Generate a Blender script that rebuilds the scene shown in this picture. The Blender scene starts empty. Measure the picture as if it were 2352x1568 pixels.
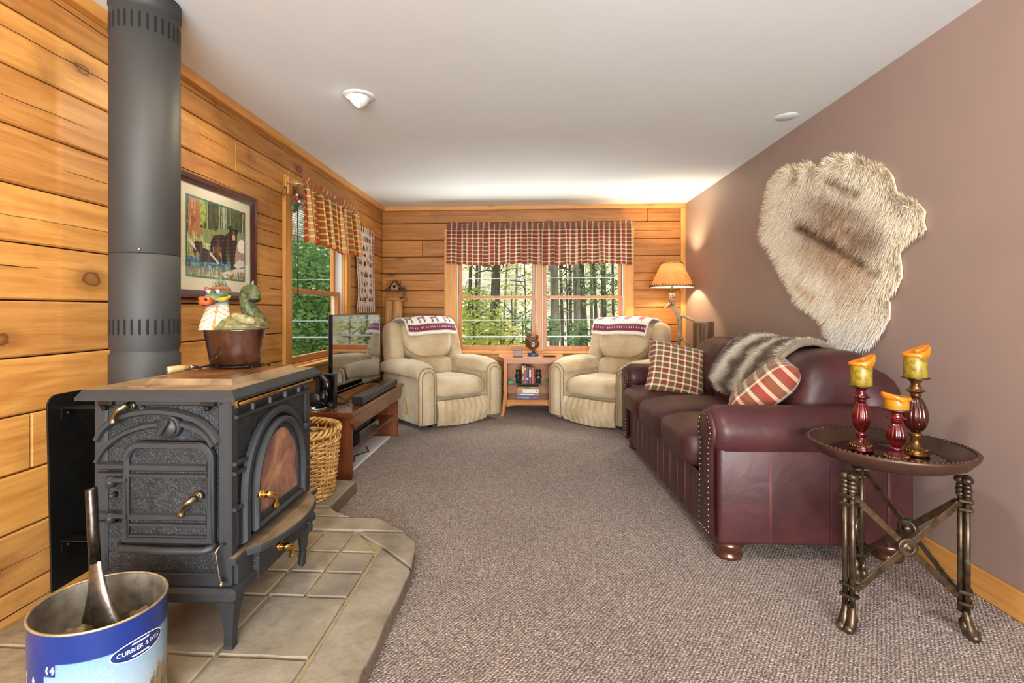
import bpy, bmesh, math, random
import numpy as np
from mathutils import Vector, Matrix, noise as mnoise

random.seed(7)
RNG = np.random.default_rng(11)
PI = math.pi
SC = bpy.context.scene
COL = SC.collection

# ------------------------------------------------------------------ camera, world, lights, exposure
def S(r, g, b):
    f = lambda c: (c / 255 / 12.92) if c / 255 <= .04045 else ((c / 255 + .055) / 1.055) ** 2.4
    return (f(r), f(g), f(b))

FPX, EYE = 1130.0, 1.152
YAW = math.atan(FPX / 19700.0)
cam_d = bpy.data.cameras.new('camera')
cam = bpy.data.objects.new('camera', cam_d); COL.objects.link(cam)
cam.location = (0, 0, EYE)
cam.rotation_euler = (PI / 2, 0, YAW)
cam_d.sensor_width = 36; cam_d.sensor_fit = 'HORIZONTAL'
cam_d.lens = 36 * FPX / 2352
cam_d.shift_x = (1176 - (1217 - FPX * math.tan(YAW))) / 2352
cam_d.shift_y = -(784 - 712) / 2352
cam_d.clip_start = .05; cam_d.clip_end = 300
SC.camera = cam

SC.view_settings.view_transform = 'Standard'
SC.view_settings.look = 'None'
SC.view_settings.gamma = 1
SC.view_settings.use_curve_mapping = False
SC.view_settings.exposure = 0.62
SC.cycles.use_denoising = True
SC.cycles.max_bounces = 7
SC.cycles.diffuse_bounces = 4
SC.cycles.glossy_bounces = 4
SC.cycles.transmission_bounces = 6
SC.cycles.transparent_max_bounces = 12
SC.cycles.sample_clamp_indirect = 6
SC.cycles.caustics_reflective = False
SC.cycles.caustics_refractive = False

W = bpy.data.worlds.new('world'); SC.world = W; W.use_nodes = True
wn = W.node_tree.nodes; wl = W.node_tree.links
bg = wn['Background']
sky = wn.new('ShaderNodeTexSky'); sky.sky_type = 'HOSEK_WILKIE'; sky.turbidity = 7; sky.ground_albedo = .4
sky.sun_direction = (.25, -.5, .82)
wmix = wn.new('ShaderNodeMix'); wmix.data_type = 'RGBA'; wmix.inputs[0].default_value = .75
wl.new(sky.outputs[0], wmix.inputs[6]); wmix.inputs[7].default_value = (.86, .93, 1.0, 1)
wl.new(wmix.outputs[2], bg.inputs[0]); bg.inputs[1].default_value = 1.7

def lamp(name, kind, loc, target, energy, color=(1, 1, 1), **kw):
    d = bpy.data.lights.new(name, kind); d.energy = energy; d.color = color
    for k, v in kw.items(): setattr(d, k, v)
    o = bpy.data.objects.new(name, d); COL.objects.link(o); o.location = loc
    if target is not None:
        o.rotation_euler = (Vector(target) - Vector(loc)).to_track_quat('-Z', 'Y').to_euler()
    return o
# daylight through the windows and from the open plan behind the camera
lamp('daylight_behind_camera', 'AREA', (.2, -3.3, 1.3), (.1, 4, 1.75), 285, (.95, .98, 1.0), shape='RECTANGLE', size=3.4, size_y=2.1)
lamp('daylight_sky_back', 'AREA', (.11, 6.75, 3.0), (.11, 4.4, .2), 120, (.93, .97, 1.0), shape='RECTANGLE', size=2.2, size_y=1.0)
lamp('daylight_ground_back', 'AREA', (.11, 6.7, -.35), (.11, 4.6, 2.4), 170, (1.0, .99, .95), shape='RECTANGLE', size=2.2, size_y=1.0)
lamp('added_ceiling_fill', 'AREA', (.6, -2.2, .5), (.2, 2.2, 2.4), 60, (.96, .99, 1.0), shape='RECTANGLE', size=2.2, size_y=.8)  # extra area light behind the camera, added to brighten the ceiling
lamp('daylight_sky_side', 'AREA', (-2.6, 4.13, 3.0), (-.6, 4.0, .3), 50, (.93, .97, 1.0), shape='RECTANGLE', size=1.2, size_y=.9)
# recessed ceiling spots (the rest of the row that is out of frame)
WARM = (1, .84, .58)
for lx, ly, tx, ty, tz, e in ((-.75, .75, -1.8, 1.35, 1.6, 62), (-.72, 1.75, -1.45, 1.95, .7, 30)):
    lamp('ceiling_spot', 'SPOT', (lx, ly, 2.385), (tx, ty, tz), e, WARM, spot_size=1.9, spot_blend=.9, shadow_soft_size=.05)
lamp('ceiling_spot', 'SPOT', (.15, 1.0, 2.385), (1.8, 2.9, 1.5), 95, (1, .93, .84), spot_size=2.3, spot_blend=1, shadow_soft_size=.09)  # unseen spot apart from that row, aimed to brighten the hide

# ------------------------------------------------------------------ node materials
MATS = {}
class NT:
    def __init__(s, name):
        s.m = bpy.data.materials.new(name); s.m.use_nodes = True
        s.t = s.m.node_tree; s.n = s.t.nodes; s.b = s.n['Principled BSDF']; s.out = s.n['Material Output']
        MATS[name] = s.m
    def link(s, a, b): s.t.links.new(a, b)
    def new(s, t, **kw):
        n = s.n.new(t)
        for k, v in kw.items(): setattr(n, k, v)
        return n
    def val(s, sock, v):
        if hasattr(v, 'is_linked') or isinstance(v, bpy.types.NodeSocket): s.link(v, sock)
        else: sock.default_value = v
    def math(s, op, a, b=0, c=0):
        n = s.new('ShaderNodeMath', operation=op)
        s.val(n.inputs[0], a); s.val(n.inputs[1], b); s.val(n.inputs[2], c); return n.outputs[0]
    def mix(s, f, a, b, mode='MIX'):
        n = s.new('ShaderNodeMix', data_type='RGBA', blend_type=mode); n.clamp_factor = True
        s.val(n.inputs[0], f)
        for i, v in ((6, a), (7, b)):
            if isinstance(v, tuple): v = v[:3] + (1,)
            s.val(n.inputs[i], v)
        return n.outputs[2]
    def ramp(s, f, stops, interp='LINEAR'):
        n = s.new('ShaderNodeValToRGB'); n.color_ramp.interpolation = interp
        e = n.color_ramp.elements
        while len(e) > 1: e.remove(e[-1])
        e[0].position = stops[0][0]; e[0].color = tuple(stops[0][1]) + (1,)
        for p, c in stops[1:]:
            q = e.new(p); q.color = tuple(c) + (1,)
        s.val(n.inputs[0], f); return n.outputs[0]
    def coord(s, kind='Object', scale=(1, 1, 1), add=None):
        c = s.new('ShaderNodeTexCoord').outputs[kind]
        if add is not None:
            v = s.new('ShaderNodeVectorMath', operation='ADD'); s.link(c, v.inputs[0]); s.link(add, v.inputs[1]); c = v.outputs[0]
        mp = s.new('ShaderNodeMapping'); mp.inputs['Scale'].default_value = scale
        s.link(c, mp.inputs[0]); return mp.outputs[0]
    def noise(s, vec, scale, detail=4, rough=.55, dist=0):
        n = s.new('ShaderNodeTexNoise'); s.link(vec, n.inputs['Vector'])
        n.inputs['Scale'].default_value = scale; n.inputs['Detail'].default_value = detail
        n.inputs['Roughness'].default_value = rough; n.inputs['Distortion'].default_value = dist
        return n.outputs[0]
    def vor(s, vec, scale, feature='F1', out='Distance'):
        n = s.new('ShaderNodeTexVoronoi', feature=feature); s.link(vec, n.inputs['Vector'])
        n.inputs['Scale'].default_value = scale; return n.outputs[out]
    def bump(s, h, strength=.3, dist=.01):
        n = s.new('ShaderNodeBump'); n.inputs['Strength'].default_value = strength; n.inputs['Distance'].default_value = dist
        s.link(h, n.inputs['Height']); s.link(n.outputs[0], s.b.inputs['Normal']); return n
    def attr(s, name, out='Color'):
        n = s.new('ShaderNodeAttribute', attribute_name=name); return n.outputs[out]
    def sep(s, vec):
        n = s.new('ShaderNodeSeparateXYZ'); s.link(vec, n.inputs[0]); return n.outputs
    def set(s, rough=.5, metal=0, spec=.5, coat=0, sheen=0, coatr=.1):
        s.b.inputs['Roughness'].default_value = rough; s.b.inputs['Metallic'].default_value = metal
        s.b.inputs['Specular IOR Level'].default_value = spec; s.b.inputs['Coat Weight'].default_value = coat
        s.b.inputs['Coat Roughness'].default_value = coatr
        s.b.inputs['Sheen Weight'].default_value = sheen

def plain(name, col, rough=.5, metal=0, spec=.5, coat=0, sheen=0, var=.12, vs=30, bump=0, bs=200, bd=.002, vary=None):
    """principled surface with a little noise in colour and relief"""
    t = NT(name); t.set(rough, metal, spec, coat, sheen)
    co = t.coord()
    dark = tuple(c * (1 - var * 1.6) for c in col); light = tuple(min(1, c * (1 + var)) for c in col)
    f = t.noise(co, vs, 5)
    c = t.ramp(f, [(.3, dark), (.7, vary or light)])
    t.link(c, t.b.inputs['Base Color'])
    if bump: t.bump(t.noise(co, bs, 3), bump, bd)
    return t.m

def attrmat(name, rough=.6, metal=0, spec=.4, sheen=0, coat=0, bump=0, bs=300, noisy=0):
    t = NT(name); t.set(rough, metal, spec, coat, sheen)
    c = t.attr('Col')
    if noisy:
        f = t.noise(t.coord(), 60, 4)
        c = t.mix(1.0, c, t.ramp(f, [(.3, (1 - noisy,) * 3), (.7, (1 + noisy * .3,) * 3)]), 'MULTIPLY')
    t.link(c, t.b.inputs['Base Color'])
    if bump: t.bump(t.noise(t.coord(), bs, 3), bump, .003)
    return t.m

def wood(name, ramp, axis=0, scale=1.0, rough=.45, coat=0, knots=False, planks=False, ring=1.0, gloss_bump=.12):
    """grain that runs along AXIS in object space; with planks each board carries its own offset in 'pv'"""
    t = NT(name); t.set(rough, 0, .4, coat)
    st = [7.0, 7.0, 7.0]; st[axis] = .55
    pv = t.attr('pv') if planks else None
    off = None
    if planks:
        v = t.new('ShaderNodeVectorMath', operation='SCALE'); t.link(pv, v.inputs[0]); v.inputs['Scale'].default_value = 9.0
        off = v.outputs[0]
    co = t.coord('Object', tuple(a * scale for a in st), off)
    big = t.noise(co, .55, 3, .5, .6)
    w = t.new('ShaderNodeTexNoise'); t.link(co, w.inputs['Vector']); w.inputs['Scale'].default_value = 3.2; w.inputs['Detail'].default_value = 8
    w.inputs['Roughness'].default_value = .62; w.inputs['Distortion'].default_value = 1.2
    rings = t.math('FRACT', t.math('MULTIPLY', big, 9 * ring))
    rings = t.math('ABSOLUTE', t.math('SUBTRACT', rings, .5))
    f = t.math('ADD', t.math('MULTIPLY', w.outputs[0], .62), t.math('MULTIPLY', rings, .22)); f = t.math('ADD', f, .14)
    c = t.ramp(f, ramp)
    fine = t.noise(t.coord('Object', tuple(a * scale * 6 for a in st), off), 4, 3)
    c = t.mix(t.math('MULTIPLY', t.math('GREATER_THAN', fine, .60), .10), c, tuple(x * .45 for x in ramp[0][1]))
    if planks:
        s3 = t.new('ShaderNodeSeparateColor'); t.link(pv, s3.inputs[0])
        c = t.mix(1.0, c, t.ramp(s3.outputs[0], [(0, (.80, .74, .72)), (.5, (1, 1, 1)), (1, (1.12, 1.08, .92))]), 'MULTIPLY')
        smud = t.noise(t.coord('Object', (2.2, 2.2, 2.2), off), 1.3, 5, .6)
        c = t.mix(t.ramp(smud, [(.56, (0, 0, 0)), (.8, (.62, .62, .62))]), c, S(122, 82, 50))
    if knots:
        ks = [1.0, 1.0, 1.0]; ks[axis] = .55
        nz = t.new('ShaderNodeTexNoise'); kc0 = t.coord('Object', tuple(ks), off)
        t.link(kc0, nz.inputs['Vector']); nz.inputs['Scale'].default_value = 22
        vm = t.new('ShaderNodeVectorMath', operation='MULTIPLY_ADD'); t.link(nz.outputs[1], vm.inputs[0])
        vm.inputs[1].default_value = (.035,) * 3; t.link(kc0, vm.inputs[2])
        d = t.vor(vm.outputs[0], 3.3)
        k = t.ramp(d, [(.0, (.45,) * 3), (.045, (.6,) * 3), (.075, (.95,) * 3), (.088, (.40,) * 3), (.19, (0, 0, 0))])
        c = t.mix(k, c, S(92, 50, 20))
    t.link(c, t.b.inputs['Base Color'])
    if gloss_bump: t.bump(f, gloss_bump, .004)
    return t.m

PINE = [(.22, S(134, 80, 32)), (.42, S(178, 122, 60)), (.60, S(200, 146, 80)), (.80, S(216, 170, 104))]
M_LOGL = wood('pine_log_side', PINE, axis=1, planks=True, knots=True, rough=.5)
PINEB = [(.22, S(108, 62, 22)), (.42, S(156, 100, 42)), (.60, S(178, 120, 56)), (.80, S(194, 142, 78))]
M_LOGB = wood('pine_log_back', PINEB, axis=0, planks=True, knots=True, rough=.5)
TRIM = [(.25, S(180, 114, 50)), (.5, S(208, 148, 76)), (.8, S(222, 172, 104))]
M_TRX = wood('pine_trim_along_x', TRIM, axis=0, knots=True, rough=.42)
M_TRY = wood('pine_trim_along_y', TRIM, axis=1, knots=True, rough=.42)
M_TRZ = wood('pine_trim_upright', TRIM, axis=2, knots=True, rough=.42)
SASH = [(.25, S(156, 92, 40)), (.5, S(184, 118, 58)), (.8, S(200, 138, 76))]
M_SASH = wood('window_sash_wood', SASH, axis=2, rough=.38, ring=.6)
M_CRACK = plain('wood_check_dark', S(46, 24, 10), .9)
WALN = [(.25, S(58, 28, 14)), (.5, S(108, 58, 32)), (.8, S(140, 84, 50))]
M_BENCHY = wood('bench_wood_along_y', WALN, axis=1, rough=.25, coat=.35, ring=.8, gloss_bump=.04)
M_BENCHZ = wood('bench_wood_upright', WALN, axis=2, rough=.3, coat=.3, ring=.8, gloss_bump=.04)
OAK = [(.25, S(150, 84, 30)), (.5, S(196, 122, 52)), (.8, S(214, 144, 74))]
M_OAK = wood('table_wood', OAK, axis=0, rough=.3, coat=.2, ring=.7, gloss_bump=.04)
M_OAKZ = wood('table_wood_upright', OAK, axis=2, rough=.35, coat=.1, ring=.7, gloss_bump=.04)
BARK = [(.25, S(96, 60, 30)), (.45, S(168, 116, 62)), (.7, S(206, 158, 96)), (.85, S(224, 184, 124))]
M_POST = wood('peeled_log', BARK, axis=2, scale=1.4, rough=.6, ring=.5, gloss_bump=.5)
STUMP = [(.3, S(44, 30, 20)), (.45, S(96, 70, 46)), (.62, S(146, 116, 84)), (.8, S(176, 152, 120))]
M_STUMP = wood('weathered_log', STUMP, axis=2, scale=1.6, rough=.6, ring=.4, gloss_bump=.6)

M_MAUVE = plain('mauve_wall_paint', S(152, 130, 121), .55, var=.03, vs=3, bump=.05, bs=260)
M_CEIL = plain('ceiling_paint', S(232, 240, 243), .75, var=.012, vs=2)
M_WHITE = plain('white_plastic', S(236, 236, 236), .35, var=.01)

def carpet():
    t = NT('carpet_loop'); t.set(.95, 0, .1, 0, .25)
    co = t.coord('Object')
    mp = t.new('ShaderNodeMapping'); t.link(co, mp.inputs[0]); mp.inputs['Rotation'].default_value = (0, 0, .6)
    v = t.vor(mp.outputs[0], 150)
    v2 = t.vor(mp.outputs[0], 150, 'F1', 'Color')
    s3 = t.new('ShaderNodeSeparateColor'); t.link(v2, s3.inputs[0])
    wv = t.new('ShaderNodeTexWave'); t.link(mp.outputs[0], wv.inputs['Vector']); wv.inputs['Scale'].default_value = 26
    wv.inputs['Distortion'].default_value = 5; wv.inputs['Detail'].default_value = 3; wv.inputs['Detail Scale'].default_value = 3
    f = t.math('ADD', t.math('MULTIPLY', s3.outputs[0], .42), t.math('MULTIPLY', wv.outputs[0], .42))
    c = t.ramp(f, [(.12, S(90, 75, 68)), (.40, S(150, 130, 119)), (.62, S(180, 160, 147)), (.8, S(208, 191, 177))])
    big = t.noise(co, 2.2, 3)
    c = t.mix(1.0, c, t.ramp(big, [(.3, (.90,) * 3), (.7, (1.06,) * 3)]), 'MULTIPLY')
    t.link(c, t.b.inputs['Base Color'])
    h = t.math('SUBTRACT', t.math('MULTIPLY', wv.outputs[0], .5), t.math('MULTIPLY', v, 3.0))
    t.bump(h, .7, .006)
    return t.m
M_CARPET = carpet()

def leather(name, a, b, rough=.32):
    t = NT(name); t.set(rough, 0, .42, .08, 0, .25)
    co = t.coord()
    c = t.ramp(t.noise(co, 5, 5), [(.3, a), (.7, b)])
    t.link(c, t.b.inputs['Base Color'])
    h = t.math('ADD', t.math('MULTIPLY', t.noise(co, 9, 4, .5, .6), 1.0), t.math('MULTIPLY', t.vor(co, 300), .08))
    t.bump(h, .35, .012)
    return t.m
M_LEATHER = leather('burgundy_leather', S(52, 25, 27), S(78, 40, 40), .46)
M_SEAM = plain('leather_seam', S(128, 74, 72), .5)

def suede():
    t = NT('beige_suede'); t.set(.8, 0, .25, 0, .3)
    co = t.coord()
    c = t.ramp(t.noise(co, 4, 6, .65), [(.28, S(170, 146, 108)), (.5, S(196, 174, 138)), (.72, S(212, 196, 164))])
    t.link(c, t.b.inputs['Base Color'])
    h = t.math('ADD', t.noise(co, 7, 4, .5, 1.0), t.math('MULTIPLY', t.noise(co, 240, 2), .12))
    t.bump(h, .45, .016)
    return t.m
M_SUEDE = suede()
M_PIPING = plain('suede_piping', S(150, 124, 86), .8)
M_LEVER = plain('lever_plastic', S(176, 140, 90), .4)

M_IRON = plain('cast_iron_smooth', S(47, 49, 51), .5, .15, var=.10, vs=14, bump=.05, bs=120)
def hammered():
    t = NT('cast_iron_hammered'); t.set(.52, .3, .5)
    co = t.coord()
    c = t.ramp(t.noise(co, 30, 4), [(.3, S(36, 38, 40)), (.7, S(54, 56, 59))])
    t.link(c, t.b.inputs['Base Color'])
    t.bump(t.noise(co, 90, 2, .5, 1.6), .9, .006)
    return t.m
M_HAMMER = hammered()
def dusty():
    t = NT('cast_iron_dusty_top'); t.set(.55, .15, .4)
    co = t.coord()
    c = t.ramp(t.noise(co, 7, 7, .65), [(.28, S(88, 74, 58)), (.5, S(138, 114, 86)), (.72, S(164, 140, 108))])
    t.link(c, t.b.inputs['Base Color'])
    t.bump(t.noise(co, 160, 2), .15, .003)
    return t.m
M_DUSTY = dusty()
def rusty():
    t = NT('rusty_griddle'); t.set(.35, .25, .5)
    co = t.coord()
    c = t.ramp(t.noise(co, 9, 6, .6), [(.3, S(70, 42, 22)), (.5, S(128, 80, 42)), (.7, S(166, 122, 76))])
    t.link(c, t.b.inputs['Base Color'])
    return t.m
M_RUST = rusty()
M_BRASS = plain('polished_brass', S(205, 160, 80), .18, 1, var=.08, vs=40)
M_BRASSD = plain('aged_brass', S(144, 136, 114), .28, 1, var=.15, vs=60)
M_BLACK = plain('matte_black_steel', S(20, 19, 18), .35, .2, var=.2)
M_PIPE = plain('stovepipe_black', S(56, 56, 56), .58, .2, var=.06, vs=5)
M_SLOT = plain('dark_opening', S(8, 8, 8), .9)
M_STEEL = plain('worn_steel', S(128, 118, 106), .3, .9, var=.3, vs=40, bump=.2, bs=90)
M_STEELD = plain('dark_worn_steel', S(74, 70, 66), .28, .9, var=.35, vs=50)
M_CHROME = plain('bright_metal', S(210, 210, 212), .15, 1, var=.03)
M_PLAST = plain('black_plastic', S(24, 24, 27), .3, var=.1)
M_PLASTG = plain('gloss_black_plastic', S(14, 14, 16), .08, var=.05, coat=.4)
M_BARBLUE = plain('soundbar_grille', S(44, 52, 66), .45, var=.15, vs=200, bump=.2, bs=600)
M_BRONZE = plain('antique_bronze', S(84, 68, 52), .33, .85, var=.3, vs=30, vary=S(116, 98, 76))
def verdigris():
    t = NT('bronze_with_verdigris'); t.set(.35, .75, .5)
    co = t.coord()
    c = t.ramp(t.noise(co, 25, 5), [(.3, S(58, 46, 36)), (.62, S(98, 82, 64)), (.74, S(108, 138, 130))])
    t.link(c, t.b.inputs['Base Color'])
    return t.m
M_VERD = verdigris()
M_TRAY = plain('dark_tray', S(70, 46, 34), .38, .25, var=.2, vs=9)
M_MIRROR = plain('smoked_mirror', S(120, 110, 104), .06, 1, var=.02)

def glassmat(name, tint=(1, 1, 1), refl=.06):
    t = NT(name)
    t.n.remove(t.b)
    tr = t.new('ShaderNodeBsdfTransparent'); tr.inputs[0].default_value = tuple(tint) + (1,)
    gl = t.new('ShaderNodeBsdfGlossy'); gl.inputs['Roughness'].default_value = .02
    lw = t.new('ShaderNodeLayerWeight'); lw.inputs[0].default_value = .5
    f = t.math('MULTIPLY_ADD', lw.outputs[1], refl * 2, refl)
    f = t.math('MINIMUM', f, .25)
    mx = t.new('ShaderNodeMixShader'); t.link(f, mx.inputs[0]); t.link(tr.outputs[0], mx.inputs[1]); t.link(gl.outputs[0], mx.inputs[2])
    t.link(mx.outputs[0], t.out.inputs[0])
    return t.m
M_GLASS = glassmat('window_glass', (.97, .99, .98), .0008)
M_PGLASS = glassmat('picture_glass', (.98, .98, .98), .04)
M_SHELFGL = glassmat('shelf_glass', (.72, .86, .88), .10)

# ------------------------------------------------------------------ mesh collector
def TR(loc=(0, 0, 0), rx=0, ry=0, rz=0, s=(1, 1, 1)):
    return Matrix.Translation(loc) @ Matrix.Rotation(rz, 4, 'Z') @ Matrix.Rotation(ry, 4, 'Y') @ Matrix.Rotation(rx, 4, 'X') @ Matrix.Diagonal(tuple(s) + (1,))

def frame_from(d):
    d = Vector(d).normalized()
    a = Vector((0, 0, 1)) if abs(d.z) < .95 else Vector((1, 0, 0))
    u = d.cross(a).normalized(); w = d.cross(u).normalized()
    return u, w

class MB:
    def __init__(s, T=None):
        s.v = []; s.f = []; s.mi = []; s.sm = []; s.col = []; s.pv = []; s.uv = []; s.T = T; s.cc = None; s.cpv = None
    def add(s, vs, fs, mi=0, smooth=False, T=None, col=None, uv=None):
        o = len(s.v)
        M = T if T is not None else None
        for i, p in enumerate(vs):
            p = Vector(p)
            if M is not None: p = M @ p
            if s.T is not None: p = s.T @ p
            s.v.append(p)
            s.col.append(col[i] if col is not None else (s.cc or (1, 1, 1)))
            s.pv.append(s.cpv or (0, 0, 0))
            s.uv.append(uv[i] if uv is not None else (0, 0))
        for f in fs:
            s.f.append([o + j for j in f]); s.mi.append(mi); s.sm.append(smooth)
        return s
    def box(s, c, d, mi=0, bev=0, T=None, rz=0, seg=1, smooth=None):
        x, y, z = d[0] / 2, d[1] / 2, d[2] / 2
        M = TR(c, 0, 0, rz)
        if T is not None: M = T @ M
        if bev <= 0:
            vs = [(a, b, e) for a in (-x, x) for b in (-y, y) for e in (-z, z)]
            fs = [(0, 1, 3, 2), (4, 6, 7, 5), (0, 4, 5, 1), (2, 3, 7, 6), (0, 2, 6, 4), (1, 5, 7, 3)]
            return s.add(vs, fs, mi, bool(smooth), M)
        bm = bmesh.new(); bmesh.ops.create_cube(bm, size=1)
        for v in bm.verts: v.co = Vector((v.co.x * d[0], v.co.y * d[1], v.co.z * d[2]))
        bmesh.ops.bevel(bm, geom=list(bm.edges), offset=min(bev, min(d) * .49), segments=seg, affect='EDGES', profile=.5)
        bm.verts.index_update()
        s.add([v.co.copy() for v in bm.verts], [[v.index for v in f.verts] for f in bm.faces], mi, seg > 1 if smooth is None else smooth, M)
        bm.free(); return s
    def b2(s, lo, hi, mi=0, bev=0, **k):
        return s.box([(a + b) / 2 for a, b in zip(lo, hi)], [abs(b - a) for a, b in zip(lo, hi)], mi, bev, **k)
    def tube(s, pts, rs, n=10, mi=0, cap=True, sy=1, T=None, smooth=True, close=False):
        pts = [Vector(p) for p in pts]
        if not hasattr(rs, '__len__'): rs = [rs] * len(pts)
        k = len(pts)
        def tan(i):
            if close: return (pts[(i + 1) % k] - pts[i - 1]).normalized()
            return (pts[min(i + 1, k - 1)] - pts[max(i - 1, 0)]).normalized()
        u, w = frame_from(tan(0)); vs = []; fs = []
        for i in range(k):
            t = tan(i)
            u = (u - t * u.dot(t)).normalized(); w = t.cross(u)
            for j in range(n):
                a = 2 * PI * j / n
                vs.append(pts[i] + (u * math.cos(a) + w * math.sin(a) * sy) * rs[i])
        m = k if close else k - 1
        for i in range(m):
            for j in range(n):
                fs.append((i * n + j, i * n + (j + 1) % n, ((i + 1) % k) * n + (j + 1) % n, ((i + 1) % k) * n + j))
        if cap and not close:
            fs.append(list(range(n))[::-1]); fs.append([(k - 1) * n + j for j in range(n)])
        return s.add(vs, fs, mi, smooth, T)
    def cyl(s, a, b, r, r2=None, n=16, mi=0, cap=True, T=None, smooth=True):
        return s.tube([a, b], [r, r if r2 is None else r2], n, mi, cap, 1, T, smooth)
    def lathe(s, prof, n=24, c=(0, 0, 0), mi=0, sx=1, sy=1, T=None, rad=None, smooth=True, cap=True):
        vs = []; fs = []; k = len(prof)
        for i, (r, z) in enumerate(prof):
            for j in range(n):
                a = 2 * PI * j / n
                q = r * (rad(i, a) if rad else 1)
                vs.append((c[0] + q * math.cos(a) * sx, c[1] + q * math.sin(a) * sy, c[2] + z))
        for i in range(k - 1):
            for j in range(n):
                fs.append((i * n + j, i * n + (j + 1) % n, (i + 1) * n + (j + 1) % n, (i + 1) * n + j))
        if cap:
            if prof[0][0] > 1e-4: fs.append(list(range(n))[::-1])
            if prof[-1][0] > 1e-4: fs.append([(k - 1) * n + j for j in range(n)])
        return s.add(vs, fs, mi, smooth, T)
    def prism(s, poly, h, T=None, mi=0, bev=0, smooth=False):
        """polygon in xy, extruded z 0..h; optional inward chamfer of the top"""
        k = len(poly)
        cx = sum(p[0] for p in poly) / k; cy = sum(p[1] for p in poly) / k
        area = sum(poly[i][0] * poly[(i + 1) % k][1] - poly[(i + 1) % k][0] * poly[i][1] for i in range(k))
        if area < 0: poly = poly[::-1]
        vs = [(p[0], p[1], 0) for p in poly]; fs = [list(range(k))[::-1]]
        if bev:
            ins = []
            for i in range(k):
                a, b, c = Vector(poly[i - 1]), Vector(poly[i]), Vector(poly[(i + 1) % k])
                n1 = Vector((-(b - a).y, (b - a).x)).normalized(); n2 = Vector((-(c - b).y, (c - b).x)).normalized()
                m = (n1 + n2); m = m / max(.35, m.length_squared / 2) if m.length > 1e-6 else n1
                ins.append(b + m * bev)
            vs += [(p[0], p[1], h - bev) for p in poly] + [(p[0], p[1], h) for p in ins]
            for i in range(k):
                j = (i + 1) % k
                fs.append((i, j, k + j, k + i)); fs.append((k + i, k + j, 2 * k + j, 2 * k + i))
            fs.append([2 * k + i for i in range(k)])
        else:
            vs += [(p[0], p[1], h) for p in poly]
            for i in range(k):
                j = (i + 1) % k; fs.append((i, j, k + j, k + i))
            fs.append([k + i for i in range(k)])
        return s.add(vs, fs, mi, smooth, T)
    def sup(s, c, r, e1=1.0, e2=1.0, nu=28, nv=16, mi=0, T=None, fn=None, smooth=True):
        """superellipsoid: e1 vertical squareness, e2 plan squareness (small = boxy); fn moves each point"""
        vs = []; fs = []
        pw = lambda a, e: math.copysign(abs(a) ** e, a)
        for i in range(nv + 1):
            ph = -PI / 2 + PI * i / nv
            for j in range(nu):
                th = 2 * PI * j / nu
                x = pw(math.cos(ph), e1) * pw(math.cos(th), e2); y = pw(math.cos(ph), e1) * pw(math.sin(th), e2); z = pw(math.sin(ph), e1)
                p = Vector((x * r[0], y * r[1], z * r[2]))
                if fn: p = Vector(fn(p))
                vs.append(p + Vector(c))
        for i in range(nv):
            for j in range(nu):
                fs.append((i * nu + j, i * nu + (j + 1) % nu, (i + 1) * nu + (j + 1) % nu, (i + 1) * nu + j))
        return s.add(vs, fs, mi, smooth, T)
    def grid(s, nu, nv, fn, mi=0, T=None, smooth=True, cu=False, col=None):
        vs = []; fs = []; cs = []; uv = []
        for i in range(nv + 1):
            for j in range(nu + (0 if cu else 1)):
                u, v = j / nu, i / nv
                vs.append(fn(u, v)); uv.append((u, v))
                if col: cs.append(col(u, v))
        w = nu if cu else nu + 1
        for i in range(nv):
            for j in range(nu):
                fs.append((i * w + j, i * w + (j + 1) % w, (i + 1) * w + (j + 1) % w, (i + 1) * w + j))
        return s.add(vs, fs, mi, smooth, T, cs if col else None, uv)
    def build(s, name, mats, parent=None, local=False, mods=()):
        me = bpy.data.meshes.new(name)
        vs = s.v
        if parent is not None and not local:
            I = XF[parent.name].inverted(); vs = [I @ p for p in vs]
        org = Vector((0, 0, 0))
        me.from_pydata([tuple(p) for p in vs], [], s.f)
        me.polygons.foreach_set('material_index', s.mi); me.polygons.foreach_set('use_smooth', s.sm)
        if any(c != (1, 1, 1) for c in s.col):
            a = me.color_attributes.new('Col', 'FLOAT_COLOR', 'POINT')
            a.data.foreach_set('color', np.array([tuple(c)[:3] + (1,) for c in s.col], dtype=np.float32).ravel())
        if any(c != (0, 0, 0) for c in s.pv):
            a = me.color_attributes.new('pv', 'FLOAT_COLOR', 'POINT')
            a.data.foreach_set('color', np.array([tuple(c) + (1,) for c in s.pv], dtype=np.float32).ravel())
        if any(c != (0, 0) for c in s.uv):
            ul = me.uv_layers.new(name='UVMap')
            li = np.empty(len(me.loops), dtype=np.int32); me.loops.foreach_get('vertex_index', li)
            ul.data.foreach_set('uv', np.array(s.uv, dtype=np.float32)[li].ravel())
        for m in (mats if isinstance(mats, (list, tuple)) else [mats]): me.materials.append(m)
        me.update()
        o = bpy.data.objects.new(name, me); COL.objects.link(o)
        if parent is not None:
            o.parent = parent
            XF[o.name] = XF[parent.name] if not local else XF[parent.name]
        else: XF[o.name] = Matrix.Identity(4)
        for m in mods:
            if m[0] == 'sub':
                d = o.modifiers.new('sub', 'SUBSURF'); d.levels = m[1]; d.render_levels = m[1]
            if m[0] == 'bev':
                d = o.modifiers.new('bev', 'BEVEL'); d.width = m[1]; d.segments = m[2]; d.limit_method = 'ANGLE'
        return o

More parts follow.
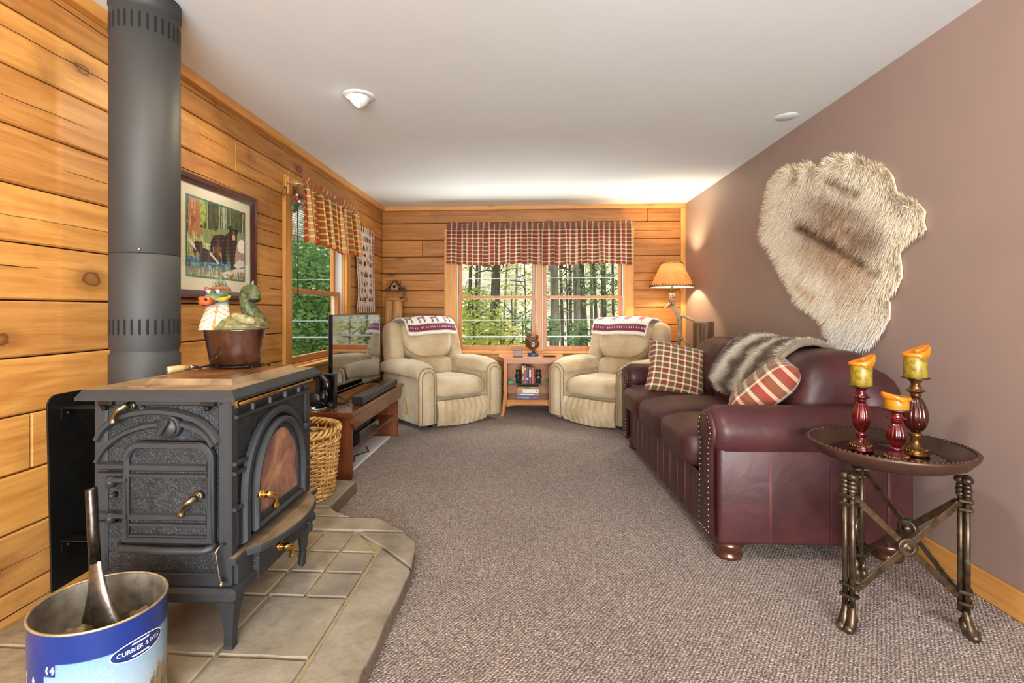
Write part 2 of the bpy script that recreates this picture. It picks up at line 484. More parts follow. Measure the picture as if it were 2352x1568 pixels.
XF = {}
def thing(name, label, cat, loc=(0, 0, 0), rz=0, group=None):
    o = bpy.data.objects.new(name, None); COL.objects.link(o)
    o.location = loc; o.rotation_euler = (0, 0, rz); o.empty_display_size = .05
    XF[o.name] = TR(loc, 0, 0, rz)
    o['label'] = label; o['category'] = cat
    if group: o['group'] = group
    return o
def tag(o, label, cat, group=None, kind=None):
    o['label'] = label; o['category'] = cat
    if group: o['group'] = group
    if kind: o['kind'] = kind
    return o
def recentre(o):
    """put a one-mesh thing's origin at its base"""
    me = o.data; n = len(me.vertices); a = np.empty(n * 3, dtype=np.float32); me.vertices.foreach_get('co', a); a = a.reshape(-1, 3)
    c = (a.min(0) + a.max(0)) / 2; c[2] = a[:, 2].min()
    me.vertices.foreach_set('co', (a - c).ravel()); o.location = tuple(float(x) for x in c); me.update(); return o
def struct(o): o['kind'] = 'structure'; return o
def nz(p, s=1.0, seed=0): return mnoise.noise(Vector((p[0] * s + seed * 7.3, p[1] * s - seed * 3.1, p[2] * s + seed)))

def fur_mesh(name, pts, dirs, lens, cols, width, mat, parent, droop=(0, 0, 0)):
    """tapered blades of hair, each a three-step strip"""
    n = len(pts); pts = np.asarray(pts, float); dirs = np.asarray(dirs, float); lens = np.asarray(lens)[:, None]
    rnd = RNG.normal(size=(n, 3)); side = np.cross(dirs, rnd); side /= np.linalg.norm(side, axis=1)[:, None] + 1e-9
    w = width * (.7 + .6 * RNG.random((n, 1)))
    dp = np.asarray(droop)[None] * lens
    m = pts + dirs * lens * .55 + dp * .3; tip = pts + dirs * lens + dp
    V = np.concatenate([pts - side * w, pts + side * w, m - side * w * .7, m + side * w * .7, tip], 1).reshape(-1, 3)
    F = []; base = np.arange(n) * 5
    q = np.stack([base, base + 1, base + 3, base + 2], 1).tolist(); t = np.stack([base + 2, base + 3, base + 4], 1).tolist()
    I = np.array(XF[parent.name].inverted()); V = V @ I[:3, :3].T + I[:3, 3]
    me = bpy.data.meshes.new(name); me.from_pydata(V.tolist(), [], q + t)
    a = me.color_attributes.new('Col', 'FLOAT_COLOR', 'POINT')
    C = np.repeat(np.concatenate([np.asarray(cols), np.ones((n, 1))], 1), 5, axis=0).astype(np.float32)
    a.data.foreach_set('color', C.ravel())
    me.polygons.foreach_set('use_smooth', [True] * len(me.polygons)); me.materials.append(mat); me.update()
    o = bpy.data.objects.new(name, me); COL.objects.link(o); o.parent = parent; o['kind'] = 'stuff'
    return o
def txt(body, size, T, mb, mi=0, extrude=0.0004, warp=None, align='CENTER'):
    """lettering as mesh"""
    cu = bpy.data.curves.new('lettering', 'FONT'); cu.body = body; cu.size = size; cu.align_x = align; cu.align_y = 'CENTER'
    cu.extrude = extrude; cu.resolution_u = 3
    o = bpy.data.objects.new('lettering', cu); COL.objects.link(o)
    bpy.context.view_layer.update()
    me = bpy.data.meshes.new_from_object(o.evaluated_get(bpy.context.evaluated_depsgraph_get()))
    vs = [v.co.copy() for v in me.vertices]; fs = [list(p.vertices) for p in me.polygons]
    bpy.data.objects.remove(o); bpy.data.curves.remove(cu); bpy.data.meshes.remove(me)
    if warp: vs = [warp(p) for p in vs]
    mb.add(vs, fs, mi, False, T)

# little raster used to weave or paint patterns into vertex colours (row 0 = top)
class Ras:
    def __init__(s, w, h, bg): s.w, s.h = w, h; s.a = np.empty((h, w, 3)); s.a[:] = bg; s.yy, s.xx = np.mgrid[0:h, 0:w]; s.X = (s.xx + .5) / w; s.Y = (s.yy + .5) / h
    def mask(s, pts):
        m = np.zeros((s.h, s.w), bool); k = len(pts)
        for i in range(k):
            x0, y0 = pts[i]; x1, y1 = pts[(i + 1) % k]
            if y0 == y1: continue
            c = ((s.Y >= min(y0, y1)) & (s.Y < max(y0, y1)))
            m ^= c & (s.X < x0 + (s.Y - y0) * (x1 - x0) / (y1 - y0))
        return m
    def poly(s, pts, col): s.a[s.mask(pts)] = col
    def ell(s, cx, cy, rx, ry, col): s.a[((s.X - cx) / rx) ** 2 + ((s.Y - cy) / ry) ** 2 < 1] = col
    def rect(s, x0, y0, x1, y1, col): s.a[(s.X >= x0) & (s.X < x1) & (s.Y >= y0) & (s.Y < y1)] = col
    def line(s, x0, y0, x1, y1, w, col):
        d = np.hypot(x1 - x0, y1 - y0) + 1e-9
        t = np.clip(((s.X - x0) * (x1 - x0) + (s.Y - y0) * (y1 - y0)) / d ** 2, 0, 1)
        s.a[np.hypot(s.X - x0 - t * (x1 - x0), s.Y - y0 - t * (y1 - y0)) < w / 2] = col
    def speck(s, amt, mask=None):
        k = 1 + amt * RNG.normal(size=(s.h, s.w, 1)); b = np.clip(s.a * k, 0, 1)
        s.a = b if mask is None else np.where(mask[..., None], b, s.a)
    def at(s, u, v):
        return tuple(s.a[min(s.h - 1, max(0, int((1 - v) * s.h))), min(s.w - 1, max(0, int(u * s.w)))])
# ------------------------------------------------------------------ the room
XL, XR, YB, YF, HC = -1.80, 1.82, 5.90, -3.40, 2.40
b = MB().b2((XL - .3, YF, -.12), (XR + .2, YB + .15, 0)); struct(b.build('floor', M_CARPET))
b = MB().b2((XL - .25, YF, HC), (XR + .2, YB + .25, HC + .12)); struct(b.build('ceiling', M_CEIL))
b = MB().b2((XR, YF, 0), (XR + .12, YB + .2, HC)); struct(b.build('wall_right', M_MAUVE))
b = MB().b2((XL - .2, YF - .12, 0), (XR + .12, YF, HC)); struct(b.build('wall_front', M_MAUVE))

JOINTS = [0] + [1.187 + .2032 * k for k in range(-5, 6)] + [HC]
def log_wall(name, T, a0, a1, hole, seams, mat, seed, th=.13):
    """courses of squared pine logs; local x runs along the wall, y outward, z up"""
    rnd = random.Random(seed); mb = MB(T)
    h0, h1, hz0, hz1 = hole
    def logbox(x0, x1, z0, z1):
        if x1 - x0 < .01 or z1 - z0 < .01: return
        mb.box(((x0 + x1) / 2, th / 2, (z0 + z1) / 2), (x1 - x0 - .002, th, z1 - z0 - .0055), 0, .006)
    def check(x0, x1, z, amp):
        """a drying crack along the middle of a log"""
        n = max(6, int((x1 - x0) / .05)); pts = []; zz = z; top = []; bot = []
        ph = rnd.random() * 9
        for i in range(n + 1):
            t = i / n; x = x0 + (x1 - x0) * t
            zz += (rnd.random() - .5) * .004
            w = amp * (.35 + .65 * abs(math.sin(t * 3.1 + ph))) * min(1, 6 * t, 6 * (1 - t)) + .0004
            top.append((x, -.0006, zz + w)); bot.append((x, -.0006, zz - w))
        vs = top + bot; k = n + 1
        mb.add(vs, [(i, i + 1, k + i + 1, k + i) for i in range(n)], 1)
    for ci in range(len(JOINTS) - 1):
        z0, z1 = JOINTS[ci], JOINTS[ci + 1]
        cuts = [a0] + sorted(seams.get(ci, [])) + [a1]
        for x0, x1 in zip(cuts[:-1], cuts[1:]):
            mb.cpv = (rnd.random(), rnd.random(), rnd.random())
            if x1 <= h0 or x0 >= h1 or z1 <= hz0 or z0 >= hz1:
                logbox(x0, x1, z0, z1)
            else:
                logbox(x0, h0, z0, z1); logbox(h1, x1, z0, z1)
                if z0 < hz0: logbox(max(x0, h0), min(x1, h1), z0, hz0)
                if z1 > hz1: logbox(max(x0, h0), min(x1, h1), hz1, z1)
            mb.cpv = None
            zm = (z0 + z1) / 2 + (rnd.random() - .5) * .03
            segs = [(x0, x1)] if (z1 <= hz0 or z0 >= hz1) else [(x0, min(x1, h0)), (max(x0, h1), x1)]
            for u0, u1 in segs:
                if u1 - u0 > .35:
                    p = u0 + .03
                    while p < u1 - .2:
                        L = min(u1 - .03 - p, rnd.uniform(.4, 1.5))
                        if rnd.random() < .72: check(p, p + L, zm + (rnd.random() - .5) * .02, rnd.choice((.0008, .0012, .0022)))
                        p += L + rnd.uniform(.0, .25)
    # dark backing that shows in the joints
    for (x0, x1, z0, z1) in ((a0, h0, 0, HC), (h1, a1, 0, HC), (h0, h1, 0, hz0), (h0, h1, hz1, HC)):
        mb.box(((x0 + x1) / 2, th * .56, (z0 + z1) / 2), (x1 - x0, th * .8, z1 - z0), 1)
    return struct(mb.build(name, [mat, M_CRACK]))

T_LEFT = TR((XL, 0, 0), rz=PI / 2)          # local x -> +Y, local y -> -X
T_BACK = TR((0, YB, 0))
WL = (3.57, 4.69, .72, 2.06)                 # window opening in the left wall (y0, y1, z0, z1)
WB = (-.90, 1.13, .655, 2.05)                # and in the back wall
log_wall('wall_left', T_LEFT, YF, YB + .13, WL, {10: [2.916], 2: [.2, 5.1], 3: [1.679], 4: [1.1], 8: [5.45], 6: [.35], 11: [4.9], 5: [5.3]}, M_LOGL, 5)
log_wall('wall_back', T_BACK, XL, XR, WB, {11: [1.39], 9: [-1.3], 3: [-1.2], 4: [1.5]}, M_LOGB, 21)

# trims
b = MB().b2((XL, YF, HC - .055), (XL + .045, YB, HC), 0, .004); struct(b.build('trim_1', M_TRY))
b = MB().b2((XL + .045, YB - .045, HC - .05), (XR, YB, HC), 0, .004); struct(b.build('trim_2', M_TRX))
b = MB().b2((XR - .055, YB - .04, 0), (XR, YB, HC - .05), 0, .004); struct(b.build('trim_3', M_TRZ))
b = MB().b2((XR - .018, YF, 0), (XR, YB - .04, .112), 0, .005); struct(b.build('baseboard_right', M_TRY))
b = MB().b2((XL, YF, 0), (XL + .03, 1.0, .10), 0, .005); struct(b.build('baseboard_left', M_TRY))

def window(name, T, opening, casing, units, meet, seamstrip=True):
    """double-hung units in a pine casing; local x along the wall, y outward"""
    root = bpy.data.objects.new(name, None); COL.objects.link(root); root['kind'] = 'structure'
    root.location = T @ Vector(((opening[0] + opening[1]) / 2, 0, opening[2])); XF[root.name] = TR(root.location)
    x0, x1, z0, z1 = opening; cx0, cx1, cz0, cz1 = casing
    th = .028
    m = MB(T)
    m.b2((cx0, -th, cz0), (x0 + .012, 0, cz1), 0, .004); m.b2((x1 - .012, -th, cz0), (cx1, 0, cz1), 0, .004)
    m.build('side_casing', M_TRZ, root)
    m = MB(T)
    m.b2((cx0, -th - .002, z1 - .01), (cx1, 0, cz1), 0, .004)
    m.build('head_casing', M_TRX if abs(T[0][0]) > .5 else M_TRY, root)
    m = MB(T)
    m.b2((cx0, -th, cz0 - .055), (cx1, 0, z0 - .03), 0, .004); m.b2((cx0 - .02, -th - .03, z0 - .03), (cx1 + .02, .1, z0), 0, .006)
    m.build('sill', M_TRX if abs(T[0][0]) > .5 else M_TRY, root)
    m = MB(T)   # jamb liner and the mullion between units
    d0, d1 = .0, .128
    m.b2((x0, d0, z0), (x0 + .018, d1, z1)); m.b2((x1 - .018, d0, z0), (x1, d1, z1)); m.b2((x0, d0, z1 - .018), (x1, d1, z1)); m.b2((x0, d0, z0), (x1, d1, z0 + .012))
    for (a, _), (b_, _) in zip([(u[1], 0) for u in units[:-1]], [(u[0], 0) for u in units[1:]]):
        m.b2((a, -.012, z0), (b_, .125, z1), 0, .004)
    m.build('jamb', M_TRZ, root)
    m = MB(T)   # pale vinyl tracks beside each sash
    for u0, u1 in units:
        m.b2((u0 + .001, .018, z0 + .012), (u0 + .012, .11, z1 - .018)); m.b2((u1 - .012, .018, z0 + .012), (u1 - .001, .11, z1 - .018))
    m.build('sash_track', M_TRACK, root)
    for u0, u1 in units:
        for nm, za, zb, y, st, tr, br in (('lower_sash', z0 + .012, meet + .02, .035, .046, .034, .055), ('upper_sash', meet - .018, z1 - .018, .078, .040, .05, .034)):
            a, c = u0 + .014, u1 - .014
            m = MB(T)
            m.b2((a, y, za), (a + st, y + .035, zb), 0, .003); m.b2((c - st, y, za), (c, y + .035, zb), 0, .003)
            m.b2((a + st, y, za), (c - st, y + .035, za + br), 0, .003); m.b2((a + st, y, zb - tr), (c - st, y + .035, zb), 0, .003)
            o = m.build(nm, M_SASH, root)
            m = MB(T); m.b2((a + st - .004, y + .016, za + br - .004), (c - st + .004, y + .019, zb - tr + .004)); m.build('pane', M_GLASS, o)
        m = MB(T); m.b2(((u0 + u1) / 2 - .03, .03, meet + .018), ((u0 + u1) / 2 + .03, .06, meet + .032), 0, .004)
        m.build('sash_lock', M_PLAST, root)
    return root
M_TRACK = plain('vinyl_track', S(196, 198, 192), .4, var=.03)
window('window_1', T_LEFT, WL, (3.48, 4.785, .655, 2.145), [(WL[0] + .018, WL[1] - .018)], 1.305)
window('window_2', T_BACK, WB, (-1.03, 1.225, .60, 2.135), [(-.882, .083), (.145, 1.112)], 1.305)

# ------------------------------------------------------------------ outdoors
def ground():
    t = NT('forest_floor'); t.set(.95, 0, .1)
    co = t.coord()
    c = t.ramp(t.noise(co, 1.1, 8, .7), [(.3, S(150, 146, 96)), (.45, S(206, 190, 156)), (.6, S(232, 218, 192)), (.72, S(172, 178, 112))])
    t.link(c, t.b.inputs['Base Color']); return t.m
M_GROUND = ground()
def hillz(x, y):
    d = math.hypot(x, y - 5)
    return -2.2 + max(0, d - 13) * .16 + max(0, d - 24) * .55 + .5 * nz((x, y, 0), .12)
mb = MB(); mb.grid(56, 56, lambda u, v: ((-70 + 140 * u), -40 + 120 * v, hillz(-70 + 140 * u, -40 + 120 * v)))
# leave the ground under the house low
mb.v = [Vector((p.x, p.y, -2.3 if (abs(p.x) < 4 and -3 < p.y < 7) else p.z)) for p in mb.v]
g = mb.build('hillside_ground', M_GROUND); g['kind'] = 'structure'

def barkmat(name, a, b):
    t = NT(name); t.set(.9, 0, .2)
    co = t.coord('Object', (6, 6, 1.2))
    f = t.noise(co, 1.6, 6, .7); c = t.ramp(f, [(.32, a), (.68, b)])
    t.link(c, t.b.inputs['Base Color']); t.bump(f, .6, .05); return t.m
M_BARKD = barkmat('dark_bark', S(46, 42, 34), S(108, 100, 84))
M_BARKG = barkmat('grey_bark', S(74, 68, 58), S(152, 144, 126))
def leafmat(name, a, b):
    t = NT(name); t.set(.7, 0, .2); co = t.coord()
    c = t.ramp(t.noise(co, 3.0, 3), [(.35, a), (.65, b)])
    t.link(c, t.b.inputs['Base Color'])
    tl = t.new('ShaderNodeBsdfTranslucent'); t.link(c, tl.inputs[0])
    mx = t.new('ShaderNodeMixShader'); mx.inputs[0].default_value = .5
    t.link(t.b.outputs[0], mx.inputs[1]); t.link(tl.outputs[0], mx.inputs[2]); t.link(mx.outputs[0], t.out.inputs[0]); return t.m
M_LEAFY = leafmat('spring_leaves', S(168, 170, 70), S(226, 220, 128))
M_LEAFG = leafmat('evergreen_needles', S(66, 108, 62), S(140, 172, 106))
M_LEAFM = leafmat('young_maple_leaves', S(124, 148, 70), S(194, 202, 108))

def leaves(mb, c, r, n, size, rnd, flat=1.0):
    for _ in range(n):
        while True:
            p = Vector((rnd.uniform(-1, 1), rnd.uniform(-1, 1), rnd.uniform(-1, 1)))
            if .15 < p.length < 1: break
        p = Vector((p.x * r[0], p.y * r[1], p.z * r[2])) + Vector(c)
        a = Vector((rnd.gauss(0, 1), rnd.gauss(0, 1), rnd.gauss(0, flat))).normalized(); u, w = frame_from(a)
        s = size * rnd.uniform(.6, 1.4)
        mb.add([p - u * s, p + w * s * .55, p + u * s, p - w * s * .55], [(0, 1, 2, 3)], 0)
def tree(x, y, r, hgt, bark, label, group, rnd, lean=0, limbs=6, leafm=None, leafn=0, leafz=(2, 7), leafsize=.07, z0=None):
    z = hillz(x, y) - .1 if z0 is None else z0
    root = thing('forest_tree', label, 'tree', (x, y, z), 0, group)
    n = 9; pts = []; rs = []
    for i in range(n):
        t = i / (n - 1)
        pts.append((x + lean * t * hgt + .10 * math.sin(t * 4 + x), y + .08 * math.sin(t * 5 + y), z + hgt * t)); rs.append(r * (1.18 - .75 * t) * (1.25 if i == 0 else 1))
    MB().tube(pts, rs, 9).build('trunk', bark, root)
    tips = []
    for _ in range(limbs):
        m = MB()
        t = rnd.uniform(.18, .85); i = int(t * (n - 1)); p = Vector(pts[i]).lerp(Vector(pts[min(i + 1, n - 1)]), t * (n - 1) - i)
        a = rnd.uniform(0, 2 * PI); L = rnd.uniform(.6, 1.7); q = [p]
        for k in range(1, 5):
            q.append(p + Vector((math.cos(a) * L * k / 4, math.sin(a) * L * k / 4, (.05 * k * k - .06 * k) * L * rnd.uniform(.4, 1) + rnd.uniform(-.05, .05))))
        m.tube(q, [r * .22, r * .16, r * .11, r * .07, .006], 5); tips += q[2:]
        for _k in range(3):
            s0 = q[rnd.randint(1, 3)]; s1 = s0 + Vector((rnd.uniform(-.6, .6), rnd.uniform(-.6, .6), rnd.uniform(-.2, .5)))
            m.tube([s0, s0.lerp(s1, .5) + Vector((0, 0, .04)), s1], [r * .08 + .004, .008, .003], 4)
            tips.append(s1)
        m.build('branch', bark, root)
    if leafm and leafn:
        m = MB()
        for p in tips:
            leaves(m, p, (.5, .5, .35), leafn // max(1, len(tips)), leafsize, rnd)
        m.build('foliage', leafm, root)['kind'] = 'stuff'
    return root
rt = random.Random(3)
G1, G2 = 'bare dark trunks beyond the wide window', 'small green trees beyond the windows'
for i, (px, d, r, bark, lm) in enumerate((
        (1131, 11, .155, M_BARKD, M_LEAFY), (1082, 15, .075, M_BARKD, M_LEAFG), (1103, 20, .085, M_BARKG, None), (1158, 24, .07, M_BARKG, M_LEAFM), (1212, 16, .05, M_BARKG, M_LEAFY),
        (1267, 12.2, .145, M_BARKG, None), (1285, 16, .075, M_BARKD, None), (1318, 13, .125, M_BARKG, M_LEAFG), (1340, 14, .14, M_BARKD, None), (1356, 22, .09, M_BARKG, None),
        (1372, 17, .085, M_BARKD, None), (1395, 21, .09, M_BARKD, M_LEAFG), (1303, 20, .10, M_BARKD, None), (1410, 15, .06, M_BARKD, M_LEAFY), (1330, 27, .11, M_BARKG, None),
        (1278, 28, .11, M_BARKG, None), (1385, 30, .12, M_BARKG, None), (1185, 30, .10, M_BARKG, None), (1145, 29, .11, M_BARKD, None), (1095, 12.5, .05, M_BARKD, None))):
    x = (px - 1217) / FPX * d
    tree(x, d, r * .74, rt.uniform(9, 13), bark, 'slender forest tree with leafless limbs outside the wide window' if lm is None else 'forest tree hung with fresh spring leaves outside the wide window',
         G1 if lm is None else 'leafing trees beyond the wide window', rt, rt.uniform(-.02, .02), 9 if lm is None else 12, lm, 0 if lm is None else 620, leafsize=.045)
def shrub(px, d, z, r, leafm, n, size, label, group):
    x = (px - 1217) / FPX * d; g0 = hillz(x, d) - .1
    root = thing('leafy_sapling', label, 'tree', (x, d, g0), 0, group)
    m = MB(); m.tube([(x, d, g0), (x + .05, d, (g0 + z) / 2), (x, d, z + r * .8)], [.05, .035, .012], 6)
    for k in range(5):
        a = rt.uniform(0, 6.28); m.tube([(x, d, z + rt.uniform(-r, r) * .6), (x + math.cos(a) * r * .8, d + math.sin(a) * r * .8, z + rt.uniform(-.3, .6) * r)], [.018, .004], 4)
    m.build('stem', M_BARKD, root)
    m = MB(); leaves(m, (x, d, z), (r, r, r * 1.05), int(n * .62) if group == GB else n, size * .9, rt); m.build('foliage', leafm, root)['kind'] = 'stuff'
GB = 'leafy saplings beyond the wide window'
for px, d, z, r, lm, n in ((1085, 9.5, 1.0, .62, M_LEAFM, 1500), (1100, 10.5, .35, .62, M_LEAFY, 1300), (1150, 9.8, .55, .50, M_LEAFY, 700), (1175, 12.5, 1.0, .8, M_LEAFM, 500),
                           (1200, 11.5, .5, .6, M_LEAFG, 700), (1205, 14, 1.9, .8, M_LEAFY, 350), (1330, 10.5, .55, .38, M_LEAFG, 420), (1262, 10.0, .75, .28, M_LEAFG, 260), (1380, 11.5, 1.7, .5, M_LEAFG, 350),
                           (1300, 14, 1.9, .8, M_LEAFY, 300), (1395, 10.5, .7, .4, M_LEAFY, 220)):
    shrub(px, d, z, r, lm, n, .05, 'leafy sapling among the trunks outside the wide window', GB)
for px, d, z, r, lm, n in ((700, 9, 1.5, 1.0, M_LEAFG, 3200), (745, 10, 1.1, .9, M_LEAFG, 2400), (690, 10.5, .3, .9, M_LEAFM, 2200), (735, 9.5, .3, .7, M_LEAFG, 2200), (665, 10, 2.1, .9, M_LEAFG, 1800), (715, 12, 2.4, 1.0, M_LEAFM, 1600), (770, 13, .8, 1.2, M_LEAFG, 1800), (640, 12, .9, 1.2, M_LEAFG, 1800)):
    shrub(px, d, z, r, lm, n, .055, 'dense evergreen sapling outside the narrow side window', 'evergreens beyond the side window')
M_WIRE = plain('grey_wire', S(176, 188, 200), .4, .1)
for z, lab in ((1.69, 'uppermost of three pale utility wires crossing outside the windows'), (.985, 'middle pale utility wire crossing outside the windows'), (.705, 'lowest and thickest pale utility wire outside the windows')):
    pts = [(x, 8.3 + .02 * x, z + .0003 * x * x + .006 * x) for x in range(-9, 8, 1)]
    tag(recentre(MB().tube(pts, .008 if z > .8 else .014, 6).build('utility_wire', M_WIRE)), lab, 'wire', 'utility wires outside the windows')
# ------------------------------------------------------------------ stone hearth
M_STONE = None
def stonemat():
    t = NT('bluestone_flag'); t.set(.7, 0, .3)
    co = t.coord(); pv = t.attr('pv'); s3 = t.new('ShaderNodeSeparateColor'); t.link(pv, s3.inputs[0])
    c = t.ramp(t.noise(co, 5, 7, .65), [(.3, S(118, 106, 91)), (.5, S(152, 140, 120)), (.7, S(170, 160, 141))])
    c = t.mix(1.0, c, t.ramp(s3.outputs[0], [(0, (.84, .84, .86)), (.5, (1, 1, 1)), (1, (1.1, 1.02, .86))]), 'MULTIPLY')
    c = t.mix(t.ramp(t.noise(co, 3.4, 6, .6), [(.52, (0, 0, 0)), (.74, (.5, .5, .5))]), c, S(100, 94, 88))
    t.link(c, t.b.inputs['Base Color'])
    t.bump(t.math('ADD', t.noise(co, 14, 6, .6), t.math('MULTIPLY', t.noise(co, 3, 2), 1.2)), .45, .012); return t.m
M_STONE = stonemat()
M_MORTAR = plain('mortar', S(170, 150, 116), .9, vs=40, bump=.5, bs=120, bd=.004)
M_STONEEDGE = plain('stone_edge', S(118, 100, 84), .85, vs=30, bump=.8, bs=60, bd=.008)
HZ = .07
hearth = thing('stone_hearth', 'raised flagstone hearth under the black wood stove', 'hearth', (-1.2, 1.9, 0))
OUT = [(-1.80, -.60), (-.52, -.60), (-.505, .6), (-.498, 1.4), (-.497, 2.03), (-.531, 2.265), (-.61, 2.352), (-.781, 2.508), (-.945, 2.512), (-1.03, 2.565), (-1.085, 2.64), (-1.093, 3.052), (-1.32, 3.08), (-1.80, 3.10)]
ins = [(x - .008 if x > -1.79 else x, y) for x, y in OUT]
MB().prism(ins, HZ - .012).build('mortar_bed', M_MORTAR, hearth)
rnd = random.Random(12)
def slab(mb, poly, h=.012, z=HZ - .012, bev=.004, jit=.0025):
    q = []
    k = len(poly)
    for i in range(k):
        a, b = Vector(poly[i]), Vector(poly[(i + 1) % k]); n = max(1, int((b - a).length / .07))
        for j in range(n):
            p = a.lerp(b, j / n)
            if j: p += Vector((rnd.uniform(-jit, jit), rnd.uniform(-jit, jit)))
            q.append((p.x, p.y))
    mb.cpv = (rnd.random(), rnd.random(), rnd.random())
    mb.prism(q, h, TR((0, 0, z)), 0, bev)
for nm, poly in (('border_slab', [(-.668, .62), (-.505, .62), (-.497, 2.02), (-.672, 2.195)]), ('border_slab', [(-.668, -.55), (-.52, -.55), (-.505, .605), (-.668, .605)]),
                 ('border_slab', [(-.497, 2.045), (-.531, 2.265), (-.61, 2.35), (-.80, 2.352), (-.815, 2.335), (-.672, 2.215)]),
                 ('border_slab', [(-.615, 2.372), (-.781, 2.508), (-1.12, 2.512), (-1.15, 2.43), (-1.09, 2.372)]),
                 ('border_slab', [(-.945, 2.525), (-1.03, 2.575), (-1.085, 2.63), (-1.16, 2.525)]), ('border_slab', [(-1.10, 2.65), (-1.098, 3.045), (-1.32, 3.075), (-1.32, 2.66)])):
    m = MB(); slab(m, poly, h=.016 if nm else .012); 
    m.build(nm, M_STONE, hearth)
m = MB()
rows = [-.55, .05, .55, 1.02, 1.49, 1.816, 1.99, 2.16, 2.355]
for y0, y1 in zip(rows[:-1], rows[1:]):
    xs = [-1.79, -1.50, -1.25, -1.0, -.85, -.685] if y0 > 1.8 else ([-1.79, -1.36, -.985, -.685] if y0 > .9 else [-1.79, -1.3, -.93, -.685])
    for x0, x1 in zip(xs[:-1], xs[1:]):
        g = .007; j = lambda: rnd.uniform(-.012, .012)
        x1b = x1 if x1 > -.7 else x1 + .0
        pts = [(x0 + g, y0 + g), (x1b - g, y0 + g), (max(x0 + .02, x1b - g - (max(0, y1 - 2.17) * .9 if x1 > -.7 else 0)), y1 - g), (x0 + g, y1 - g)]
        slab(m, pts)
for (x0, x1, y0, y1) in ((-1.79, -1.45, 2.37, 2.72), (-1.44, -1.17, 2.37, 2.50), (-1.44, -1.33, 2.52, 3.07), (-1.79, -1.45, 2.74, 3.08)):
    slab(m, [(x0, y0), (x1, y0), (x1, y1), (x0, y1)])
m.build('paving_stones', M_STONE, hearth)
m = MB()
for (x0, y0), (x1, y1) in zip(OUT[1:-1], OUT[2:]):
    n = max(2, int(math.hypot(x1 - x0, y1 - y0) / .03)); d = Vector((y1 - y0, -(x1 - x0), 0)).normalized()
    def fn(u, v, x0=x0, y0=y0, x1=x1, y1=y1, d=d):
        p = Vector((x0 + (x1 - x0) * u, y0 + (y1 - y0) * u, (HZ - .001) * v)); e = min(u, 1 - u) * 12
        return p - d * (.002 + .004 * (nz(p, 22) + .3) * min(1, e))
    m.grid(n, 4, fn)
m.build('rough_edge', M_STONEEDGE, hearth)

# ------------------------------------------------------------------ wood stove
# local frame: x right towards the room (0 = loading-door face, negative towards the wall), y away from the camera, z above the hearth
stove = thing('wood_stove', 'black cast iron wood stove with arched glass door, standing on the hearth', 'stove', (-.935, 1.49, HZ), math.radians(1.2))
ST = XF[stove.name]
W_, L_ = .445, .585
def sbuild(mb, name, mat, parent=stove): return mb.build(name, mat, parent)
def SM(): return MB(ST)
m = SM(); m.b2((-W_ + .008, .008, .215), (-.008, L_ - .008, .806), 0, .004); sbuild(m, 'firebox', M_HAMMER)
for x in (-W_ + .022, -.022):
    for y in (.022, L_ - .022): m = SM(); m.b2((x - .022, y - .022, .212), (x + .022, y + .022, .806), 0, .006); sbuild(m, 'corner_post', M_IRON)
for lo_, hi_ in (((-W_ + .02, .0, .212), (-.02, .03, .255)), ((-W_ + .02, .0, .780), (-.02, .02, .806)), ((-.03, .02, .212), (0, L_ - .02, .235))):
    m = SM(); m.b2(lo_, hi_, 0, .004); sbuild(m, 'edge_band', M_IRON)
m = SM(); m.b2((-W_ - .02, -.02, .168), (.02, L_ + .02, .214), 0, .012); sbuild(m, 'base_skirt', M_IRON)
# top plate with a bevelled rim
m = SM()
o0, o1 = .032, .018
lo = [(-W_ - o0, -o0), (o0, -o0), (o0, L_ + o0), (-W_ - o0, L_ + o0)]
hi = [(-W_ - o1, -o1), (o1 - .006, -o1), (o1 - .006, L_ + o1), (-W_ - o1, L_ + o1)]
vs = [(x, y, .800) for x, y in lo] + [(x, y, .810) for x, y in lo] + [(x, y, .834) for x, y in hi]
fs = [(3, 2, 1, 0)] + [(i, (i + 1) % 4, 4 + (i + 1) % 4, 4 + i) for i in range(4)] + [(4 + i, 4 + (i + 1) % 4, 8 + (i + 1) % 4, 8 + i) for i in range(4)]
m.add(vs, fs, 0); m.add([(x, y, .834) for x, y in hi], [(0, 1, 2, 3)], 1)
sbuild(m, 'top_plate', [M_IRON, M_DUSTY])
m = SM()
gx0, gx1, gy0, gy1 = -.345, -.045, .085, .555
m.add([(gx0, gy0, .834), (gx1, gy0, .834), (gx1, gy1, .834), (gx0, gy1, .834), (gx0 + .012, gy0 + .016, .852), (gx1 - .014, gy0 + .016, .852), (gx1 - .014, gy1 - .012, .852), (gx0 + .012, gy1 - .012, .852)],
      [(i, (i + 1) % 4, 4 + (i + 1) % 4, 4 + i) for i in range(4)], 0)
m.add([(gx0 + .012, gy0 + .016, .852), (gx1 - .014, gy0 + .016, .852), (gx1 - .014, gy1 - .012, .852), (gx0 + .012, gy1 - .012, .852)], [(0, 1, 2, 3)], 1)
sbuild(m, 'griddle', [M_DUSTY, M_RUST])
m = SM(); m.b2((-.36, .03, .834), (-.30, .05, .838)); sbuild(m, 'griddle_latch', M_DUSTY)
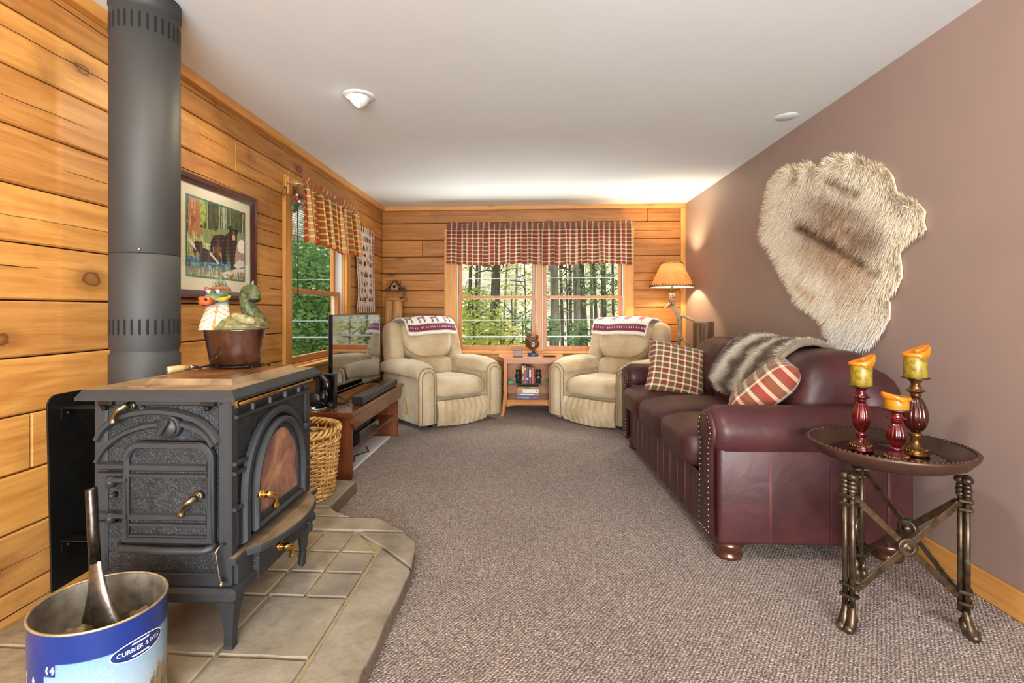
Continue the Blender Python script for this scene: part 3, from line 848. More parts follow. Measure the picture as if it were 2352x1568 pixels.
# legs: cabriole, flaring at the top
for lx, ly in ((-.02, .035), (-.02, L_ - .03), (-W_ + .02, .035), (-W_ + .02, L_ - .03)):
    sx = 1 if lx > -.2 else -1; sy = -1 if ly < .3 else 1
    prof = [(0, .030, .002), (.012, .028, .004), (.06, .028, .0), (.12, .042, -.006), (.16, .062, -.010), (.175, .072, -.012)]
    vs = []; fs = []
    for z, w, of in prof:
        cx, cy = lx + sx * (.012 - of), ly + sy * (.012 - of)
        ring = [(cx, cy), (cx - sx * w, cy), (cx - sx * w, cy - sy * w * .35), (cx - sx * w * .35, cy - sy * w), (cx, cy - sy * w)]
        vs += [(x, y, z) for x, y in ring]
    for i in range(len(prof) - 1):
        for j in range(5): fs.append((i * 5 + j, i * 5 + (j + 1) % 5, i * 5 + 5 + (j + 1) % 5, i * 5 + 5 + j))
    fs += [[0, 1, 2, 3, 4], [len(vs) - 5 + j for j in range(5)]]
    m = SM(); m.add(vs, fs); sbuild(m, 'leg', M_IRON)

# --- face towards the camera (plane y = 0): door with rounded top, arches and ribs
def rr(x0, x1, z0, z1, r, n=8, rb=.002):
    pts = [(x0, z0), (x1, z0)]
    pts += [(x1 - r + r * math.cos(a), z1 - r + r * math.sin(a)) for a in [i * PI / 2 / n for i in range(n + 1)]]
    pts += [(x0 + r - r * math.sin(a), z1 - r + r * math.cos(a)) for a in [i * PI / 2 / n for i in range(n + 1)]]
    return pts
TY0 = ST @ Matrix(((1, 0, 0, 0), (0, 0, -1, 0), (0, 1, 0, 0), (0, 0, 0, 1)))      # (x, z, out) -> face y = 0
TX0 = ST @ Matrix(((0, 0, 1, 0), (1, 0, 0, 0), (0, 1, 0, 0), (0, 0, 0, 1)))       # (y, z, out) -> face x = 0
def framering(mb, outer, inner, h, bev, T, mi=0, d0=0):
    """raised moulding between two loops with the same number of points"""
    k = len(outer); vs = []
    co = Vector((sum(p[0] for p in outer) / k, sum(p[1] for p in outer) / k))
    sh = lambda p, d: (Vector(p) + (co - Vector(p)).normalized() * d)
    for loop, dd, z in ((outer, 0, d0), (outer, 0, h - bev), (outer, bev, h), (inner, -bev, h), (inner, 0, h - bev), (inner, 0, d0)):
        vs += [(sh(p, dd).x, sh(p, dd).y, z) for p in loop]
    fs = []
    for i in range(5):
        for j in range(k): fs.append((i * k + j, i * k + (j + 1) % k, (i + 1) * k + (j + 1) % k, (i + 1) * k + j))
    mb.add(vs, fs, mi, False, T)
dx0, dx1, dz0, dz1 = -.335, -.045, .355, .672
side_door = MB(TY0).prism(rr(dx0, dx1, dz0, dz1, .055), .010).build('side_door', M_HAMMER, stove)
m = MB(); framering(m, rr(dx0, dx1, dz0, dz1, .055), rr(dx0 + .020, dx1 - .020, dz0 + .018, dz1 - .020, .042), .024, .007, TY0, 0, .0)
m.build('door_rim', M_IRON, side_door)
m = MB()
def rib(mb, x0, x1, z, w, h, T, mi=0, base=0.0):
    """a horizontal half-round moulding on a face"""
    for k in range(1):
        mb.add([(x0, z - w / 2, base), (x1, z - w / 2, base), (x1, z - w * .25, base + h), (x0, z - w * .25, base + h), (x1, z + w * .3, base + h), (x0, z + w * .3, base + h), (x1, z + w / 2, base), (x0, z + w / 2, base)],
               [(0, 1, 2, 3), (3, 2, 4, 5), (5, 4, 6, 7), (0, 3, 5, 7), (1, 6, 4, 2)], mi, False, T)
for z, w in ((.590, .026), (.566, .014), (.436, .026), (.412, .014), (.378, .010)):
    rib(m, dx0 + .021, dx1 - .021, z, w, .010, TY0, 0, .009)
m.build('door_moulding', M_IRON, side_door)
m = MB()
for z, w in ((.590, .026), (.566, .014), (.436, .026), (.412, .014)): rib(m, -W_ + .02, dx0 - .004, z, w, .012, TY0)
def arc(x0, x1, zs0, zp, zs1, w, h, cutl=0):
    """a raised bow across the face"""
    n = 26; xc = (x0 + x1) / 2; rows = []
    for i in range(n + 1):
        t = i / n; x = x0 + (x1 - x0) * t; zz = zs0 + (zs1 - zs0) * t; z = zz + (zp - (zs0 + zs1) / 2) * math.sqrt(max(0, 1 - (2 * t - 1) ** 2 * .96)) - (zp - (zs0 + zs1) / 2) * .2 * (abs(2 * t - 1) ** 4)
        rows.append((x, z))
    vs = []; fs = []
    for i, (x, z) in enumerate(rows):
        a = Vector(rows[max(0, i - 1)]); b_ = Vector(rows[min(n, i + 1)]); d = (b_ - a).normalized(); nn = Vector((-d.y, d.x))
        for off, hh in ((-w / 2, 0), (-w * .3, h), (w * .2, h), (w / 2, 0)): vs.append((x + nn.x * off, z + nn.y * off, hh))
    for i in range(n):
        for j in range(3): fs.append((i * 4 + j, i * 4 + 4 + j, i * 4 + 5 + j, i * 4 + 1 + j))
    m.add(vs, fs, 0, False, TY0)
arc(-W_ + .012, -.04, .672, .764, .668, .024, .012); arc(-W_ + .012, -.055, .602, .722, .655, .020, .010)
m.build('arched_moulding', M_IRON, stove)
m = SM(); m.tube([(-.345, -.012, .350), (-.335, -.026, .342), (-.20, -.028, .338), (-.07, -.028, .340), (-.05, -.022, .345), (-.043, -.008, .352)], [.010, .012, .012, .012, .011, .009], 8); sbuild(m, 'door_ledge', M_IRON)
for z in (.552, .440):
    m = SM(); m.b2((-.385, -.030, z - .006), (-.318, -.004, z + .008), 0, .004); m.cyl((-.372, -.018, z - .022), (-.372, -.018, z + .010), .014, .012, 12); sbuild(m, 'hinge', M_IRON)
m = SM(); m.cyl((-.378, .01, .498), (-.378, -.014, .498), .010, .006, 8); sbuild(m, 'hinge_bolt', M_IRON)
# damper dial
knob = SM().cyl((-.192, .012, .716), (-.192, -.016, .716), .036, .034, 28).cyl((-.192, -.016, .716), (-.192, -.022, .716), .030, .028, 28).build('damper_dial', M_IRON, stove)
m = SM(); m.box((-.196, -.030, .716), (.013, .020, .058), 0, .005, rz=0, T=None); 
m.v = [ST @ (TR((-.192, 0, .716), 0, math.radians(32), 0) @ TR((.192, 0, -.716)) @ (ST.inverted() @ p)) for p in m.v]
m.build('pointer', M_IRON, knob)
# clamps under the lid
for x in (-.395, -.065):
    m = SM(); m.b2((x - .022, -.018, .782), (x + .022, .004, .800), 0, .003); m.cyl((x - .004, -.010, .768), (x - .004, -.010, .782), .008, n=6); m.b2((x - .012, -.02, .776), (x + .006, -.002, .782)); sbuild(m, 'lid_clamp', M_BLACK)
def faucet(name, T, mat, s=1.0, parent=stove):
    """curved lever handle: collar, bulb, neck and flared end"""
    m = MB(T)
    m.cyl((0, 0, -.004), (0, 0, .012 * s), .019 * s, .018 * s, 16); m.cyl((0, 0, .012 * s), (0, 0, .020 * s), .013 * s, .015 * s, 16)
    m.tube([(0, 0, .018 * s), (-.002 * s, 0, .034 * s), (-.012 * s, -.006 * s, .044 * s), (-.026 * s, -.018 * s, .046 * s), (-.038 * s, -.034 * s, .042 * s), (-.044 * s, -.050 * s, .038 * s), (-.046 * s, -.058 * s, .037 * s), (-.047 * s, -.064 * s, .036 * s)],
           [.011 * s, .014 * s, .012 * s, .0095 * s, .0085 * s, .011 * s, .015 * s, .013 * s], 12)
    return m.build(name, mat, parent)
o = faucet('lever_handle', TY0 @ TR((-.318, .782, .0)), M_BRASSD, .80); o['label'] = 'dull brass lever handle'
o = faucet('lever_handle', TY0 @ TR((-.088, .506, .020)), M_BRASSD, .80, side_door); o['label'] = 'dull brass lever handle'
m = SM(); m.cyl((-.286, .01, .772), (-.286, -.006, .772), .008, n=10); sbuild(m, 'screw', M_IRON)
# slim air lever with a brass ball
m = SM(); m.tube([(-.016, .0, .352), (-.022, -.026, .352), (-.030, -.030, .340), (-.018, -.030, .262), (-.013, -.030, .246)], [.004, .004, .004, .004, .004], 8); ar = sbuild(m, 'air_lever', M_STEEL)
SM().sup((-.012, -.030, .240), (.009, .009, .009), nu=12, nv=8).build('ball_tip', M_BRASSD, ar)

# --- loading-door face (plane x = 0)
def archpoly(y0, y1, z0, zs, zt, n=22):
    c = (y0 + y1) / 2; a = (y1 - y0) / 2; pts = [(y0, z0), (y1, z0)]
    return pts + [(c + a * math.cos(PI * i / n), zs + (zt - zs) * math.sin(PI * i / n)) for i in range(n + 1)]
m = MB()
framering(m, archpoly(.055, .515, .325, .48, .728), archpoly(.085, .490, .335, .48, .698), .020, .008, TX0)
for z, w in ((.775, .014), (.742, .014)): rib(m, .02, L_ - .02, z, w, .012, TX0)
for y in (.12, .235, .35, .465):
    m.add([(y - .006, .748, 0), (y + .006, .748, 0), (y + .006, .770, 0), (y - .006, .770, 0), (y - .004, .748, .010), (y + .004, .748, .010), (y + .004, .770, .010), (y - .004, .770, .010)], [(0, 1, 5, 4), (1, 2, 6, 5), (2, 3, 7, 6), (3, 0, 4, 7), (4, 5, 6, 7)], 0, False, TX0)
for z in (.595, .565, .45): rib(m, .01, .075, z, .014, .012, TX0); rib(m, .505, L_ - .01, z, .014, .012, TX0)
m.build('arched_moulding', M_IRON, stove)
m = SM(); m.b2((-.004, .03, .33), (.006, .055, .44), 0, .002); m.b2((-.004, L_ - .055, .33), (.006, L_ - .03, .44), 0, .002); sbuild(m, 'air_slots', M_SLOT)
door = MB(); framering(door, archpoly(.098, .480, .345, .465, .688), archpoly(.122, .452, .362, .465, .664), .034, .010, TX0)
framering(door, archpoly(.122, .452, .362, .465, .664), archpoly(.142, .432, .382, .470, .645), .018, .002, TX0, 1); door = door.build('glass_door', [M_IRON, M_HAMMER], stove)
def stoveglass():
    t = NT('sooted_stove_glass'); t.set(.12, 0, .5, .6, 0, .05)
    co = t.coord(); c = t.ramp(t.noise(co, 6, 5, .6, .8), [(.28, S(52, 32, 44)), (.42, S(112, 70, 58)), (.56, S(166, 116, 84)), (.72, S(196, 150, 104))])
    t.link(c, t.b.inputs['Base Color']); return t.m
MB(TX0).prism(archpoly(.140, .434, .380, .470, .648), .012).build('glass', stoveglass(), door)['label'] = 'smoke-stained glass'
o = faucet('lever_handle', TX0 @ TR((.118, .462, .030)) @ Matrix.Diagonal((-1, 1, 1, 1)), M_BRASS, .88, door); o['label'] = 'shiny brass lever handle'
for z in (.60, .43):
    m = SM(); m.b2((.0, .478, z - .008), (.03, .505, z + .008), 0, .003); m.cyl((.018, .492, z - .016), (.018, .492, z + .016), .009, n=10); sbuild(m, 'hinge', M_IRON)
# bowed ash lip
lip = [(-.01, -.012)]
for i in range(21):
    t = i / 20; y = -.012 + (L_ + .036) * t; b_ = .078 * (math.sin(PI * min(1, max(0, (t - .10) / .80))) ** .55 if .10 < t < .90 else 0) + .022
    lip.append((b_, y))
lip.append((-.01, L_ + .024))
lp = MB(ST).prism(lip, .020, TR((0, 0, .288)), 0, .005); lp.mi[-1] = 1; lp.build('ash_lip', [M_IRON, M_DUSTY], stove)
m = MB(); m.add([(.10, .225, 0), (.50, .225, 0), (.50, .285, 0), (.10, .285, 0), (.10, .17, .014), (.50, .17, .014), (.50, .288, .014), (.10, .288, .014)], [(4, 5, 6, 7)], 0, False, TX0)
ad = MB(ST).b2((-.01, .115, .172), (.026, .505, .287), 0, .006).build('ash_drawer', M_HAMMER, stove)
o = faucet('lever_handle', TX0 @ TR((.255, .222, .024)) @ Matrix.Diagonal((-1, 1, 1, 1)), M_BRASS, .88, ad); o['label'] = 'shiny brass lever handle'
for ya, yb in ((.02, .115), (.505, L_ - .02)): m = SM(); m.b2((-.004, ya, .172), (.010, yb, .287), 0, .004); sbuild(m, 'drawer_cheek', M_IRON)
m = SM(); m.b2((.004, .50, .160), (.036, .53, .19), 0, .004); m.cyl((.022, .515, .185), (.022, .515, .20), .010, n=8); sbuild(m, 'leg_bracket', M_IRON)
m = SM(); m.cyl((.018, .015, .787), (.018, L_ - .03, .787), .0075, n=12)
for y in (.02, .29, L_ - .035): m.b2((-.004, y - .004, .780), (.02, y + .004, .795))
o = sbuild(m, 'warming_rail', M_BRASS); o['label'] = 'brass rail under the lid'
# rear heat shield on stand-off brackets, and the flue outlet
m = MB(ST @ Matrix(((0, 0, 1, -.585), (1, 0, 0, 0), (0, 1, 0, 0), (0, 0, 0, 1))))
pts = rr(-.015, L_ + .01, .185, .812, .035); pts[0] = (.0, .185)
m.prism(pts, .006); sh = m.build('heat_shield', M_BLACK, stove); sh['label'] = 'thin black heat shield'
for z in (.765, .335):
    m = SM(); m.b2((-.580, .03, z - .002), (-W_ + .004, .075, z + .002)); m.b2((-.580, .03, z - .035), (-.576, .075, z)); m.cyl((-.577, .05, z - .018), (-.570, .05, z - .018), .006, n=8)
    m.build('shield_bracket', M_BLACK, sh)
m = SM(); m.cyl((-W_ + .01, .41, .70), (-.575, .41, .70), .085, n=20); sbuild(m, 'flue_collar', M_IRON)

# ------------------------------------------------------------------ stove pipe
PX, PY, PR = -1.552, 1.905, .1195
pipe = thing('stovepipe', 'tall black slotted stovepipe rising behind the wood stove', 'stovepipe', (PX, PY, .0))
def slots(mb, z0, z1, n=30):
    for i in range(n):
        a = 2 * PI * i / n; u = Vector((math.cos(a), math.sin(a), 0)); w = Vector((-u.y, u.x, 0)); c = Vector((PX, PY, 0)) + u * (PR + .0008)
        hw = .0042; k = [(-hw, z0 + .004), (0, z0), (hw, z0 + .004), (hw, z1 - .004), (0, z1), (-hw, z1 - .004)]
        mb.add([c + w * p + Vector((0, 0, z)) for p, z in k], [tuple(range(6))], 1)
m = MB(); m.lathe([(PR - .004, .60), (PR + .001, .70), (PR + .001, .975), (PR - .006, .985), (PR - .006, .992), (PR, 1.004), (PR, 1.368), (PR - .003, 1.372)], 48, (PX, PY, 0)); slots(m, 1.055, 1.118)
m.build('lower_section', [M_PIPE, M_SLOT], pipe)
m = MB(); m.lathe([(PR - .003, 1.372), (PR, 1.376), (PR, 2.325), (PR - .006, 2.33), (PR + .003, 2.345), (PR + .003, 2.40)], 48, (PX, PY, 0)); slots(m, 2.232, 2.30)
m.build('upper_section', [M_PIPE, M_SLOT], pipe)
a = -1.05; m = MB(); m.tube([(PX + (PR - .002) * math.cos(a), PY + (PR - .002) * math.sin(a), 1.384), (PX + (PR + .010) * math.cos(a), PY + (PR + .010) * math.sin(a), 1.384)], [.006, .0045], 8); m.build('screw', M_CHROME, pipe)

# ------------------------------------------------------------------ trivet, dragon pot, griddle lifter
DX, DY, DZ = -1.178, 1.905, HZ + .853
RZ = math.radians(0)
tv = thing('wire_trivet', 'thin black wire trivet under the dragon casserole on the stove', 'trivet', (DX, DY, DZ))
m = MB(); q = [(DX + .105 * math.cos(a), DY + .075 * math.sin(a), DZ + .009) for a in [i * 2 * PI / 28 for i in range(28)]]
m.tube(q, .004, 6, close=True)
for i in (-2, -1, 0, 1, 2): m.cyl((DX + i * .036, DY - .07, DZ + .009), (DX + i * .036, DY + .07, DZ + .009), .003, n=6)
m.build('wire_grid', M_BLACK, tv)
for sx in (-1, 1):
    for sy in (-1, 1): MB().tube([(DX + sx * .09, DY + sy * .045, DZ + .009), (DX + sx * .104, DY + sy * .06, DZ + .007), (DX + sx * .108, DY + sy * .066, DZ)], .0035, 6).build('foot', M_BLACK, tv)
PZ = DZ + .0135
pot = thing('dragon_casserole', 'glazed brown oval casserole with a painted green dragon lid, on the stove', 'casserole', (DX, DY, PZ))
def glaze():
    t = NT('brown_glaze'); t.set(.12, 0, .5, .6, 0, .04); co = t.coord('Object', (3, 3, 1))
    c = t.ramp(t.noise(co, 5, 6, .6), [(.3, S(30, 14, 8)), (.55, S(54, 27, 16)), (.75, S(78, 46, 32))]); t.link(c, t.b.inputs['Base Color']); return t.m
M_GLAZE = glaze()
m = MB(); m.lathe([(.088, 0), (.096, .006), (.103, .05), (.112, .10), (.119, .135), (.121, .142), (.114, .142), (.105, .09)], 48, (DX, DY, PZ), sy=.76); m.build('pot', M_GLAZE, pot)
M_DRAG = attrmat('dragon_paint', .55, bump=.5, bs=110, noisy=.45)
DG, DC, DO, DYE = S(112, 116, 74), S(224, 218, 196), S(226, 104, 40), S(206, 186, 50)
zt = PZ + .142
def scal(p, k=150): return 1 + .9 * nz(p, k * .5) + .5 * nz(p, k)
def bodyfn(u, v):
    a = 2 * PI * u; r = .126 * math.cos(v * PI / 2) ** .62; z = .058 * math.sin(v * PI / 2) ** 1.15
    return (DX + .012 * v + r * math.cos(a), DY + .01 * v + r * .78 * math.sin(a), zt + z + .0035 * nz((r * math.cos(a), r * math.sin(a), z), 40))
m = MB(); m.grid(72, 22, bodyfn, cu=True, col=lambda u, v: tuple(c * scal(bodyfn(u, v)) for c in S(112, 108, 66)))
m.cc = S(104, 98, 62); m.lathe([(.119, -.004), (.128, .0), (.125, .007)], 40, (DX, DY, zt), sy=.78); m.cc = None
lid = m.build('lid', M_DRAG, pot)
# chest and neck, plated in cream, facing the room
HX, HY = DX - .046, DY - .058
VD = Vector((.44, -.90, 0)).normalized(); VS = Vector((.90, .44, 0))
def chestc(v): return Vector((HX + .022 * v ** 1.5, HY + .006 - .004 * v, zt - .002 + .128 * v))
def chestr(v): return .0600 - .034 * v ** .9 + .004 * math.sin(v * PI)
def chestfn(u, v):
    a = 2 * PI * u; r = chestr(v); return chestc(v) + VS * (math.cos(a) * r) + VD * (math.sin(a) * r * .86)
def chestcol(u, v):
    a = 2 * PI * u; fr = math.sin(a); sd = math.cos(a) * chestr(v)
    if v > .90: return S(104, 112, 76)
    if fr < .22 + .1 * v: return tuple(c * scal(chestfn(u, v)) for c in S(112, 112, 70))
    if v > .76: return S(132, 150, 168)
    k = (v * .128 + abs(sd) * .62) / .0185
    if (k % 1) < .17: return S(196, 138, 66)
    if abs(sd) < .0035 + .010 * max(0, .35 - v): return S(176, 112, 44)
    return S(202, 196, 178)
m = MB(); m.grid(84, 60, chestfn, cu=True, col=chestcol); m.build('chest', M_DRAG, lid)
hd0 = chestc(1.0) + Vector((-.002, -.006, .012))
TH_ = TR(hd0, rz=math.radians(-12), s=(1.12, 1.12, 1.14)) @ TR((0, 0, 0), rx=math.radians(14))     # local -y is the snout
def ellc(mb, c, r, col, e1=1, e2=1, n=20, fn=None, T=None):
    mb.cc = col; mb.sup(c, r, e1, e2, n, n * 2 // 3, fn=fn, T=T); mb.cc = None
m = MB(TH_)
ellc(m, (0, .006, .002), (.033, .036, .025), S(96, 106, 72))
ellc(m, (0, -.028, -.008), (.025, .032, .017), S(112, 122, 86))
ellc(m, (-.002, -.058, -.014), (.0255, .018, .0175), S(176, 80, 38), .9, .9)
for s in (-1, 1):
    ellc(m, (s * .013, -.062, -.006), (.011, .011, .010), S(182, 90, 46), n=12)
    ellc(m, (s * .0155, -.0722, -.005), (.0052, .003, .0056), S(30, 12, 10), n=10)
    ellc(m, (s * .018, -.024, .013), (.0092, .009, .0088), S(214, 218, 214), n=16)
    ellc(m, (s * .020, -.0325, .0135), (.006, .003, .0065), S(104, 140, 164), n=10)
    ellc(m, (s * .0203, -.0352, .0138), (.0033, .002, .0036), S(8, 8, 8), n=8)
    ellc(m, (s * .026, -.012, -.018), (.012, .034, .009), S(168, 152, 50), fn=lambda p: Vector((p.x, p.y, p.z + 6 * p.y * p.y)))
    m.cc = S(150, 74, 46); m.tube([(s * .004, -.036, .023), (s * .017, -.032, .0255), (s * .030, -.018, .0225), (s * .040, -.002, .016), (s * .046, .012, .009)], [.004, .0065, .0068, .005, .001], 10, sy=.7); m.cc = None
m.cc = S(70, 30, 20); m.tube([(-.022, -.060, -.023), (0, -.076, -.024), (.022, -.060, -.023), (.034, -.020, -.016)], [.002, .0025, .0025, .001], 6); m.cc = None
for i, (y, h) in enumerate(((-.016, .016), (-.002, .024), (.014, .022), (.028, .014))):
    m.cc = S(112, 110, 86); m.cyl((0, y, .018), (0, y + .005, .026 + h), .010, .003, 9); m.cc = None
m.build('head', M_DRAG, lid)
m = MB()
pts = [(DX + .078, DY + .02, zt + .018), (DX + .064, DY + .012, zt + .055), (DX + .050, DY + .006, zt + .090), (DX + .046, DY, zt + .122), (DX + .056, DY - .006, zt + .148), (DX + .076, DY - .014, zt + .152), (DX + .090, DY - .022, zt + .136), (DX + .094, DY - .026, zt + .112)]
rs_t = [.042, .033, .029, .027, .026, .025, .025, .024]
def fine(P, R, k=5):
    q, r = [], []
    for i in range(len(P) - 1):
        for j in range(k): t = j / k; q.append(tuple(a * (1 - t) + b_ * t for a, b_ in zip(P[i], P[i + 1]))); r.append(R[i] * (1 - t) + R[i + 1] * t)
    return q + [P[-1]], r + [R[-1]]
q, r = fine(pts, rs_t); k0 = len(m.v); m.cc = (1, .9, .9); m.tube(q, r, 22); m.cc = None
for i in range(k0, len(m.v)): m.col[i] = tuple(c * max(.25, scal(m.v[i], 170)) for c in S(76, 82, 46))
ellc(m, (DX + .0945, DY - .0265, zt + .109), (.021, .021, .005), S(40, 26, 18), n=14)
for t_, (ox, oz) in enumerate(((.044, .162), (.058, .176), (.074, .178))): m.cc = S(116, 112, 88); m.cyl((DX + ox, DY - .006, zt + oz - .016), (DX + ox - .004 + .004 * t_, DY - .006, zt + oz + .012), .009, .003, 8); m.cc = None
m.build('tail', M_DRAG, lid)
m = MB()
m.cc = S(150, 142, 100); m.sup((DX + .072, DY - .062, zt + .040), (.050, .020, .018), .8, .8, 24, 12, fn=lambda p: Vector((p.x, p.y - .12 * p.x, p.z - .25 * p.x))); m.cc = None
for i in range(5):
    m.cc = S(158, 150, 108) if i % 2 else S(92, 86, 56)
    m.tube([(DX + .050, DY - .074 + i * .003, zt + .050 - i * .007), (DX + .094, DY - .074 + i * .005, zt + .044 - i * .007), (DX + .128, DY - .056 + i * .007, zt + .026 - i * .005), (DX + .146, DY - .040 + i * .008, zt + .010 - i * .002)], [.005, .0075, .0065, .002], 8); m.cc = None
m.build('wing', M_DRAG, lid)

gl = thing('griddle_lifter', 'short turned wooden lifter with a metal tip lying beside the trivet', 'lifter', (-1.30, 1.79, HZ + .853))
gp = lambda x, y, z: (x, y, HZ + .852 + z)
m = MB(); m.tube([gp(-1.302, 1.700, .0138), gp(-1.300, 1.704, .0138), gp(-1.292, 1.745, .0138), gp(-1.284, 1.785, .0135)], [.0125, .0135, .0132, .0105], 14); h = m.build('handle', plain('turned_wood', S(196, 162, 112), .5), gl)
m = MB(); m.cyl(gp(-1.3024, 1.6985, .0138), gp(-1.302, 1.7005, .0138), .007, n=10); m.build('screw', M_CHROME, h)
m = MB(); m.tube([gp(-1.284, 1.785, .0135), gp(-1.280, 1.803, .0125), gp(-1.276, 1.822, .0105), gp(-1.273, 1.838, .005)], [.0105, .009, .006, .0045], 10); m.build('metal_tip', M_CHROME, gl)

# ------------------------------------------------------------------ ash tin with shovel
TNX, TNY, TA, TB, TZ0, TZ1 = -1.112, 1.216, .152, .137, HZ, .40
TR_ = math.radians(-14)
def tinp(a, k=1.0): 
    x, y = TA * k * math.cos(a), TB * k * math.sin(a)
    return (TNX + x * math.cos(TR_) - y * math.sin(TR_), TNY + x * math.sin(TR_) + y * math.cos(TR_))
tin = thing('ash_tin', 'blue printed oval metal tin holding ashes, in front of the stove', 'tin', (TNX, TNY, HZ), 0)
BLUE = S(16, 42, 112); CREAM = S(186, 186, 176)
art = Ras(420, 110, BLUE)      # unrolled once around; u = angle from the back seam, v = top down
rs_ = np.random.default_rng(4)
def scene(x0, x1):
    y0, y1 = .20, 1.0
    W2 = x1 - x0
    art.rect(x0 - .004, y0 - .012, x1 + .004, 1, CREAM); art.rect(x0 - .002, y0 - .006, x1 + .002, 1, BLUE)
    m_ = (art.X > x0) & (art.X < x1) & (art.Y > y0)
    g = np.clip((art.Y - y0) / .5, 0, 1)[..., None]
    art.a = np.where(m_[..., None], np.array(S(112, 150, 180)) * (1 - g) + np.array(S(172, 182, 182)) * g, art.a)
    hill = y0 + .46 - .16 * np.clip((art.X - x0) / W2, 0, 1) + .05 * np.sin((art.X - x0) * 60) + .03 * np.sin(art.X * 230)
    art.a[m_ & (art.Y > hill)] = S(140, 124, 92)
    snow = y0 + .62 - .08 * np.clip((art.X - x0) / W2, 0, 1) + .02 * np.sin(art.X * 110)
    art.a[m_ & (art.Y > snow)] = S(184, 186, 182)
    riv = np.abs(art.X - (x0 + W2 * .82) - (art.Y - .9) * .12) < .018 + .03 * (art.Y - .75)
    art.a[m_ & riv & (art.Y > .78)] = S(78, 104, 110)
    for _ in range(60):
        tx = x0 + W2 * rs_.random(); ty = y0 + .38 + .22 * rs_.random(); hh = .05 + .10 * rs_.random()
        c = [S(58, 74, 44), S(88, 92, 60), S(110, 84, 54), S(46, 60, 48)][rs_.integers(4)]
        if x0 + .008 < tx < x1 - .012:
            if rs_.random() < .5: art.ell(tx, ty, .006, hh * .45, c)
            else: art.line(tx, ty + hh * .5, tx + .004 * rs_.normal(), ty - hh * .6, .003, c)
    art.rect(x0, y0, x0 + .03, y0 + .10, BLUE); art.ell(x0 + .016, y0 + .05, .011, .035, CREAM); art.ell(x0 + .016, y0 + .05, .007, .022, BLUE); art.ell(x0 + .017, y0 + .05, .003, .010, CREAM)
scene(.055, .44); scene(.56, .945)
for xc in (.50, .0, 1.0):
    for dx in (-.022, .022):
        for k in range(4): art.ell(xc + dx, .38 + .16 * k, .005, .055, S(210, 214, 216)); art.ell(xc + dx, .38 + .16 * k, .003, .03, BLUE)
art.speck(.05)
art.a = np.clip(art.a, 0, 1)
M_TIN = attrmat('printed_tin', .28, 0, .5, coat=.3)
# seam between the two pictures faces the lower left of the view
A0 = math.radians(76)
def tinside(u, v):
    a = A0 - PI * 0 + 2 * PI * u; x, y = tinp(a); return (x, y, TZ0 + .004 + (TZ1 - TZ0 - .008) * v)
m = MB(); m.grid(420, 110, tinside, cu=True, col=lambda u, v: art.at(u, v))
body = m.build('body', M_TIN, tin)
M_TININ = plain('sooty_tin_inside', S(150, 138, 120), .5, .5, var=.35, vs=18, vary=S(176, 166, 150))
m = MB(); m.grid(64, 6, lambda u, v: tinp(2 * PI * u, .985) + (TZ1 - .003 - (TZ1 - TZ0 - .01) * v,), cu=True)
m.add([tinp(2 * PI * i / 64, .985) + (TZ0 + .004,) for i in range(64)], [tuple(range(64))], 0)
m.build('lining', M_TININ, tin)
m = MB(); m.tube([tinp(2 * PI * i / 64) + (TZ1 - .002,) for i in range(64)], .0032, 8, close=True); m.build('rolled_rim', plain('rim_metal', S(196, 180, 140), .4, .7, var=.25), tin)
# oval maker's badge on the blue band
bc = A0 + 2 * PI * .778
def badge(x, y, off): 
    a = bc + x / .147; p = tinp(a, 1.0 + off); return Vector(p + (TZ1 - .083 + y,))
M_BADGE = plain('white_lettering', S(238, 238, 232), .4)
M_BADGEB = plain('blue_badge', S(16, 40, 104), .35)
m = MB()
def disc(rx, ry, off, mi):
    m.grid(40, 10, lambda u, v: badge(rx * v * math.cos(2 * PI * u), ry * v * math.sin(2 * PI * u), off), mi, cu=True)
disc(.068, .024, .003, 0); disc(.065, .0215, .005, 1)
txt('CURRIER & IVES', .0155, None, m, 0, 0, lambda p: badge(p.x, p.y, .008))
for s in (-1, 1):
    for k in range(4):
        m.add([badge(-.022 + .011 * k, s * .0125, .008), badge(-.012 + .011 * k, s * .0125, .008), badge(-.008 + .011 * k, s * .0165, .008), badge(-.018 + .011 * k, s * .0165, .008)], [(0, 1, 2, 3)], 0)
m.build('badge', [M_BADGE, M_BADGEB], body)
def ashmat():
    t = NT('ashes'); t.set(.95, 0, .1); co = t.coord()
    c = t.ramp(t.noise(co, 30, 7, .7), [(.3, S(70, 56, 44)), (.5, S(132, 112, 88)), (.7, S(178, 158, 128))]); t.link(c, t.b.inputs['Base Color']); return t.m
M_ASH = ashmat()
def ashz(x, y): return .285 + .05 * nz((x, y, 0), 16) + .02 * nz((x, y, 3), 45) + .03 * math.exp(-((x - TNX - .03) ** 2 + (y - TNY) ** 2) / .004)
m = MB(); m.grid(64, 24, lambda u, v: (lambda p: (p[0], p[1], ashz(*p)))(tinp(2 * PI * u, .965 * (1 - v) + .001)), cu=True)
ash = m.build('ash_heap', M_ASH); tag(recentre(ash), 'grey brown wood ashes heaped inside the blue tin', 'ashes', kind='stuff')
shv = thing('ash_shovel', 'worn steel ash shovel standing upright in the tin of ashes', 'shovel', (-1.14, 1.25, .33))
m = MB(); m.tube([(-1.182, 1.262, .672), (-1.181, 1.262, .668), (-1.172, 1.258, .55), (-1.165, 1.256, .475)], [.0125, .0135, .0135, .013], 16); hd = m.build('handle', M_STEELD, shv)
m = MB(); m.cyl((-1.179, 1.249, .640), (-1.179, 1.2475, .640), .0045, n=10); m.build('hanging_hole', M_SLOT, hd)
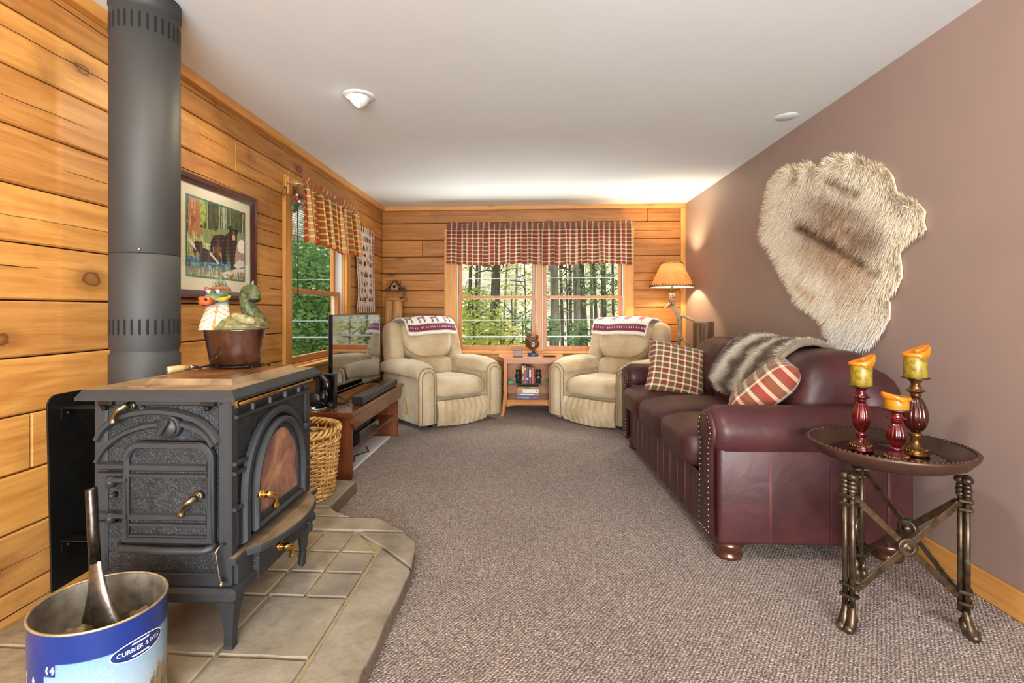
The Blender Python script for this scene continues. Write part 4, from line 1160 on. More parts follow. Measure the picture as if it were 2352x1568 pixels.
def socketfn(u, v):
    t = v; a = 2 * PI * u; c = Vector((-1.165 + .028 * t, 1.256 - .012 * t, .48 - .155 * t)); r = .0145 + .019 * t ** 1.8
    f = 1 - .55 * t * max(0, math.cos(a + PI / 2 + PI)) ** 2
    return c + Vector((math.cos(a) * r * 1.25 * (1 + .3 * t), math.sin(a) * r * .5 * f, 0))
m = MB(); m.grid(24, 10, socketfn, cu=True); m.build('socket', M_STEEL, shv)
m = MB(); m.grid(14, 10, lambda u, v: (-1.137 + (u - .5) * (.10 + .02 * v), 1.243 - .02 * v + .035 * (2 * u - 1) ** 2, .335 - .075 * v)); m.build('scoop', M_STEEL, shv)

# ------------------------------------------------------------------ kindling basket
M_WICK = plain('golden_wicker', S(206, 146, 70), .42, var=.25, vs=25, vary=S(236, 194, 124))
BX, BY, BR, BH = -1.365, 2.80, .205, .385
bas = thing('wicker_basket', 'round golden wicker basket of kindling behind the wood stove', 'basket', (BX, BY, HZ))
brad = lambda t: BR * (1.0 + .16 * math.sin(t * PI * .5))
m = MB(); NS = 26
for i in range(NS):
    a = 2 * PI * i / NS
    m.tube([(BX + brad(t) * math.cos(a), BY + brad(t) * math.sin(a), HZ + BH * t) for t in (0, .25, .5, .75, .97)], .0052, 6)
m.build('stakes', M_WICK, bas)
m = MB(); rb = random.Random(5); rows_ = 25
for r_ in range(rows_):
    t = .02 + .80 * r_ / rows_
    q = []
    for i in range(NS * 4):
        a = 2 * PI * i / (NS * 4); w = .0085 * math.cos(NS / 2 * a + PI * (r_ % 2)); R = brad(t) + w
        q.append((BX + R * math.cos(a), BY + R * math.sin(a), HZ + BH * t + .006 + .002 * math.sin(3 * a + r_)))
    m.tube(q, .0062 * rb.uniform(.8, 1.15), 6, close=True)
m.build('weaving', M_WICK, bas)
m = MB()
for k in range(3):
    q = []
    for i in range(120):
        a = 2 * PI * i / 120; R = brad(1) + .014 * math.cos(13 * a + k * 2 * PI / 3); z = HZ + BH + .016 * math.sin(13 * a + k * 2 * PI / 3)
        q.append((BX + R * math.cos(a), BY + R * math.sin(a), z))
    m.tube(q, .0085, 7, close=True)
for k in range(2):
    q = [(BX + (brad(.88) + .010 * math.cos(13 * a + k * PI)) * math.cos(a), BY + (brad(.88) + .010 * math.cos(13 * a + k * PI)) * math.sin(a), HZ + BH * .86 + .008 * math.sin(13 * a + k * PI)) for a in [2 * PI * i / 120 for i in range(120)]]
    m.tube(q, .0075, 7, close=True)
m.build('braided_rim', M_WICK, bas)
m = MB(); m.lathe([(.001, 0), (BR, 0), (BR, .01), (.001, .01)], 32, (BX, BY, HZ)); m.build('bottom', M_WICK, bas)
M_KIND = wood('kindling_wood', [(.3, S(104, 70, 38)), (.55, S(164, 122, 72)), (.8, S(196, 160, 106))], axis=2, rough=.8)
rk = random.Random(9)
for i in range(12):
    a = i * 2.4; R = .03 + .011 * i; x, y = BX + R * math.cos(a), BY + R * math.sin(a); L = rk.uniform(.24, .33)
    m = MB(TR((x, y, HZ + .018 + L / 2), rk.uniform(-.05, .05), rk.uniform(-.05, .05), rk.uniform(0, 3))); m.box((0, 0, 0), (rk.uniform(.018, .03), rk.uniform(.014, .026), L), 0, .002)
    tag(recentre(m.build('kindling_stick', M_KIND)), 'split kindling stick standing in the wicker basket', 'kindling', 'kindling in the basket')
# ------------------------------------------------------------------ leather sofa
# local frame: x towards the wall (0 = arm fronts), y along the sofa away from the camera, z up
sofa = thing('leather_sofa', 'burgundy leather three-seat sofa with brass nailheads along the mauve wall', 'sofa', (.842, 2.265, 0), math.radians(1.3))
SF = XF[sofa.name]; SL, SD = 2.0, .92
def wr(amp, s, seed=0):
    return lambda p: p + Vector((nz(p, s, seed), nz(p, s, seed + 1), nz(p, s, seed + 2))) * amp
m = MB(SF); m.b2((.03, .06, .085), (SD - .02, SL - .06, .40), 0, .02, seg=2); m.build('frame', M_LEATHER, sofa)
m = MB(SF)
m.grid(60, 8, lambda u, v: (.014 - .004 * abs(math.sin(u * 12 * PI)) ** .4, .20 + (SL - .40) * u, .085 + .26 * v))
m.build('front_rail', M_LEATHER, sofa)
m = MB(SF)
for i in range(1, 12): y = .20 + (SL - .40) * i / 12; m.tube([(.0125, y, .09), (.0125, y, .34)], .0022, 4)
m.build('rail_seams', M_SEAM, sofa)['kind'] = 'stuff'
m = MB(SF); m.sup(((SD - .10), SL / 2, .52), (.115, SL / 2 - .10, .36), .35, .25, 28, 16, fn=wr(.006, 6)); m.build('back', M_LEATHER, sofa)
def arm(y0, y1, sgn):
    """rolled arm: sgn -1 rolls towards -y"""
    yc = (y0 + y1) / 2; th = (y1 - y0)
    root = MB(SF)
    root.b2((.015, y0 + .018, .085), (SD - .04, y1 - .005, .56), 0, .02, seg=2)
    a = root.build('arm', M_LEATHER, sofa)
    m = MB(SF); n = 30
    def fn(u, v):
        an = 2 * PI * u; x = -.002 + (SD - .03) * v; e = min(1, min(v, 1 - v) * 26) ** .5
        r = .118 * (.72 + .28 * e); k = 1 + .012 * math.sin(an * 9 + v * 3) * math.exp(-v * 9) + .015 * nz((x * 2, math.cos(an), math.sin(an)), 3)
        return (x, yc + sgn * .012 + r * k * math.cos(an) * 1.02, .590 + r * k * math.sin(an) * .98)
    m.grid(n, 40, fn, cu=True); m.build('roll', M_LEATHER, a)
    # facing panel: keyhole shape with nailheads
    kp = []
    w = th * .34; R = .096
    for i in range(19):
        an = math.radians(-48 + 276 * i / 18); kp.append((yc + sgn * .010 + R * math.cos(an), .588 + R * math.sin(an)))
    kp = [(yc + w, .10)] + kp + [(yc - w, .10)]
    Tf = SF @ Matrix(((0, 0, -1, .0), (1, 0, 0, 0), (0, 1, 0, 0), (0, 0, 0, 1)))
    f = MB(Tf).prism(kp, .022, TR((0, 0, -.004)), 0, .010, True).build('front_panel', M_LEATHER, a)
    m = MB(SF)
    ins = [Vector((yc + (p[0] - yc) * .74, p[1] if p[1] < .2 else .588 + (p[1] - .588) * .80)) for p in kp]; ins[0].y = ins[-1].y = .125
    L = []
    for i in range(len(ins) - 1):
        L.append((ins[i], ins[i + 1]))
    L.append((ins[-1], ins[0]))
    acc = 0.0
    for p, q in L:
        d = (q - p).length; t = acc
        while t < d:
            c = p.lerp(q, t / d); m.sup((-.019, c.x, c.y), (.0045, .0068, .0068), nu=8, nv=5); t += .026
        acc = t - d
    m.build('nailheads', M_BRASSD, f)['kind'] = 'stuff'
    m = MB(SF)
    ys = y0 + .016 if sgn < 0 else y1 - .003
    for x in (.24, .51, .76): m.tube([(x, ys, .09), (x, ys, .48)], .0018, 4); m.tube([(x + .008, ys, .09), (x + .008, ys, .48)], .0012, 4)
    m.build('side_seams', M_SEAM, a)['kind'] = 'stuff'
arm(.0, .235, -1); arm(SL - .235, SL, 1)
ys = [.225, .74, 1.255, 1.775]
for i in range(3):
    y0, y1 = ys[i], ys[i + 1]; yc = (y0 + y1) / 2; h = (y1 - y0) / 2
    def fs_(p, h=h):
        q = Vector(p); q.z += .030 * math.cos(min(1, abs(p.x) / .36) * PI / 2) * (1 if p.z > 0 else 0) * math.cos(min(1, abs(p.y) / h) * PI / 2)
        return q + Vector((nz(p, 7, i), nz(p, 7, i + 3), nz(p, 9, i + 5))) * .007
    c = MB(SF).sup((.285, yc, .450), (.352, h + .004, .108), .52, .30, 44, 20, fn=fs_).build('seat_cushion', M_LEATHER, sofa)
    m = MB(SF); q = []
    for k in range(40):
        t = k / 39; y = y0 + .02 + (y1 - y0 - .04) * t; e = min(t, 1 - t); q.append((-.012 + .05 * max(0, .12 - e) * 3, y, .531 - max(0, .07 - e) * .45))
    m.tube(q, .0028, 5); m.build('welt', M_SEAM, c)
for i in range(3):
    y0, y1 = ys[i], ys[i + 1]; y0 = y0 - (.05 if i == 0 else 0); yc = (y0 + y1) / 2; h = (y1 - y0) / 2
    def fb(p, h=h):
        q = Vector(p); t = (p.z + .25) / .5
        q.x += -.045 * math.sin(max(0, min(1, t)) * PI) + .10 * t - .02
        e = abs(p.y) / h
        q.x += .02 * math.sin(p.z * 60) * .12 * max(0, e - .75) * 4
        return q + Vector((nz(p, 6, i + 9), nz(p, 6, i + 13), nz(p, 6, i + 15))) * .010
    c = MB(SF).sup((.645, yc, .712), (.185, h + .006, .236), .55, .42, 44, 24, fn=fb).build('back_cushion', M_LEATHER, sofa)
for x in (.09, SD - .10):
    for y in (.10, SL - .10):
        m = MB(SF); m.lathe([(.052, 0), (.060, .008), (.062, .02), (.048, .03), (.060, .045), (.066, .062), (.060, .085)], 24, (x, y, 0)); m.build('bun_foot', plain('turned_mahogany', S(70, 36, 22), .25, coat=.4) if 'turned_mahogany' not in MATS else MATS['turned_mahogany'], sofa)

# plaid cloth, woven in object UVs
def plaid(name, base, dark, cream, mid, nu, nv, soft=.85, bumps=True, warp=None):
    """three-colour check; nu, nv repeats over the uv square"""
    t = NT(name); t.set(soft, 0, .15, 0, .2)
    uv = t.new('ShaderNodeTexCoord').outputs['UV']; s3 = t.sep(uv)
    def band(c, n, stops):
        f = t.math('FRACT', t.math('MULTIPLY', c, n)); return t.ramp(f, stops, 'CONSTANT')
    st = [(0, base), (.30, cream), (.42, base if warp is None else warp), (.5, dark), (.80, cream), (.90, dark)]
    st2 = [(0, dark), (.26, cream), (.40, dark), (.5, base), (.76, cream), (.90, base)]
    a = band(s3[0], nu, st); b = band(s3[1], nv, st2)
    # twill: threads of the two directions alternate, so the eye mixes them
    c = t.mix(.5, a, b)
    t.link(c, t.b.inputs['Base Color'])
    if bumps:
        t.bump(t.noise(t.coord(), 500, 2), .12, .002)
    return t.m
M_PLAIDP = plaid('plaid_pillow_cloth', S(122, 58, 50), S(100, 86, 58), S(226, 206, 168), None, 4.0, 4.6)
M_PLAIDQ = plaid('plaid_pillow_cloth_red', S(140, 62, 50), S(104, 88, 58), S(228, 208, 172), None, 3.2, 3.2)
def pillow(name, label, mat, c, ux, uy, size, th, group):
    """ux, uy: edge directions"""
    X = Vector(ux).normalized(); N = X.cross(Vector(uy)).normalized(); Y = N.cross(X)
    M = Matrix(((X.x, Y.x, N.x, c[0]), (X.y, Y.y, N.y, c[1]), (X.z, Y.z, N.z, c[2]), (0, 0, 0, 1)))
    m = MB(M); h = size / 2
    for s in (1, -1):
        def fn(u, v, s=s):
            a, b_ = 2 * u - 1, 2 * v - 1
            pin = 1 - .07 * (1 - a * a) * abs(b_) ** 3 - .0; pin2 = 1 - .07 * (1 - b_ * b_) * abs(a) ** 3
            z = th / 2 * (max(0, (1 - a ** 4) * (1 - b_ ** 4))) ** .55
            return (a * h * pin2, b_ * h * pin, s * (z + .004 * nz((a, b_, s), 3) * (z / th)) )
        m.grid(28, 28, fn)
    o = m.build(name, mat); recentre(o); tag(o, label, 'pillow', group); 
    return o
p1 = pillow('plaid_pillow', 'square plaid pillow propped at the far arm of the burgundy sofa', M_PLAIDP, (1.085, 3.72, .712), (.42, -.03, -.095), (.08, .20, .33), .425, .15, 'plaid pillows on the sofa')
p2 = pillow('plaid_pillow', 'plaid pillow seen edge-on, leaning near the fur throw on the sofa', M_PLAIDQ, (1.222, 2.66, .735), (.40, .92, .03), (.66, -.27, .70), .42, .17, 'plaid pillows on the sofa')

# ------------------------------------------------------------------ faux fur throw over the sofa back
thr = thing('fur_throw', 'folded brown and cream faux fur throw draped over the sofa back', 'throw', (1.45, 3.1, .60))
def thrp(u, v):
    """u along the sofa (0 near), v from the wall over the top and down the front"""
    prof = [(1.695, .905), (1.63, .958), (1.54, .985), (1.45, .978), (1.36, .925), (1.29, .83), (1.25, .74), (1.225, .66)]
    t = v * (len(prof) - 1); i = min(len(prof) - 2, int(t)); f = t - i
    f2 = f
    x = prof[i][0] * (1 - f2) + prof[i + 1][0] * f2; z = prof[i][1] * (1 - f2) + prof[i + 1][1] * f2
    y0 = 2.82 - .16 * v; y1 = 3.40 + .04 * v
    y = y0 + (y1 - y0) * u
    x -= .012 * math.sin(u * 9) * v - .02 * (u - .5) * v; z += .012 * math.sin(u * 8 + 1) * (1 - v) + .05 * (u) * v * v - .01
    return Vector((x, y, z))
def fcol(u, v):
    k = .5 + .5 * math.sin(u * 17 + 1.2 * math.sin(v * 4) + .6 + .8 * nz((u * 3, v * 3, 2), 2)); k = k ** 1.15
    k = min(1, max(0, k + .35 * nz((u * 8, v * 8, 0), 1.3)))
    a, b_ = np.array(S(104, 86, 66)), np.array(S(226, 218, 200)); return a * (1 - k) + b_ * k
M_FURB = attrmat('throw_fur', .8, sheen=.2)
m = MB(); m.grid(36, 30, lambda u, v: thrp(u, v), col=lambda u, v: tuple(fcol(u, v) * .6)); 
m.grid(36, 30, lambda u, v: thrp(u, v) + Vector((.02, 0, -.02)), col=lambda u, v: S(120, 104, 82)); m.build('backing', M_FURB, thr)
m = MB(); m.grid(30, 6, lambda u, v: thrp(.03 + .94 * u, .96) + Vector((.01 + .02 * v, -.0, -.012 - .065 * v)), col=lambda u, v: tuple(fcol(u, .9) * .7)); m.build('lower_fold', M_FURB, thr)
N = 26000; us, vs_ = RNG.random(N), RNG.random(N)
P = np.array([thrp(a, b) for a, b in zip(us, vs_)]); eps = .01
D1 = np.array([thrp(min(1, a + eps), b) - thrp(a - eps, b) for a, b in zip(us, vs_)]); D2 = np.array([thrp(a, min(1, b + eps)) - thrp(a, b - eps) for a, b in zip(us, vs_)])
NN = np.cross(D1, D2); NN /= np.linalg.norm(NN, axis=1)[:, None]; NN *= np.sign(NN[:, 2:3] - NN[:, 0:1] * .6 + 1e-6)
DD = D2 / np.linalg.norm(D2, axis=1)[:, None]
d = NN * .45 + DD * .75 + RNG.normal(scale=.28, size=(N, 3)); d /= np.linalg.norm(d, axis=1)[:, None]
fur_mesh('fur', P, d, .024 + .012 * RNG.random(N), np.array([np.clip(fcol(a, b) * (.78 + .5 * RNG.random()), 0, 1) for a, b in zip(us, vs_)]), .0011, M_FURB, thr)
N = 5000; us, vv = RNG.random(N), RNG.random(N)
P = np.array([thrp(.03 + .94 * a, .96) + Vector((.01 + .02 * b - .006, 0, -.012 - .065 * b)) for a, b in zip(us, vv)])
d = np.array([[-.6, 0, -.5]]) + RNG.normal(scale=.35, size=(N, 3)); d /= np.linalg.norm(d, axis=1)[:, None]
fur_mesh('fold_fur', P, d, .024 + .012 * RNG.random(N), np.array([np.clip(fcol(a, .95) * (.8 + .4 * RNG.random()), 0, 1) for a in us]), .0011, M_FURB, thr)
M_HEM = plain('throw_hem', S(126, 110, 90), .7, sheen=.3)
m = MB()
for off, up in ((.0, .004), (-.022, -.006)):
    m.tube([thrp(0, v) + Vector((-.006 * v, off, up)) for v in [i / 24 for i in range(24)]], .014, 10)
m.build('hem', M_HEM, thr)

# ------------------------------------------------------------------ recliners
def recliner(label, loc, rz, blanket_side):
    r = thing('recliner', label, 'armchair', loc, rz, 'beige recliners by the window')
    X = XF[r.name] @ Matrix.Diagonal((1.07, 1.02, 1.0, 1))
    Mk = lambda: MB(X)
    # local: front is -y
    def side(sg):
        def armfn(p):
            q = Vector(p); t = (p.y + .40) / .80
            q.z += .025 * math.sin(max(0, min(1, t)) * PI) + (0 if p.z < 0 else .0)
            return q + Vector((nz(p, 7, sg), 0, nz(p, 6, sg + 2))) * .008
        # side panel that leans out slightly
        m = Mk(); m.sup((sg * .375, -.005, .285), (.078, .395, .235), .22, .22, 28, 12, fn=wr(.006, 6, sg)); a = m.build('arm', M_SUEDE, r)
        m = Mk(); m.sup((sg * .378, .01, .545), (.112, .40, .088), .72, .34, 32, 16, fn=armfn); m.build('arm_pad', M_SUEDE, a)
        # rolled front with piping and gathers
        m = Mk()
        for k, (w, zt_, h) in enumerate(((.088, .552, .010), (.060, .53, .026), (.032, .50, .036))):
            pts = [(sg * .378 + w, .06)] + [(sg * .378 + w * math.cos(an), zt_ - w * .45 + w * math.sin(an) * 1.0) for an in [PI * i / 14 for i in range(15)]] + [(sg * .378 - w, .06)]
            m.prism(pts, h, X.inverted() @ X @ TR((0, -.395, 0), PI / 2), 0, .006, True)
        m.build('arm_front', M_SUEDE, a)
        m = Mk()
        for w, zt_ , y in ((.088, .552, -.405), (.060, .53, -.420)):
            m.tube([(sg * .378 + w, y, .07)] + [(sg * .378 + w * math.cos(an), y, zt_ - w * .45 + w * math.sin(an)) for an in [PI * i / 14 for i in range(15)]] + [(sg * .378 - w, y, .07)], .0045, 6)
        m.tube([(sg * .378 + sg * .108, y, .512) for y in (-.37, -.2, 0, .2, .36)], .005, 6)
        m.build('piping', M_PIPING, a)
    for sg in (-1, 1): side(sg)
    m = Mk(); m.b2((-.35, -.32, .03), (.35, .34, .32), 0, .02, seg=2); m.build('base', M_SUEDE, r)
    m = Mk()
    def foot(u, v):
        t = v; xx = -.285 + .57 * u
        z = .035 + .235 * v - .02 * math.sin(u * PI) * (1 - v); y = -.405 - .035 * math.sin(v * PI) - .02 * math.sin(u * PI)
        y += .006 * math.sin(xx * 95 + 4 * nz((xx, v, 0), 3)) * (.25 + .75 * abs(2 * v - 1))
        return (xx, y, z)
    m.grid(70, 14, foot); m.build('footrest', M_SUEDE, r)
    def seatfn(p):
        q = Vector(p); e = abs(p.x) / .29
        if p.y < -.2: q.z -= (.02 * ((-p.y - .2) / .2))
        q.y += .006 * math.sin(p.x * 70) * max(0, e - .4)
        return q + Vector((0, nz(p, 8), nz(p, 5, 3))) * .010
    m = Mk(); m.sup((0, -.105, .375), (.295, .33, .105), .62, .34, 40, 18, fn=seatfn); m.build('seat_cushion', M_SUEDE, r)
    # back: shell, lumbar and overstuffed top pillow with wings
    B = X @ TR((0, .24, .40), math.radians(-15))
    m = MB(B); m.sup((0, .10, .30), (.36, .085, .36), .42, .42, 36, 18, fn=wr(.006, 5)); bk = m.build('backrest', M_SUEDE, r)
    def gath(p):
        q = Vector(p); t = (p.z + .2) / .4
        q.y += -.010 * math.sin(p.x * 62 + 5 * nz((p.x, p.z, 0), 4)) * max(0, .7 - t) * (1 if p.y < 0 else 0)
        return q + Vector((nz(p, 6, 4), nz(p, 6, 5), nz(p, 6, 6))) * .008
    m = MB(B); m.sup((0, -.01, .115), (.285, .105, .125), .6, .4, 44, 18, fn=gath); m.build('lumbar_cushion', M_SUEDE, bk)
    def gath2(p):
        q = gath(p); k = (p.z + .19) / .38
        q.x *= .86 + .20 * k; return q
    m = MB(B); m.sup((0, -.035, .415), (.292, .140, .222), .58, .5, 48, 20, fn=gath2); m.build('head_pillow', M_SUEDE, bk)
    m = MB(B); q = []
    for i in range(41):
        an = PI + PI * i / 40; k = abs(math.cos(an)) ** .55 * math.copysign(1, math.cos(an)); q.append((.272 * k * (.97 if True else 1), -.172 + .085 * abs(math.cos(an)) ** 8, .44 - .225 * abs(math.sin(an)) ** .5))
    m.tube(q, .0055, 6); m.build('pillow_piping', M_PIPING, bk)
    for sg in (-1, 1):
        m = MB(B); m.sup((sg * .345, .02, .30), (.080, .125, .338), .5, .6, 24, 16, fn=lambda p: Vector((p.x + sg * -.02 * max(0, p.z) * 1.4, p.y, p.z))); m.build('wing', M_SUEDE, bk)
    m = Mk(); m.tube([(-.462, -.13, .30), (-.468, -.14, .25), (-.475, -.165, .19), (-.472, -.19, .14)][::-1], [.016, .013, .015, .010], 10, sy=.45)
    if blanket_side > 0: m.build('recline_lever', M_LEVER, r)
    for sx in (-1, 1):
        for sy in (-.27, .29): Mk().cyl((sx * .28, sy, 0), (sx * .28, sy, .04), .022, n=12).build('foot', M_PLAST, r)
    return r, X, B
R1, X1, B1 = recliner('beige suede recliner with a reindeer-pattern blanket, beside the television bench', (-.955, 5.205, 0), math.radians(43), 1)
R2, X2, B2 = recliner('beige suede recliner half hidden by the sofa, below the antler lamp', (.852, 5.225, 0), math.radians(-41), -1)

# folded blankets over the two chair tops
M_KNIT = attrmat('woven_blanket', .9, sheen=.3, bump=.3, bs=420)
IV, MR = S(232, 228, 218), S(116, 34, 56)
def blanket_art(kind):
    a = Ras(150, 90, IV)
    a.rect(0, .66, 1, .86, MR)
    for i in range(22): a.ell((i + .5) / 22, .76, .008, .022, IV)
    a.rect(0, .62, 1, .64, MR); a.rect(0, .88, 1, .90, MR)
    n = 4
    for i in range(n + 1):
        x = .10 + i * .26 - (.0 if kind == 'deer' else .02); y = .45
        if kind == 'deer':
            a.ell(x, y, .075, .05, MR); a.rect(x + .05, y - .10, x + .075, y, MR); a.rect(x + .05, y - .12, x + .11, y - .06, MR)
            for dx in (-.065, -.045, .04, .058): a.line(x + dx, y, x + dx - .012, y + .17, .016, MR)
            a.line(x + .06, y - .12, x + .04, y - .22, .010, MR); a.line(x + .07, y - .12, x + .085, y - .22, .010, MR)
        else:
            a.ell(x, y, .065, .11, S(150, 84, 84)); a.ell(x, y, .035, .06, MR)
            for k in range(6): an = k * PI / 3; a.line(x, y, x + .075 * math.cos(an), y + .15 * math.sin(an), .014, S(140, 66, 72))
            a.ell(x + .13, y, .012, .025, MR)
    a.speck(.04); return a
def blanket(label, B, x0, x1, kind):
    art_ = blanket_art(kind); o = thing('folded_blanket', label, 'blanket', tuple((B @ Vector((0, 0, .62)))), 0, 'folded woven blankets on the recliners')
    prof = [(.225, .47), (.222, .56), (.19, .645), (.10, .684), (0, .688), (-.10, .676), (-.175, .618), (-.205, .52), (-.208, .46)]
    def fn(u, v, d=0):
        t = v * (len(prof) - 1); i = min(len(prof) - 2, int(t)); f = t - i
        y = prof[i][0] * (1 - f) + prof[i + 1][0] * f; z = prof[i][1] * (1 - f) + prof[i + 1][1] * f
        x = x0 + (x1 - x0) * u
        z += .012 * nz((x * 4, y * 4, 1), 1.5) - .010 * (2 * u - 1) ** 2 - d * .5 + .006; y += d * (1 if y < 0 else -.3)
        return B @ Vector((x, y + .008 * math.sin(u * 6), z))
    for k, (d, nm) in enumerate(((0, 'top_layer'), (.016, 'under_layer'))):
        m = MB(); m.grid(75, 45, lambda u, v: fn(u, min(v, .985 if k else 1), d), col=lambda u, v: art_.at(u, 1 - (v - .42) / .58) if v > .42 and k == 0 else (IV if k == 0 else S(206, 196, 178)))
        m.build(nm, M_KNIT, o)
    m = MB(); m.tube([fn(0, v, .008) for v in [i / 30 for i in range(31)]], .0105, 8); m.tube([fn(1, v, .008) for v in [i / 30 for i in range(31)]], .0105, 8)
    m.tube([fn(u, 1, .008) for u in [i / 30 for i in range(31)]], .0115, 8)
    m.cc = None; m.build('edge', plain('blanket_edge', S(222, 212, 192), .9, sheen=.3) if 'blanket_edge' not in MATS else MATS['blanket_edge'], o)
blanket('folded ivory blanket with maroon reindeer over the recliner beside the television', B1, -.27, .30, 'deer')
blanket('folded cream blanket with maroon snowflakes over the recliner below the lamp', B2, -.33, .28, 'snow')

# ------------------------------------------------------------------ corner table between the recliners
ct = thing('corner_table', 'oak table with a glass shelf between the two recliners', 'table', (.015, 5.58, 0))
m = MB()
top = [(-.36, 5.84), (-.36, 5.52), (-.285, 5.30), (.305, 5.30), (.38, 5.52), (.38, 5.84)]
m.prism(top, .022, TR((0, 0, .616)), 0, .004); m.build('table_top', M_OAK, ct)
m = MB(); m.b2((-.262, 5.33, .575), (.288, 5.345, .616)); m.build('top_rail', M_OAK, ct)
for x, dx in ((-.262, -.018), (.288, .018)):
    for y in (5.335, 5.78):
        m = MB(); vs = []
        for z, e, w in ((0, 2.2, .017), (.10, 1.0, .018), (.22, .25, .019), (.616, 0, .017)): vs += [(x + dx * e - w, y - w * .8, z), (x + dx * e + w, y - w * .8, z), (x + dx * e + w, y + w * .8, z), (x + dx * e - w, y + w * .8, z)]
        fs = [(3, 2, 1, 0), (12, 13, 14, 15)] + [(i * 4 + j, i * 4 + (j + 1) % 4, i * 4 + 4 + (j + 1) % 4, i * 4 + 4 + j) for i in range(3) for j in range(4)]
        m.add(vs, fs); m.build('leg', M_OAKZ, ct)
m = MB(); m.b2((-.26, 5.765, .16), (.286, 5.775, .616)); m.build('back_panel', M_OAKZ, ct)
for x in (-.262, .288): m = MB(); m.b2((x - .006, 5.35, .16), (x + .006, 5.77, .60)); m.build('side_panel', M_OAKZ, ct)
m = MB(); m.b2((-.252, 5.335, .340), (.278, 5.755, .348), 0, .002); m.build('glass_shelf', M_SHELFGL, ct)
m = MB(); m.b2((-.25, 5.335, .162), (.276, 5.76, .178), 0, .003); m.build('lower_shelf', M_OAK, ct)
ap = [(-.252, .162), (.278, .162), (.278, .105)] + [(.278 - .53 * i / 14, .105 + .032 * math.sin(PI * i / 14)) for i in range(1, 14)] + [(-.252, .105)]
MB().prism(ap, .014, TR((0, 5.345, 0), PI / 2)).build('arched_apron', M_OAK, ct)
m = MB(); m.b2((-.25, 5.60, .07), (.276, 5.64, .098), 0, .003); m.build('stretcher', M_OAK, ct)

def book(name, label, c, d, cov, group, axis='up', spine=None, rz=0):
    """d: (thickness, depth, height); spine faces the camera"""
    o = thing(name, label, 'book', (c[0], c[1], c[2]), rz, group)
    w, dp, h = d; m = MB(XF[o.name])
    m.b2((-w / 2, -dp / 2, 0), (w / 2, -dp / 2 + .002, h)); m.b2((-w / 2, -dp / 2, 0), (-w / 2 + .0018, dp / 2, h)); m.b2((w / 2 - .0018, -dp / 2, 0), (w / 2, dp / 2, h)) if axis == 'up' else None
    if axis != 'up': m = MB(XF[o.name]); m.b2((-w / 2, -dp / 2, 0), (w / 2, -dp / 2 + .003, h)); m.b2((-w / 2, -dp / 2, 0), (w / 2, dp / 2, .002)); m.b2((-w / 2, -dp / 2, h - .002), (w / 2, dp / 2, h))
    m.build('cover', cov, o)
    m = MB(XF[o.name])
    if axis == 'up': m.b2((-w / 2 + .0018, -dp / 2 + .002, .002), (w / 2 - .0018, dp / 2 - .004, h - .003))
    else: m.b2((-w / 2 + .003, -dp / 2 + .003, .002), (w / 2 - .003, dp / 2 - .004, h - .002))
    m.build('pages', M_PAGES, o)
    for (kind, *a) in (spine or []):
        m = MB(XF[o.name])
        if kind == 'r': x0, x1, z0, z1, mi = a; m.b2((x0, -dp / 2 - .0006, z0), (x1, -dp / 2 + .0005, z1))
        else: body, size, x, z, mi, rot = a; txt(body, size, TR((x, -dp / 2 - .0008, z), PI / 2) @ TR(rz=rot), m, 0, .0002)
        m.build('spine_print' if kind == 'r' else 'spine_title', [M_WHITEP, M_YELP, M_REDP, M_DKP, M_ORP][mi], o)
    return o
M_PAGES = plain('book_pages', S(226, 216, 192), .85)
M_WHITEP = plain('print_white', S(232, 230, 222), .5); M_YELP = plain('print_yellow', S(220, 190, 60), .5); M_REDP = plain('print_red', S(188, 36, 40), .5); M_DKP = plain('print_dark', S(24, 22, 24), .5); M_ORP = plain('print_tan', S(180, 120, 70), .5)
CB = {k: plain('book_cover_' + k, v, .4, var=.05) for k, v in dict(black=S(28, 26, 28), red=S(176, 30, 36), maroon=S(120, 24, 34), navy=S(24, 52, 100), cream=S(222, 214, 194), grey=S(128, 130, 138), tan=S(150, 104, 64)).items()}
SHZ = .349; GUP = 'upright books between the bear bookends'
bx = -.088
for lab, w, h, cv, sp in (('slim black book with a yellow spine title, first in the row', .026, .205, 'black', [('r', -.008, .010, .11, .19, 1), ('t', 'BEARS', .018, 0, .06, 0, PI / 2)]),
                          ('thin red book next to the yellow-titled black one', .020, .198, 'red', [('r', -.006, .006, .15, .17, 0)]),
                          ('black book with a small white foot label', .028, .185, 'black', [('r', -.010, .010, .045, .055, 0)]),
                          ('maroon book with a pale spine panel', .026, .182, 'maroon', [('r', -.010, .010, .07, .15, 0), ('t', 'WILD', .018, 0, .11, 2, PI / 2)]),
                          ('plain bright red book closest to the standing bear bookend', .032, .174, 'red', [('r', -.012, .012, .155, .160, 3)])):
    bx += w / 2; book('book', lab + ' on the glass shelf', (bx, 5.46, SHZ), (w, .14, h), CB[cv], GUP, 'up', sp); bx += w / 2 + .0015
zz = .1785; GST = 'stacked books on the lower shelf'
